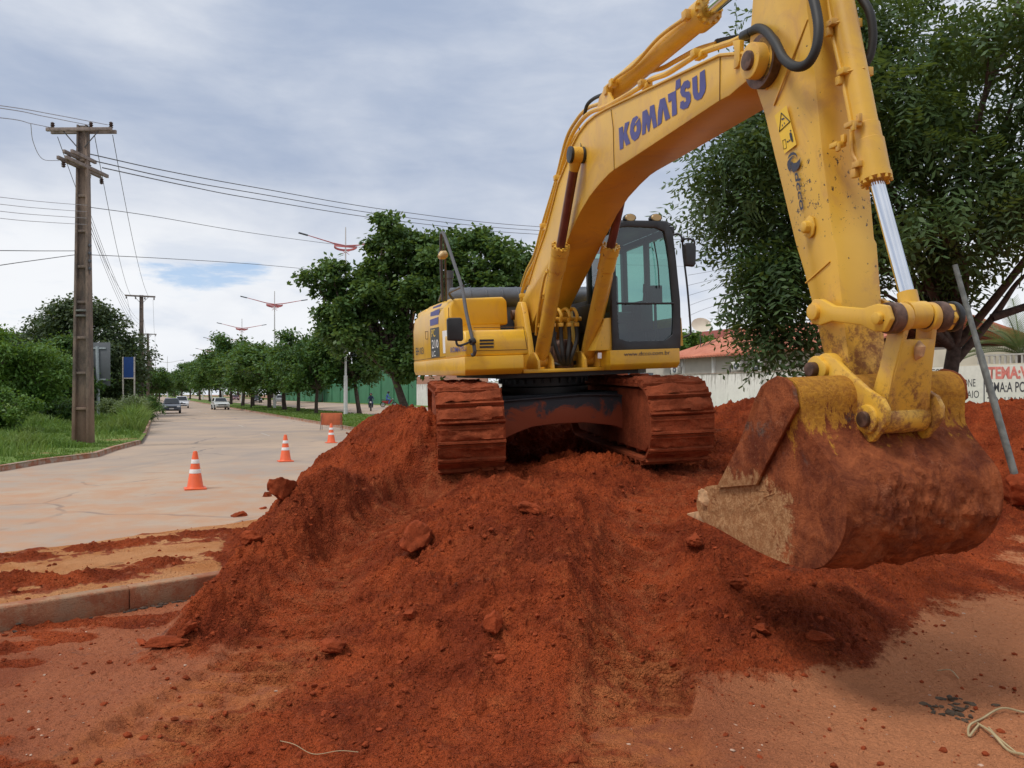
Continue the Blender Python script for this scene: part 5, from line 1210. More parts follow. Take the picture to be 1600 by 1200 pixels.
# near tree on the right, in front of the wall
el = [(.6, .8, 7.3, 5.0, 3.8, 3.6), (-3.15, -.4, 5.7, 1.9, 2.0, 2.3), (-3.75, -1.0, 3.5, .5, .6, .85), (4.6, .5, 5.8, 3, 3, 3.2), (-2.7, -.6, 7.8, 2.0, 2, 2.0), (-.6, -2.2, 5.3, 1.8, .9, 1.3), (2.0, -2.6, 6.6, 2.2, 1.0, 1.6)]
cl = crown_clumps(el, (74, 30, 11, 18, 20, 9, 12), 5, (.5, .95), .4)
tree('shade_tree', 'large dark green tree behind the excavator arm, its crown leaving the top of the frame', (8.75, 15.6, .1), (.35, .2, 2.7), cl, .16, 11500, .19, .09, 'leaf_dark', 31, 18, frond=5, droop=.45)
bigt = COL.objects['shade_tree']; b = MB(); rgl = random.Random(3)
for (p0_, p1_) in (((.35, .2, 2.4), (1.9, -.2, 4.4)), ((1.0, 0, 3.3), (3.9, -.3, 4.0)), ((.3, .2, 2.6), (-.9, -.4, 5.2)), ((-.2, 0, 3.8), (-3.6, -.8, 4.6)), ((.0, .0, .2), (-.75, .3, 3.3))):
    a, c = Vector(p0_), Vector(p1_); b.tube(spline([a, a.lerp(c, .4)+Vector((.1, 0, .15)), a.lerp(c, .75)+Vector((-.05, 0, .12)), c], 5), [.09-.07*i/15 for i in range(16)], 8)
b.build('branch', M['bark'], bigt, smooth=60)
# tree behind the excavator's tail
TA = Vector((-4.9, 38.5, .14))
el = [(-.8, .3, 7.3, 2.8, 2, 1.7), (2.3, 0, 6.8, 5.0, 3.2, 3.1), (-1.3, 0, 9.2, 1.3, 1.3, 2.2), (-3.9, 0, 7.3, 1.7, 1.4, 1.0), (-2.4, 0, 5.2, 2.4, 2, 1.9), (4.2, .4, 8.0, 1.5, 1.5, 1.2), (-.2, -.3, 3.4, 1.7, 1.4, 1.0), (5.2, 0, 5.2, 1.5, 1.5, 2), (1.6, -.5, 8.6, 1.8, 1.2, 1.1), (-3.6, 0, 5.6, 1.5, 1.3, .7)]
tree('avenue_tree', 'tall irregular green tree standing behind the counterweight of the excavator', TA, (-1.0, 0, 2.6), crown_clumps(el, (34, 170, 26, 26, 52, 26, 20, 24, 26, 16), 8, (.28, .68), .2), .2, 60000, .27, .17, 'leaf_mid', 8, 40)
TB = G(562, 648, .14)
tree('avenue_tree', 'lower tree with thin dark trunk just left of the tall irregular tree', TB, (-.4, 0, 2.6), crown_clumps([(-1.0, 0, 5.2, 3.4, 3, 2.3), (-2.9, 0, 6.6, 1.3, 1.3, .9), (1.2, .5, 4.0, 1.6, 1.6, 1.5)], (70, 8, 12), 9, (.5, .9), .3), .17, 14000, .30, .18, 'leaf_mid', 9, 22)
protos = []
for k in range(3):
    rgk = random.Random(40+k); e = [(rgk.uniform(-.4, .4), 0, 4.7, 3.5, 3.2, 2.1), (-1.9-k*.3, .5, 3.5+.3*k, 2.0, 1.8, 1.4), (1.9, -.4, 3.9-.3*k, 1.9, 1.8, 1.5), (rgk.uniform(-1.2, 1.2), 0, 6.2+.2*k, 1.7, 1.6, 1.0)]
    protos.append(('m%d' % k, crown_clumps(e, (42, 14, 14, 10), 50+k, (.5, 1.0), .3)))
mt = [(494, .92, 0, 'small round street tree right of the tall lamp post foot'), (466, 1.0, 1, 'slim street tree with a leaning trunk in the middle of the median'), (445, 1.12, 2, 'street tree growing beside the second lamp post'),
      (421, 1.18, 0, 'street tree left of the second lamp post'), (395, 1.3, 1, 'broad street tree over the parked dark car on the median side'), (379, 1.4, 2, 'street tree between the third and second lamp posts'),
      (361, 1.5, 0, 'street tree behind the white hatchback'), (345, 1.55, 1, 'wide distant street tree above the white hatchback'), (328, 1.6, 2, 'distant street tree left of the white hatchback'),
      (312, 1.7, 0, 'distant street tree right of the white car that follows the dark one'), (297, 1.75, 1, 'far street tree above the white car following the dark one'), (284, 1.9, 2, 'very far street tree over the dark car'), (272, 2.0, 0, 'farthest street tree where the avenue meets the sky')]
roots = {}
for i, (px, sc, k, lb) in enumerate(mt):
    Y = 16500/(px-236); p = AV(13.75, Y, .14)
    if k not in roots:
        t = tree('street_tree', lb, p, (.1, 0, 2.3), protos[k][1], .15, 9000, .34, .20, 'leaf_median', 60+k, 16, 'street trees along the median'); roots[k] = t
    else: t = copy_tree(roots[k]); t['label'] = lb; t.location = p
    rgt = random.Random(i*7+1); v_ = rgt.uniform(.85, 1.12); t.scale = (sc*1.12*v_, sc*1.12*v_, sc*.96*rgt.uniform(.88, 1.08)); t.rotation_euler = (0, 0, i*1.3)
# trees of the left verge
tree('dome_tree', 'big dark dome-shaped tree behind the utility pole on the left', (-35.2, 63, .12), (0, 0, 2.6), crown_clumps([(0, 0, 4.6, 5.0, 4.6, 4.5), (-2.8, 0, 4.0, 2.6, 3, 3.2), (1.9, 0, 3.0, 2.0, 2.2, 2.8), (.3, -1, 7.9, 2.8, 2, 1.3)], (170, 36, 36, 26), 12, (.7, 1.15), .7), .4, 52000, .30, .18, 'leaf_dome', 12, 20)
tree('leafy_tree', 'bright green spreading tree at the left edge of the picture', (-28.2, 41, .12), (0, 0, 1.6), crown_clumps([(0, 0, 3.0, 3.4, 2.6, 2.1), (2.6, .3, 2.6, 1.7, 1.6, 1.6), (-2.4, 0, 3.6, 2.2, 2, 1.7)], (70, 22, 24), 13, (.45, .8), .5), .2, 26000, .24, .11, 'leaf_bright', 13, 16, droop=.5)
tree('leafy_tree', 'bushy mid-green tree low in front of the dark dome tree', (-30.6, 52, .12), (0, 0, 1.6), crown_clumps([(0, 0, 3.1, 2.6, 2.4, 2.4)], (60,), 14, (.5, .85), .5), .2, 14000, .26, .14, 'leaf_median', 14, 12)
tree('leafy_tree', 'yellow-green tree behind the blank blue sign board', (-36.8, 71, .12), (0, 0, 1.6), crown_clumps([(0, 0, 3.6, 1.9, 2.2, 3.0)], (60,), 15, (.5, .85), .5), .2, 12000, .28, .17, 'leaf_bright', 15, 12)
tree('leafy_tree', 'low tree under the row of distant utility poles', (-46.5, 88, .12), (0, 0, 1.6), crown_clumps([(0, 0, 2.8, 2.4, 2.6, 2.2)], (40,), 16, (.5, .9), .5), .2, 7000, .3, .2, 'leaf_median', 16, 8)
tree('shrub', 'yellowish leafy shrub at the left edge below the bright tree', (-20.9, 31.5, .12), (0, 0, .5), crown_clumps([(0, 0, 1.15, 1.5, 1.1, .75), (-1.6, 0, 1.2, 1.2, 1, .9)], (30, 16), 17, (.25, .4), .4), .05, 8000, .16, .08, 'leaf_bright', 17, 10, cat='shrub')
b0s = [((204, 640), 46, 1.5, 'tall weedy bush between the legs of the blue sign'), ((228, 636), 52, 1.5, 'weedy bush at the kerb beside the second utility pole'), ((180, 640), 50, 1.3, 'weedy bush between the grey sign and the blue sign'), ((100, 636), 44, 1.3, 'long-bladed bush left of the big utility pole')]
for i, ((px, py), Y, hh_, lb) in enumerate(b0s):
    p = Vector(((px-800)/FP*Y, Y, .1)); tree('bush', lb, p, (0, 0, .4), crown_clumps([(0, 0, .8, 1.0, .9, hh_*.5)], (22,), 70+i, (.3, .5), .3), .04, 3500, .3, .06, 'leaf_median' if i % 2 else 'palm', 70+i, 6, cat='bush', group='weedy bushes on the verge')
for i, (px, Y, s, lb) in enumerate(((-60, 88, 1.3, 'far dark tree left of the dome tree'), (40, 100, 1.3, 'far dark tree showing under the dome tree'), (232, 120, .8, 'small far tree at the foot of the third utility pole'), (243, 150, .85, 'small far tree at the kerb where the poles end'), (249, 200, 1.0, 'tiny far tree beside the white lamp post on the left verge'))):
    t = copy_tree(roots[i % 3]); t.location = ((px-800)/FP*Y, Y, .12); t.scale = (s*1.2, s*1.2, s); t['label'] = lb; t['group'] = 'distant trees of the left verge'; t.rotation_euler = (0, 0, i*2.1)
for i, (px, o_, s, lb) in enumerate(((505, 29.5, 1.25, 'tree in front of the green wall behind the lamp post'), (478, 33, 1.5, 'tree beyond the far carriageway right of the second lamp post'), (455, 34, 1.7, 'broad tree beyond the far carriageway behind the second lamp post'), (425, 34, 1.9, 'tree beyond the far carriageway above the pale car'), (400, 34, 2.0, 'tree beyond the far carriageway above the black car'), (372, 34, 2.3, 'tree beyond the far carriageway above the dark red car'), (345, 34, 2.6, 'far tree beyond the far carriageway above the white hatchback'))):
    Y = o_/((px-800)/FP+.47); t = copy_tree(roots[(i+1) % 3]); t.location = AV(o_, Y, .5); t.scale = (s*1.25, s*1.25, s*.8); t['label'] = lb; t['group'] = 'trees beyond the far carriageway'; t.rotation_euler = (0, 0, i*1.7)
t = tree('street_tree', 'young light green tree between the white hatchback and the second lamp post', AV(12, 92, .14), (0, 0, 1.6), crown_clumps([(0, 0, 3.2, 2.4, 2, 1.3)], (26,), 88, (.4, .8), .3), .08, 5000, .3, .18, 'leaf_bright', 88, 10)
for i, (x, y, s) in enumerate(((-5.5, -13, 1.0), (5.0, -15, 1.1))):
    t = copy_tree([o for o in COL.objects if o.name == 'avenue_tree'][0]); t.location = (x, y, 0); t.scale = (s, s, s); t.rotation_euler = (0, 0, 1+i*2); t['label'] = 'tree behind the photographer, mirrored in the %s side of the cab glass' % ('left', 'right')[i]
# far wood closing the avenue
cl = [(AV(-160+k*9.0, 520).x+random.uniform(-6, 6), 520+random.uniform(-40, 40), random.uniform(3, 8), random.uniform(4, 7)) for k in range(90)]
V, F_ = leaves(cl, 26000, 1.6, 1.1, 77); tag(npmesh('far_wood', V, F_, M['leaf_median']), 'far line of trees closing the avenue at the horizon', 'wood', kind='stuff')
# palm behind the wall, tree behind the house
def palm(loc, h, n, L, seed):
    t = thing('palm', 'grey-green palm rising behind the lettered wall at the right edge', 'palm', loc); rg = random.Random(seed)
    b = MB(); b.tube([(0, 0, -1), (0, 0, h*.5), (0, 0, h)], [.25, .22, .2], 10); b.build('trunk', M['bark'], t)
    for i in range(n):
        a = rg.uniform(0, 6.28); e = rg.uniform(.15, 1.45); p = [Vector((0, 0, h))]; d = Vector((math.cos(a)*math.cos(e), math.sin(a)*math.cos(e), math.sin(e)))
        for k in range(9): p.append(p[-1]+d*L/9); d = (d+Vector((0, 0, -.10))).normalized()
        b = MB(); b.tube(p, .018, 4)
        for k in range(1, 9):
            for m_ in range(4):
                o = p[k].lerp(p[k+1], m_/4); dd_ = (p[k+1]-p[k]).normalized(); s = dd_.cross(Vector((0, 0, 1))).normalized()
                for sg in (-1, 1):
                    ln = .5*(1-.5*abs(k/9-.4)); v = (s*sg*.75+dd_*.6+Vector((0, 0, .25))).normalized()*ln; w = dd_*.022
                    b.add([o-w, o+w, o+v+w*.3, o+v-w*.3], [(0, 1, 2, 3)])
        b.build('frond', M['palm'], t, smooth=0)
palm((21.2, 32.0, .6), 2.9, 26, 2.6, 4)
tree('garden_tree', 'green tree behind the house, under the satellite dish', (13.4, 57, .6), (0, 0, 2.4), crown_clumps([(0, 0, 4.6, 2.2, 1.8, 1.3)], (40,), 23, (.4, .7), .3), .12, 6000, .3, .18, 'leaf_bright', 23, 10)
b = MB(); lf = W(1528, -30, 5.2); V, F_ = leaves([(lf.x, lf.y, lf.z, .16), (lf.x-.25, lf.y, lf.z+.2, .2)], 26, .045, .014, 3, 7, .9); o = npmesh('twig_leaves', V, F_, M['leaf_bright']); tag(o, 'bright leafy twig hanging into the top right of the frame', 'twig')
# ---------------------------------------------------------------- boundary wall, house
def wallpt(px, py, off=0.):
    Y = 32/((px-800)/FP+.49); p = W(px, py, Y); return p+Vector((-.898, -.44, 0))*off
def wl(Y, z, off=0.): return Vector((32-.49*Y, Y, z))+Vector((-.898, -.44, 0))*off
def slab(b, Y0, Y1, z0, z1, o0, o1): b.loft([wl(Y0, z0, o0), wl(Y0, z0, o1), wl(Y0, z1, o1), wl(Y0, z1, o0)], [wl(Y1, z0, o0), wl(Y1, z0, o1), wl(Y1, z1, o1), wl(Y1, z1, o0)]); return b
def m_white():
    t = NT('stained_white_wall'); n = t.noise(1.2, 8, .7); dr = t.noise(3, 7, .7, stretch=(1.6, 1.6, .25)); z = t.axis(2)
    c = t.mix(t.ss(n, .35, .7), (.80, .785, .74), (.70, .68, .64)); c = t.mix(t.ss(t.math('ADD', dr, t.ss(z, 2.0, 3.0, 0, .14)), .56, .72, 0, .7), c, (.28, .26, .23))
    return t.bsdf(c, .9, 0., t.bump(n, .2, .01))
M['white_wall'] = m_white(); M['cream'] = plain('cream_plaster', (.62, .56, .45), .9, var=.1, scale=.6); M['beige'] = plain('beige_plaster', (.52, .47, .40), .9, var=.1, scale=.7)
M['green_wall'] = plain('green_painted_wall', (.055, .20, .105), .8, var=.12, scale=.5); M['brick'] = plain('raw_brick', (.42, .15, .08), .9)
def m_brick():
    t = NT('raw_brick_courses'); br = t.nd('ShaderNodeTexBrick'); mp = t.nd('ShaderNodeMapping'); mp.inputs['Rotation'].default_value = (R(90), 0, 0)
    cb = t.nd('ShaderNodeCombineXYZ'); t.set(cb.inputs[0], t.axis(1)); t.set(cb.inputs[1], t.axis(2)); t.set(br.inputs[0], cb.outputs[0]); br.inputs['Scale'].default_value = 2.6
    br.inputs['Color1'].default_value = (.46, .16, .08, 1); br.inputs['Color2'].default_value = (.34, .12, .06, 1); br.inputs['Mortar'].default_value = (.42, .36, .30, 1); br.inputs['Mortar Size'].default_value = .03
    return t.bsdf(br.outputs[0], .95)
M['brick'] = m_brick()
def m_tile():
    t = NT('red_roof_tiles'); n = t.noise(1.5, 6, .6); w = t.nd('ShaderNodeTexWave', wave_type='BANDS', bands_direction='Y'); t.set(w.inputs[0], t.tc.outputs['Object']); w.inputs['Scale'].default_value = 1.3; w.inputs['Distortion'].default_value = .2
    v = t.nd('ShaderNodeTexNoise'); t.set(v.inputs[0], t.tc.outputs['Object']); v.inputs['Scale'].default_value = 12
    c = t.mix(t.ss(n, .3, .7), (.50, .165, .095), (.62, .24, .15)); c = t.mix(t.ss(w.outputs['Fac'], .2, .75, .45, 0), c, (.34, .10, .06)); c = t.mix(t.ss(v.outputs[0], .6, .75, 0, .4), c, (.30, .10, .06))
    return t.bsdf(c, .85, 0., t.bump(w.outputs['Fac'], .8, .05))
M['tile'] = m_tile(); M['concrete'] = plain('weathered_concrete', (.30, .25, .21), .95, var=.35, scale=3, bump=.4); M['rail'] = plain('pale_railing', (.42, .40, .37), .8)
bw = slab(MB(), 33.2, 87.5, .3, 2.97, 0, -.18).build('boundary_wall', M['white_wall']); tag(bw, 'long stained white wall running behind the excavator to the house', 'wall')
cp = slab(MB(), 33.2, 58, 2.97, 3.03, .03, -.21).build('coping', M['concrete'], bw)
b = slab(MB(), 70, 87.5, 2.98, 3.85, -.02, -.16); b.build('brick_courses', M['brick'], bw, smooth=0)
gw = slab(MB(), 87.6, 170, .3, 4.9, 0, -.25).build('green_wall', M['green_wall']); tag(gw, 'long dark green painted wall behind the avenue trees', 'wall')
for k in range(16): slab(MB(), 90+k*5, 90.3+k*5, .3, 4.95, .12, 0).build('pilaster', M['green_wall'], gw)
lw = slab(MB(), 20, 33.1, .3, 2.98, 0, -.18).build('lettered_wall', M['cream']); tag(lw, 'cream wall with hand painted red and black lettering at the right edge', 'wall')
M['white_paint'] = plain('white_wall_paint', (.70, .68, .62), .9, var=.06)
for (x0, x1) in ((1440, 1537.5), (1538.5, 1660)):
    b = MB(); b.add([wallpt(x0, 660, .006), wallpt(x1, 680, .006), wallpt(x1, 572-(x1-1500)*.035, .006), wallpt(x0, 573-(x0-1500)*.035, .006)], [(0, 1, 2, 3)]); b.build('painted_panel', M['white_paint'], lw, smooth=0)
b = MB(); b.cyl(wallpt(1538, 571, .01), wallpt(1538, 640, .01), .02, 4); b.build('panel_line', M['dark_mark'], lw)
M['red_paint'] = plain('faded_red_paint', (.66, .20, .17), .8, var=.2, scale=4); M['black_letters'] = plain('black_wall_letters', (.05, .05, .06), .8)
for s, q, mt_, bo in (('FESTA', (1449, 588.5, 1487, 588, 1487, 576, 1449, 577), 'black_letters', .0), ('ONE', (1505, 604.5, 1524.5, 604, 1524.5, 592, 1505, 592.8), 'black_letters', .0), ('AIO', (1511, 622, 1530, 621.7, 1530, 610, 1511, 610.6), 'black_letters', .0),
                      ('TEMA:VI', (1544, 592.5, 1611, 592, 1611, 572, 1544, 573.2), 'red_paint', .04), ('LEMA:A POR', (1541, 613, 1612, 612.5, 1612, 596, 1541, 597.4), 'black_letters', .01), ('TEM UM NO', (1543, 636, 1612, 636, 1612, 619.5, 1543, 620.5), 'black_letters', .0)):
    text_quad(s, [(q[0], q[1]), (q[2], q[3]), (q[4], q[5]), (q[6], q[7])], 'painted_letters', M[mt_], lw, conv=lambda v: wallpt(v[0], v[1], .012), bold=bo)
# balustrade on the lettered wall
b = MB(); slab(b, 20, 29.3, 3.28, 3.34, -.05, -.13)
for k in range(52): y = 20+k*.18; slab(b, y, y+.05, 2.98, 3.28, -.06, -.12)
b.build('balustrade', M['rail'], lw)
# building behind the lettered wall
def hpt(o_, Y, z): return Vector((o_-.49*Y, Y, z))
cb_ = MB(); cb_.loft([hpt(37, 27, .5), hpt(37, 27, 3.9), hpt(45, 27, 3.9), hpt(45, 27, .5)], [hpt(37, 37.5, .5), hpt(37, 37.5, 3.9), hpt(45, 37.5, 3.9), hpt(45, 37.5, .5)])
bd = cb_.build('low_building', M['cream']); tag(bd, 'plain cream building behind the lettered wall, half hidden by the shade tree', 'building')
b = MB()
for k in range(9): b.loft([hpt(36.97, 30.2, 3.05+k*.05), hpt(36.93, 30.2, 3.05+k*.05), hpt(36.93, 30.2, 3.08+k*.05), hpt(36.97, 30.2, 3.08+k*.05)], [hpt(36.97, 31.2, 3.05+k*.05), hpt(36.93, 31.2, 3.05+k*.05), hpt(36.93, 31.2, 3.08+k*.05), hpt(36.97, 31.2, 3.08+k*.05)])
b.build('louvre', M['rail'], bd)
# house with the red tiled roof
hs = thing('house', 'long beige house with red tiled roof behind the white wall', 'house', (35-.49*45, 45, .5))
def hl(o_, Y, z): return hpt(o_, Y, z)-Vector((35-.49*45, 45, .5))
b = MB(); b.loft([hl(35.6, 38.5, .5), hl(35.6, 38.5, 4.2), hl(46, 38.5, 4.2), hl(46, 38.5, .5)], [hl(35.6, 55.5, .5), hl(35.6, 55.5, 4.2), hl(46, 55.5, 4.2), hl(46, 55.5, .5)]); b.build('wall', M['beige'], hs)
b = MB(); A = [hl(34.95, 37, 4.13), hl(34.95, 51.5, 4.13), hl(39.6, 50.6, 5.85), hl(39.6, 37, 5.85)]
b.loft(A, [v+Vector((0, 0, .09)) for v in A]); B_ = [hl(34.95, 51.5, 4.13), hl(44.5, 54.5, 4.13), hl(39.6, 50.6, 5.85)]; b.loft(B_, [v+Vector((0, 0, .09)) for v in B_]); B_ = [hl(39.6, 37, 5.85), hl(39.6, 50.6, 5.85), hl(44.5, 54.5, 4.13), hl(44.5, 37, 4.13)]; b.loft(B_, [v+Vector((0, 0, .09)) for v in B_])
rf = b.build('roof', M['tile'], hs, smooth=0)
b = MB()
for k in range(58): y = 37.1+k*.25; b.cyl(hl(34.93, y, 4.17), hl(35.35, y, 4.33), .085, 7)
b.build('eaves_tiles', M['tile'], rf)
b = MB(); b.cyl(hl(39.6, 37, 5.96), hl(39.6, 50.6, 5.96), .12, 8); b.build('ridge_tiles', M['tile'], rf)
for px in (1068, 1116, 1170, 1222):
    Y = 35.5/((px-800)/FP+.49); b = MB(); b.loft([hl(35.6, Y, 2.2), hl(35.45, Y, 2.2), hl(35.45, Y, 4.15), hl(35.6, Y, 4.15)], [hl(35.6, Y+.16, 2.2), hl(35.45, Y+.16, 2.2), hl(35.45, Y+.16, 4.15), hl(35.6, Y+.16, 4.15)]); b.build('wall_post', M['white_wall'], hs)
b = MB(); b.loft([hl(43, 55, .5), hl(43, 55, 6.6), hl(46.5, 55, 6.6), hl(46.5, 55, .5)], [hl(43, 60, .5), hl(43, 60, 6.6), hl(46.5, 60, 6.6), hl(46.5, 60, .5)])
rb = b.build('roof_block', plain('faded_red_render', (.42, .13, .11), .9)); rb.location = (35-.49*45, 45, .5); tag(rb, 'faded red block building rising behind the tiled roof', 'building')
M['ac_white'] = plain('air_conditioner_white', (.62, .60, .56), .6)
def ac(px, py, wpx, lb):
    Y = 35.2/((px-800)/FP+.49); p = W(px, py, Y); t = thing('air_conditioner', lb, 'air conditioner', p, RZ+R(90)*0, 'air conditioners on the beige house wall'); s = wpx/14
    b = MB(); b.box((0, 0, 0), (.30, .82*s, .56*s)); b.build('casing', M['ac_white'], t, bevel=.02)
    b = MB(); b.cyl((-.155, -.08*s, 0), (-.17, -.08*s, 0), .215*s, 24); b.build('fan_grille', M['grey'], t); b = MB(); b.cyl((-.17, -.08*s, 0), (-.18, -.08*s, 0), .07*s, 12); b.build('fan_hub', M['ac_white'], t)
    b = MB(); b.tube(spline([(0, .42*s, .1), (-.02, .62*s, .0), (0, .66*s, -.3), (0, .58*s, -.6)], 4), .03, 6); b.build('pipe', M['black'], t)
ac(1152, 572, 13, 'small air conditioner between two posts of the house wall'); ac(1183, 571, 17, 'larger air conditioner just left of the hanging leaves'); ac(1056, 578, 12, 'air conditioner just below the right end of the excavator cab skirt')
# second house left of it, seen under the cab
h2 = thing('house', 'low house whose red roof edge shows under the cab, between cab skirt and track', 'house', hpt(35, 62, .5))
o2 = hpt(35, 62, .5); b = MB(); b.loft([hpt(35.5, 58, .5)-o2, hpt(35.5, 58, 3.4)-o2, hpt(42, 58, 3.4)-o2, hpt(42, 58, .5)-o2], [hpt(35.5, 69, .5)-o2, hpt(35.5, 69, 3.4)-o2, hpt(42, 69, 3.4)-o2, hpt(42, 69, .5)-o2]); b.build('wall', M['beige'], h2)
A = [hpt(35, 57.5, 3.35)-o2, hpt(35, 69.5, 3.35)-o2, hpt(39.5, 69.5, 4.9)-o2, hpt(39.5, 57.5, 4.9)-o2]; b = MB(); b.loft(A, [v+Vector((0, 0, .09)) for v in A]); b.build('roof', M['tile'], h2, smooth=0)
M['yel_sign'] = plain('yellow_emblem', (.75, .52, .03), .5)
sg = thing('shop_sign', 'dark sign strip with a yellow winged emblem on the wall under the cab', 'sign', wallpt(985, 585)); 
b = MB(); q = [wallpt(x, y, .05)-sg.location for x, y in ((968, 590), (1021, 590), (1021, 582.5), (968, 582.5))]; b.loft(q, [v-Vector((-.898, -.44, 0))*.04 for v in q]); b.build('panel', M['grey'], sg)
b = MB(); q = [wallpt(x, y, .09)-sg.location for x, y in ((954, 592), (948, 585), (948, 580), (952, 578), (954, 581), (957, 578), (961, 580), (960, 585))]; b.loft(q, [v-Vector((-.898, -.44, 0))*.03 for v in q]); b.build('emblem', M['yel_sign'], sg)
b = MB(); c = W(1095, 509, 50); b.lathe([(.02, 0), (.35, .05), (.55, .14), (.56, .15), (.35, .07), (.02, .03)], n=20); b.v = [tuple(Matrix.Rotation(R(68), 3, 'X') @ Vector((v[0]*1.15, v[1]*.9, v[2]))) for v in b.v]; ds = b.build('satellite_dish', M['cream']); ds.location = c
tag(ds, 'pale satellite dish on a mast above the tiled roof', 'satellite dish'); b = MB(); b.cyl((0, .05, 0), (0, .05, -1.9), .025, 6); b.build('mast', M['steel'], ds)
# ---------------------------------------------------------------- leaning grey pole at the right
p0 = ray_ground(1598, 786); p1 = W(1492, 414, p0.y+.6); b = MB(); d_ = p1-p0; b.tube([p0-d_*.02, p0+d_*.62, p0+d_*.63, p1], [.047, .045, .037, .035], 14)
M['galv'] = plain('galvanised_pole', (.17, .18, .165), .5, .35, var=.3, scale=7, bump=.2); lp_ = b.build('leaning_pole', M['galv']); tag(lp_, 'grey metal pole leaning beside the bucket, its foot at a soil boulder', 'pole')
# ---------------------------------------------------------------- utility poles and wires
def m_pole():
    t = NT('weathered_pole_concrete'); n = t.noise(2.2, 8, .7, .3, stretch=(1, 1, .35)); f = t.noise(18, 7, .7); z = t.axis(2)
    c = t.mix(t.ss(n, .35, .62), (.27, .205, .16), (.10, .085, .075)); c = t.mix(t.ss(f, .5, .75, 0, .5), c, (.34, .24, .19)); c = t.mix(t.ss(z, 2.6, .2, 0, .5), c, (.28, .15, .09))
    return t.bsdf(c, .95, 0., t.bump(f, .5, .02))
M['pole'] = m_pole(); M['insul'] = plain('brown_insulator', (.06, .035, .03), .35); M['wood'] = plain('grey_crossarm', (.24, .20, .18), .9, var=.25)
def upole(loc, H_, wb, wt, label, rz, detail=True):
    t = thing('utility_pole', label, 'utility pole', loc, rz, 'utility poles along the left verge'); b = MB(); n = 9
    def sec(z, w, dep): return [(-w/2, -dep/2, z), (w/2, -dep/2, z), (w/2, dep/2, z), (-w/2, dep/2, z)]
    w = lambda z: wb+(wt-wb)*z/H_
    # I-section: two flanges and a web, with solid steps
    for sx in (-1, 1):
        A = [(sx*w(-.3)*.5-(sx*w(-.3)*.18), -w(0)*.36, -.3), (sx*w(-.3)*.5, -w(0)*.36, -.3), (sx*w(-.3)*.5, w(0)*.36, -.3), (sx*w(-.3)*.5-sx*w(-.3)*.18, w(0)*.36, -.3)]
        B_ = [(sx*wt*.5-sx*wt*.18, -wt*.36, H_), (sx*wt*.5, -wt*.36, H_), (sx*wt*.5, wt*.36, H_), (sx*wt*.5-sx*wt*.18, wt*.36, H_)]; b.loft(A, B_)
    b.loft([(-w(0)*.34, -w(0)*.12, -.3), (w(0)*.34, -w(0)*.12, -.3), (w(0)*.34, w(0)*.12, -.3), (-w(0)*.34, w(0)*.12, -.3)], [(-wt*.34, -wt*.12, H_), (wt*.34, -wt*.12, H_), (wt*.34, wt*.12, H_), (-wt*.34, wt*.12, H_)])
    for k in range(1, n): z = H_*k/n; b.box((0, 0, z), (w(z)*.70, w(z)*.60, .09))
    b.build('shaft', M['pole'], t, bevel=.008)
    return t
def crossarm(t, z, L, off=0., rot=0., n=3, down=False, brace=True):
    m = Matrix.Rotation(rot, 3, 'Z'); b = MB(); b.box((off, -.16, z), (L, .09, .12), None); b.box((off, .12, z), (L, .09, .12), None); b.v = [tuple(m @ Vector(v)) for v in b.v]; ca = b.build('crossarm', M['wood'], t, bevel=.006)
    if brace:
        b = MB()
        for s in (-1, 1): b.cyl((s*.62, -.14, z-.05), (s*.12, -.14, z-.62), .02, 6)
        b.v = [tuple(m @ Vector(v)) for v in b.v]; b.build('brace', M['steel'], ca)
    for k in range(n):
        x = off-L/2+.12+(L-.24)*k/(n-1) if n > 1 else 0
        if n == 3 and k == 1: x += L*.14
        b = MB(); sg_ = -1 if down else 1; prof_ = [(.02, 0), (.03, .04), (.075, .07), (.04, .10), (.08, .14), (.045, .17), (.07, .21), (.03, .25)]
        b.lathe([(r_, sg_*h_) for r_, h_ in prof_], tuple(m @ Vector((x, -.0, z+sg_*.06))), 10); b.build('insulator', M['insul'], ca)
    return ca
PP = [(130, 26.8, 11.1), (221, 72.6, 11.1), (231, 117, 11.0), (234, 161, 11.0), (236.5, 209, 11.0), (238, 262, 11.0)]
PL = ['large weathered concrete utility pole in the grass at the left', 'second utility pole with one crossarm behind the blue sign', 'third utility pole with two crossarms down the avenue', 'fourth utility pole far down the avenue', 'fifth utility pole, tiny and far', 'sixth utility pole, the farthest of the line']
PO = []
for i, ((px, Y, H_), lb) in enumerate(zip(PP, PL)):
    p = Vector(((px-800)/FP*Y, Y, .12)); t = upole(p, H_, .60 if i == 0 else .48, .34, lb, RZ*.2 if i == 0 else RZ); PO.append(p)
    if i == 0:
        crossarm(t, H_-.18, 2.3, -.05, R(-6)); crossarm(t, H_-1.45, 2.3, 0, R(80), 3, True, False); crossarm(t, H_-1.15, 1.3, -.2, R(80), 2, True, False)
        b = MB(); 
        for k in range(4): b.lathe([(.04, 0), (.06, .05), (.05, .1)], (.27, -.1, H_-4.25-.27*k), 10)
        b.tube([(.27, -.1, H_-5.2), (.27, -.1, H_-4.0)], .015, 6); b.build('insulator_rack', M['grey'], t)
        for z in (H_-6.5, H_-6.68): b = MB(); b.lathe([(.235, 0), (.25, .01), (.25, .06), (.235, .07)], (0, 0, z), 20); b.build('steel_band', M['galv'], t)
    else:
        crossarm(t, H_-.1, 2.6, -.1, 0, 4, True)
        if i > 1: crossarm(t, H_-3.2, 1.8, .3, 0, 3, False, False)
M['wire'] = plain('wire_grey', (.10, .10, .11), .6); M['wire_pale'] = plain('wire_pale', (.32, .31, .33), .6)
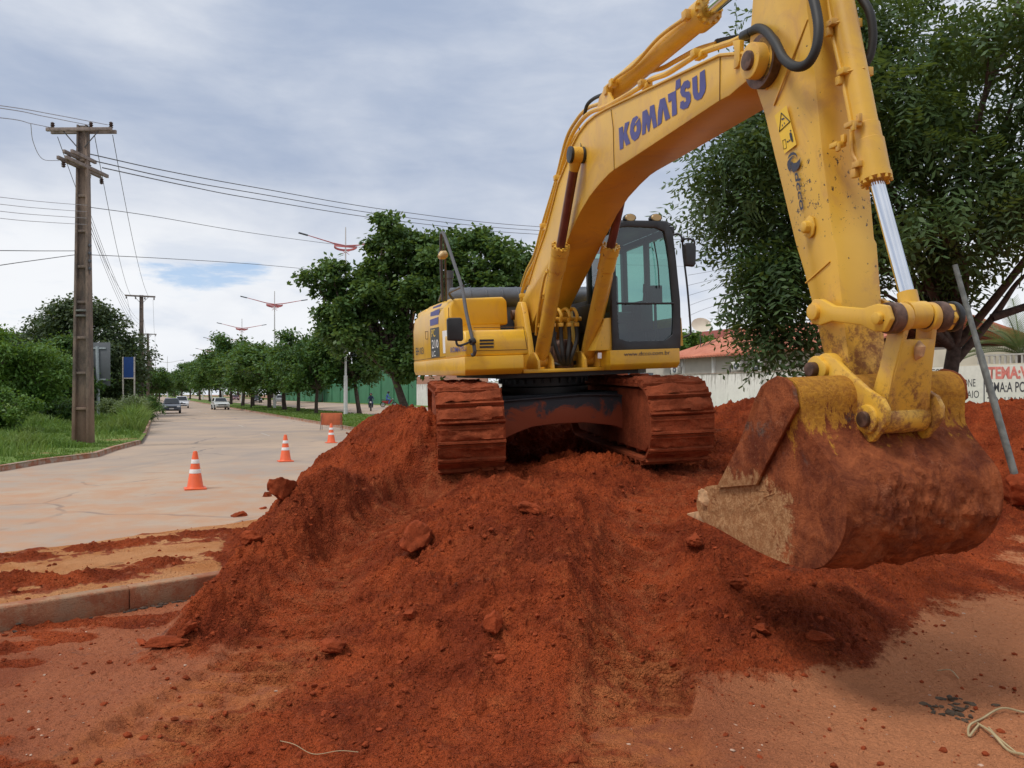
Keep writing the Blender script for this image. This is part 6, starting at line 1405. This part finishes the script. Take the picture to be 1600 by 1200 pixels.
def wire(pts, label, r=.012, mat='wire', grp='overhead wires of the utility poles'):
    p = [W(*q) for q in pts]; b = MB(); b.tube(spline(p, 10), r, 5, False); return tag(b.build('overhead_wire', M[mat], smooth=60), label, 'wire', grp)
wire([(168, 195, 26.8), (84, 179, 23), (0, 165, 20), (-300, 128, 15)], 'highest wire leaving the top crossarm of the large pole to the left', .012, 'wire_pale'); wire([(141, 196, 26.8), (70, 182, 23), (0, 169, 20), (-300, 133, 15)], 'second wire leaving the top crossarm of the large pole to the left', .012, 'wire_pale'); wire([(78, 199, 26.8), (48, 193, 24), (0, 184, 21), (-300, 160, 15)], 'lowest wire leaving the left end of the top crossarm', .012, 'wire_pale')
wire([(48, 193, 24), (52, 222, 25), (66, 248, 26), (92, 251, 26.8)], 'slack jumper hanging left of the large pole', .01, 'wire_pale')
for k, (y0, y1, lb) in enumerate(((308, 321, 'top'), (319, 331, 'second'), (330, 341, 'third'), (341, 351, 'bottom'))): wire([(138, y1, 26.8), (70, (y0+y1)/2+1, 23), (0, y0, 20), (-300, y0-36, 14)], lb+' of the four wires from the rack of the large pole to the left edge', .008, 'wire_pale')
wire([(118, 392, 26.7), (60, 392, 24), (0, 391.5, 21), (-200, 391, 16)], 'level dark cable left of the steel bands of the pole', .012); wire([(118, 398, 26.7), (60, 406, 24), (0, 414.5, 21), (-200, 446, 16)], 'sagging dark cable falling left from the steel bands', .012)
# to the right, across the avenue
for k, (a, m1, m2, e, lb) in enumerate((((133, 239), (260, 267), (400, 293), (620, 330), 'highest'), ((150, 252), (280, 281), (400, 302), (620, 338), 'middle'), ((160, 262), (290, 290), (400, 311), (620, 345), 'lowest'))):
    wire([(a[0], a[1], 26.8), (m1[0], m1[1], 33), (m2[0], m2[1], 40), (e[0], e[1], 52), (840, 357+k*6-3, 64), (1110, 364+k*5, 80), (1400, 352+k*5, 95)], lb+' of the three cables crossing the sky to behind the boom', .021)
wire([(142, 324, 26.8), (240, 338, 32), (400, 365, 41), (560, 386, 51), (700, 399, 60), (860, 410, 72), (1100, 417, 90)], 'thin cable crossing from the pole rack to behind the trees', .013); wire([(139, 398, 26.8), (260, 404, 33), (400, 413, 41), (540, 426, 50), (640, 434, 58)], 'lowest cable crossing from the steel bands to the avenue trees', .013)
# along the poles
def along(q0, q1, label, r=.012, sag=.9, Y0=26.8, Y1=72.6):
    a, c = W(q0[0], q0[1], Y0), W(q1[0], q1[1], Y1); p = [a.lerp(c, t)-Vector((0, 0, sag*4*t*(1-t))) for t in [i/14 for i in range(15)]]; b = MB(); b.tube(p, r, 5, False); tag(b.build('overhead_wire', M['wire'], smooth=60), label, 'wire', 'overhead wires of the utility poles')
along((148, 213), (205, 463), 'wire from the middle of the top crossarm to the second pole'); along((176, 211), (232, 463), 'wire from the right end of the top crossarm to the second pole'); along((90, 214), (199, 465), 'wire passing behind the large pole to the second pole')
for k in range(4): along((138, 325+k*9), (217, 500+k*6), ('first', 'second', 'third', 'fourth')[k]+' rack wire running down the avenue to the second pole', .008, .7)
for (a, c, y0, y1) in ((1, 2, 0, 0), (2, 3, 0, 0), (3, 4, 0, 0), (4, 5, 0, 0)):
    for s in (-1.2, .0, 1.0):
        p, q = PO[a]+Vector((s*.9, s*.42, 10.7)), PO[c]+Vector((s*.9, s*.42, 10.7)); pts = [p.lerp(q, t)-Vector((0, 0, 1.2*4*t*(1-t))) for t in [i/10 for i in range(11)]]; b = MB(); b.tube(pts, .014, 4, False)
        tag(b.build('overhead_wire', M['wire']), '%s wire between the %s and %s utility poles' % ({-1.2: 'left', .0: 'middle', 1.0: 'right'}[s], ('first', 'second', 'third', 'fourth', 'fifth', 'sixth')[a], ('first', 'second', 'third', 'fourth', 'fifth', 'sixth')[c]), 'wire', 'overhead wires of the utility poles')
for k in range(5): wire([(1075, 430+k*16, 30), (1110, 424+k*14, 32), (1170, 412+k*13, 36), (1260, 398+k*12, 42)], ('top', 'second', 'middle', 'fourth', 'bottom')[k]+' of the thin wires between cab mirror and shade tree', .007, 'wire', 'thin wires right of the cab')
# ---------------------------------------------------------------- street lamps
M['lamp_white'] = plain('white_lamp_paint', (.62, .61, .60), .5, var=.06); M['lamp_red'] = plain('faded_red_steel', (.50, .13, .13), .5)
def lamp(loc, H_, label, arms=2, red=True, grp='street lamps of the median'):
    t = thing('street_lamp', label, 'street lamp', loc, RZ, grp); b = MB(); b.tube([(0, 0, -.2), (0, 0, 3.2), (0, 0, 3.25), (0, 0, H_)], [.17, .15, .10, .045], 8); b.build('post', M['lamp_white'], t)
    zc = H_-1.45
    for s in ((-1, 1) if arms == 2 else (-1,)):
        b = MB(); b.tube([(0, 0, zc-.05), (s*1.0, 0, zc+.08), (s*3.2, 0, zc+.58)], [.055, .05, .03], 6); a = b.build('arm', M['lamp_red'] if red else M['lamp_white'], t)
        b = MB(); b.box((s*3.35, 0, zc+.6), (.75, .24, .10), Matrix.Rotation(-s*.2, 3, 'Y')); b.build('lamp_head', M['grey'], a, bevel=.03)
    if red:
        b = MB()
        for k in range(20):
            a0_, a1_ = 2*math.pi*k/20, 2*math.pi*(k+1)/20
            f = lambda a_, r_, z_: Vector((r_*1.0*math.cos(a_), r_*.95*math.sin(a_), zc-.12+z_-.16*abs(math.sin(a_))))
            b.loft([f(a0_, .86, -.06), f(a0_, .92, -.06), f(a0_, .92, .1), f(a0_, .86, .1)], [f(a1_, .86, -.06), f(a1_, .92, -.06), f(a1_, .92, .1), f(a1_, .86, .1)])
        for s in (-1, 1): b.cyl((s*.3, 0, zc-.75), (0, 0, zc-.55), .02, 5); b.cyl((s*.85, 0, zc-.2), (0, 0, zc-.6), .02, 5)
        b.build('ring', M['lamp_red'], t)
    return t
LP = [(543, 62, 355, 'tallest street lamp with red ring, above the barrier board'), (429, 88, 455, 'second street lamp with red ring, right of the white hatchback'), (378, 121, 498, 'third street lamp with red ring on the median'), (348, 157, 522, 'fourth street lamp with red ring on the median'), (330, 196, 540, 'fifth street lamp with red ring, small above the far trees'), (317, 236, 551, 'sixth street lamp, the farthest with a red ring')]
for px, Y, ty, lb in LP: lamp((((px if px != 543 else 540)-800)/FP*Y, Y, .14), CH+(HZ-ty)*Y/FP-.14, lb)
for px, Y, ty, lb in ((261.5, 190, 557, 'white street lamp at the left kerb above the dark car'), (243, 290, 572, 'thin far street lamp left of the dark car')): lamp(((px-800)/FP*Y, Y, .12), CH+(HZ-ty)*Y/FP-.12, lb, 2, False, 'street lamps of the left kerb')
# ---------------------------------------------------------------- cones, board, signs
M['orange'] = plain('orange_cone_plastic', (.80, .125, .035), .5, var=.08); M['refl'] = plain('white_reflective', (.74, .72, .70), .4, var=.05); M['board'] = plain('faded_orange_board', (.55, .14, .055), .7, var=.15, scale=3)
def cone(loc, label):
    t = thing('traffic_cone', label, 'traffic cone', loc, RZ, 'orange traffic cones on the road'); H_ = .74; rad = lambda z: .155-.115*z/H_
    b = MB(); b.box((0, 0, .015), (.40, .40, .03)); b.build('base', M['orange'], t, bevel=.01)
    b = MB(); b.lathe([(.17, .03), (rad(.05), .06), (rad(H_-.03), H_-.03), (.03, H_), (.015, H_)], n=24); b.build('cone_body', M['orange'], t, smooth=40)
    for z0, z1 in ((.31, .39), (.50, .58)): b = MB(); b.lathe([(rad(z0)+.002, z0), (rad(z0)+.004, z0+.003), (rad(z1)+.004, z1-.003), (rad(z1)+.002, z1)], n=24); b.build('reflective_band', M['refl'], t, smooth=40)
cone(G(305, 764), 'nearest orange cone alone on the dusty road'); cone(G(446, 721), 'orange cone at the edge of the road beside the soil heap'); c3 = G(517.5, 692); cone(c3, 'orange cone half behind the soil heap, in front of the board')
bp = G(518, 672); t = thing('barrier_board', 'orange board on thin legs standing on the road behind the third cone', 'barrier board', bp, R(4))
b = MB(); b.box((0, 0, .575), (1.10, .03, .62)); b.build('panel', M['board'], t, bevel=.01)
for s in (-1, 1):
    for q in (-1, 1): b = MB(); b.tube([(s*.48, 0, .85), (s*.53, q*.28, 0)], .014, 6); b.build('leg', M['steel'], t)
sgp = W(154, 655, 52); sgp.z = .12; t = thing('road_sign', 'back of a large grey road sign on a pale post behind the big pole', 'road sign', sgp, R(-8)); k_ = 52/FP
M['sign_back'] = plain('grey_sign_back', (.115, .125, .135), .5, var=.06); M['sign_post'] = plain('pale_sign_post', (.40, .45, .47), .5)
def sgl(px, py): return ((px-154)*k_, 0, CH+(HZ-py)*k_-.12)
a = sgl(118, 603); c = sgl(173, 535); b = MB(); b.bb(a[0], c[0], .06, .075, a[2], c[2]); b.build('sign_plate', M['sign_back'], t, bevel=.004)
b = MB(); b.tube([(0, 0, -.2), (-.10, 0, sgl(0, 541)[2])], .11, 10); b.build('post', M['sign_post'], t)
for py in (544, 593): z = sgl(0, py)[2]; b = MB(); b.bb(sgl(120, 0)[0], sgl(166, 0)[0], .0, .055, z-.05, z+.05); b.build('bracket', M['sign_post'], t)
bsp = W(201, 652, 54); bsp.z = .12; t = thing('sign_board', 'blank dark blue board on two white posts in the grass', 'sign', bsp, R(-6)); k_ = 54/FP
M['blue_board'] = plain('blue_board_paint', (.015, .055, .21), .5, var=.1); M['post_white'] = plain('rusty_white_post', (.50, .46, .41), .7, var=.3, scale=8)
z0, z1 = CH+(HZ-590)*k_-.12, CH+(HZ-558)*k_-.12
b = MB(); b.bb(-8*k_, 8.5*k_, -.02, .02, z0, z1); b.build('panel', M['blue_board'], t)
for s in (-9.3, 9.6): b = MB(); b.tube([(s*k_, 0, -.2), (s*k_, 0, z1+.02)], .05, 8); b.build('post', M['post_white'], t)
b = MB(); b.cyl((-9.3*k_, 0, z0-.05), (9.6*k_, 0, z0-.05), .04, 6); b.cyl((-9.3*k_, 0, 1.0), (9.6*k_, 0, 1.0), .025, 6); b.build('cross_rail', M['post_white'], t)
# ---------------------------------------------------------------- cars
M['tyre'] = plain('tyre', (.02, .02, .02), .9); M['rim'] = plain('wheel_rim', (.35, .36, .38), .4, .6); M['light'] = plain('headlight', (.70, .72, .75), .15)
def car(loc, rz, label, paint, L=3.9, Wd=1.66, H_=1.46, van=False, grp='cars on the avenue'):
    t = thing('car', label, 'car', loc, rz, grp); P_ = plain('car_paint', paint, .3, .1, var=.04, Coat_Weight=.6); h = L/2
    prof_ = [(-h, .32), (-h, .85), (-h+.08, .98), (-h+.5, 1.02), (h-1.05, .98), (h-.25, .82), (h-.03, .66), (h, .48), (h-.03, .26), (-h+.05, .24)]
    b = MB(); b.loft([(-Wd/2*.93, y, z) for y, z in prof_], [(-Wd/2, y, .24+(z-.24)*.93) for y, z in prof_], True)
    b = MB(); n = len(prof_); vs = []
    for x, k in ((-Wd/2*.90, 1.0), (-Wd/2, .93), (Wd/2, .93), (Wd/2*.90, 1.0)): vs += [(x, y*(.985 if k == 1 else 1), .24+(z-.24)*k) for y, z in prof_]
    b.add(vs, [(j*n+i, j*n+(i+1) % n, (j+1)*n+(i+1) % n, (j+1)*n+i) for j in range(3) for i in range(n)]+[tuple(range(n)), tuple(3*n+i for i in range(n))]); b.build('body', P_, t, bevel=.03)
    y0, y1, y2, y3 = (-h+.12, -h+.35, h-1.75, h-1.12); w0, w1 = Wd/2*.90, Wd/2*.70; zb_, zt_ = .97, H_
    if van: y0, y1 = -h+.05, -h+.2
    b = MB(); b.loft([(-w0, y0, zb_), (w0, y0, zb_), (w0, y3, zb_), (-w0, y3, zb_)], [(-w1, y1, zt_), (w1, y1, zt_), (w1, y2, zt_), (-w1, y2, zt_)]); b.build('cabin', P_, t, bevel=.04)
    def pt(s, u, v, e): # on the slanted sides
        w = w0+(w1-w0)*v; ya, yb = y0+(y1-y0)*v, y3+(y2-y3)*v; return (s*(w+e), ya+(yb-ya)*u, zb_+(zt_-zb_)*v)
    for s in (-1, 1):
        for u0, u1 in ((.08, .44), (.49, .90)): b = MB(); b.add([pt(s, u0, .12, .012), pt(s, u1, .12, .012), pt(s, u1-.03*(u1 > .8), .86, .012), pt(s, u0, .86, .012)], [(0, 1, 2, 3)]); b.build('side_window', M['dark_glass'], t, smooth=0)
    for nm, ya, yb, sgn in (('windscreen', y3, y2, 1), ('rear_window', y0, y1, -1)):
        f = lambda s, v: (s*(w0+(w1-w0)*v)*.90, ya+(yb-ya)*v+sgn*.012, zb_+(zt_-zb_)*v); b = MB(); b.add([f(-1, .1), f(1, .1), f(1, .9), f(-1, .9)], [(0, 1, 2, 3)]); b.build(nm, M['dark_glass'], t, smooth=0)
    for s in (-1, 1):
        for y in (-h+.68, h-.72):
            b = MB(); b.cyl((s*(Wd/2-.17), y, .30), (s*(Wd/2+.01), y, .30), .30, 20); w_ = b.build('wheel', M['tyre'], t, bevel=.02); b = MB(); b.cyl((s*(Wd/2), y, .30), (s*(Wd/2+.02), y, .30), .18, 14); b.build('rim', M['rim'], w_)
        b = MB(); b.bb(s*Wd*.29, s*Wd*.44, h-.13, h-.03, .60, .74); b.build('headlight', M['light'], t, bevel=.02)
        b = MB(); b.bb(s*(Wd/2-.02), s*(Wd/2+.17), h-1.35, h-1.22, .93, 1.06); b.build('mirror', P_, t, bevel=.02)
    b = MB(); b.bb(-Wd*.27, Wd*.27, h-.1, h+.01, .57, .69); b.build('grille', M['black'], t); b = MB(); b.bb(-Wd*.36, Wd*.36, h-.1, h+.012, .28, .40); b.build('lower_grille', M['black'], t)
    b = MB(); b.bb(-.2, .2, h, h+.02, .42, .53); b.build('licence_plate', M['refl'], t)
    return t
to_cam = RZ+math.pi
def cg(px, py): return G(px, py)
car(cg(268, 645.5), to_cam-.02, 'dark grey hatchback driving towards the camera in the left lane', (.055, .07, .10)); car(cg(284, 637.5), to_cam-.04, 'white car following right behind the dark grey hatchback', (.62, .63, .66), 4.2, 1.72, 1.6)
car(cg(344, 640), to_cam+.05, 'white hatchback coming alone beside the median', (.60, .62, .60), 3.9, 1.7, 1.45)
fz = lambda o_: .02+(o_-17.35)/11.15*.48
def far_car(px, o_, label, paint, rz):
    Y = o_/((px-800)/FP+.47); return car(AV(o_, Y, fz(o_)), rz, label, paint, grp='cars on the far carriageway')
far_car(401, 20.5, 'black car on the far carriageway seen between median trees', (.02, .02, .025), to_cam); far_car(436, 23, 'pale car half hidden by trees left of the second lamp post base', (.45, .48, .5), to_cam+math.pi); far_car(368, 22, 'dark red car parked beyond the third lamp post', (.16, .03, .035), to_cam)
# ---------------------------------------------------------------- people on motorcycles
def skin(name, verts, edges, rad, mat, parent):
    me = bpy.data.meshes.new(name); me.from_pydata(verts, edges, []); o = lk(bpy.data.objects.new(name, me)); o.parent = parent; o.modifiers.new('skin', 'SKIN'); 
    for i, sv in enumerate(me.skin_vertices[0].data): sv.radius = (rad[i], rad[i]); sv.use_root = (i == 0)
    o.modifiers.new('sub', 'SUBSURF').levels = 1; o.modifiers['sub'].render_levels = 2; me.materials.append(mat); return o
M['skin'] = plain('skin', (.32, .17, .10), .6); M['navy_cloth'] = plain('navy_clothes', (.03, .045, .10), .9); M['blue_cloth'] = plain('blue_clothes', (.06, .12, .32), .9); M['moto_red'] = plain('red_motorcycle_paint', (.30, .03, .03), .3); M['moto_dark'] = plain('dark_motorcycle_paint', (.04, .04, .05), .35)
def rider(loc, rz, ml, pl_, paint, cloth):
    t = thing('motorcycle', ml, 'motorcycle', loc, rz, 'motorcycles on the far carriageway')
    for y in (-.62, .66):
        b = MB(); pts = [(0, y+.26*math.cos(a), .30+.26*math.sin(a)) for a in [2*math.pi*k/20 for k in range(21)]]; b.tube(pts, .045, 8, False); w = b.build('wheel', M['tyre'], t, smooth=60); b = MB(); b.cyl((-.05, y, .30), (.05, y, .30), .17, 16); b.build('rim', M['rim'], w)
    b = MB(); b.prismx([(-.75, .72), (-.3, .68), (.1, .76), (.38, .86), (.46, .72), (.25, .45), (-.1, .30), (-.35, .42), (-.7, .58)], -.11, .11); b.build('body', paint, t, bevel=.04)
    b = MB(); b.prismx([(-.78, .78), (-.2, .72), (.08, .80), (.06, .84), (-.2, .80), (-.76, .86)], -.12, .12); b.build('seat', M['black'], t, bevel=.02)
    for s in (-1, 1): b = MB(); b.tube([(s*.08, .42, .95), (s*.09, .60, .5), (s*.07, .66, .30)], .025, 6); b.build('fork', M['steel'], t)
    b = MB(); b.tube([(-.33, .26, 1.02), (-.12, .38, 1.0), (.12, .38, 1.0), (.33, .26, 1.02)], .018, 6); b.build('handlebar', M['black'], t); b = MB(); b.lathe([(.03, -.05), (.09, 0), (.09, .03)], n=14); b.v = [(v[0], .48+v[2], .88+v[1]) for v in b.v]; b.build('headlight', M['light'], t)
    V_ = [(0, -.22, .92), (0, -.20, 1.12), (0, -.12, 1.34), (0, -.06, 1.47), (0, -.03, 1.53)]; E_ = [(0, 1), (1, 2), (2, 3), (3, 4)]; Rr = [.15, .13, .15, .06, .055]
    for s in (-1, 1):
        i = len(V_); V_ += [(s*.18, -.10, 1.40), (s*.27, .02, 1.18), (s*.30, .22, 1.06)]; E_ += [(2, i), (i, i+1), (i+1, i+2)]; Rr += [.065, .05, .035]
        i = len(V_); V_ += [(s*.11, -.18, .88), (s*.19, .22, .80), (s*.17, .02, .42), (s*.18, .14, .34)]; E_ += [(0, i), (i, i+1), (i+1, i+2), (i+2, i+3)]; Rr += [.10, .075, .05, .04]
    o = skin('person', V_, E_, Rr, cloth, None); o.location = loc; o.rotation_euler = (0, 0, rz); tag(o, pl_, 'person', 'riders on the far carriageway')
    b = MB(); b.lathe([(.05, -.13), (.12, -.08), (.14, 0), (.125, .09), (.07, .145), (.01, .155)], (0, -.01, 1.64), 16); b.build('helmet', M['black'], o, smooth=60); b = MB(); b.lathe([(.06, -.08), (.085, -.02), (.08, .04), (.05, .07)], (0, .055, 1.63), 14); b.build('face', M['skin'], o, smooth=60)
def moto(px, o_, rz, *a): Y = o_/((px-800)/FP+.47); rider(AV(o_, Y, fz(o_)), rz, *a)
moto(579.5, 21.5, to_cam-.3, 'dark motorcycle ridden towards the camera left of the soil heap', 'person in navy clothes and helmet riding the dark motorcycle', M['moto_dark'], M['navy_cloth'])
moto(607, 26.5, to_cam+1.2, 'red motorcycle in front of the green wall', 'person in blue shirt sitting on the red motorcycle by the green wall', M['moto_red'], M['blue_cloth'])
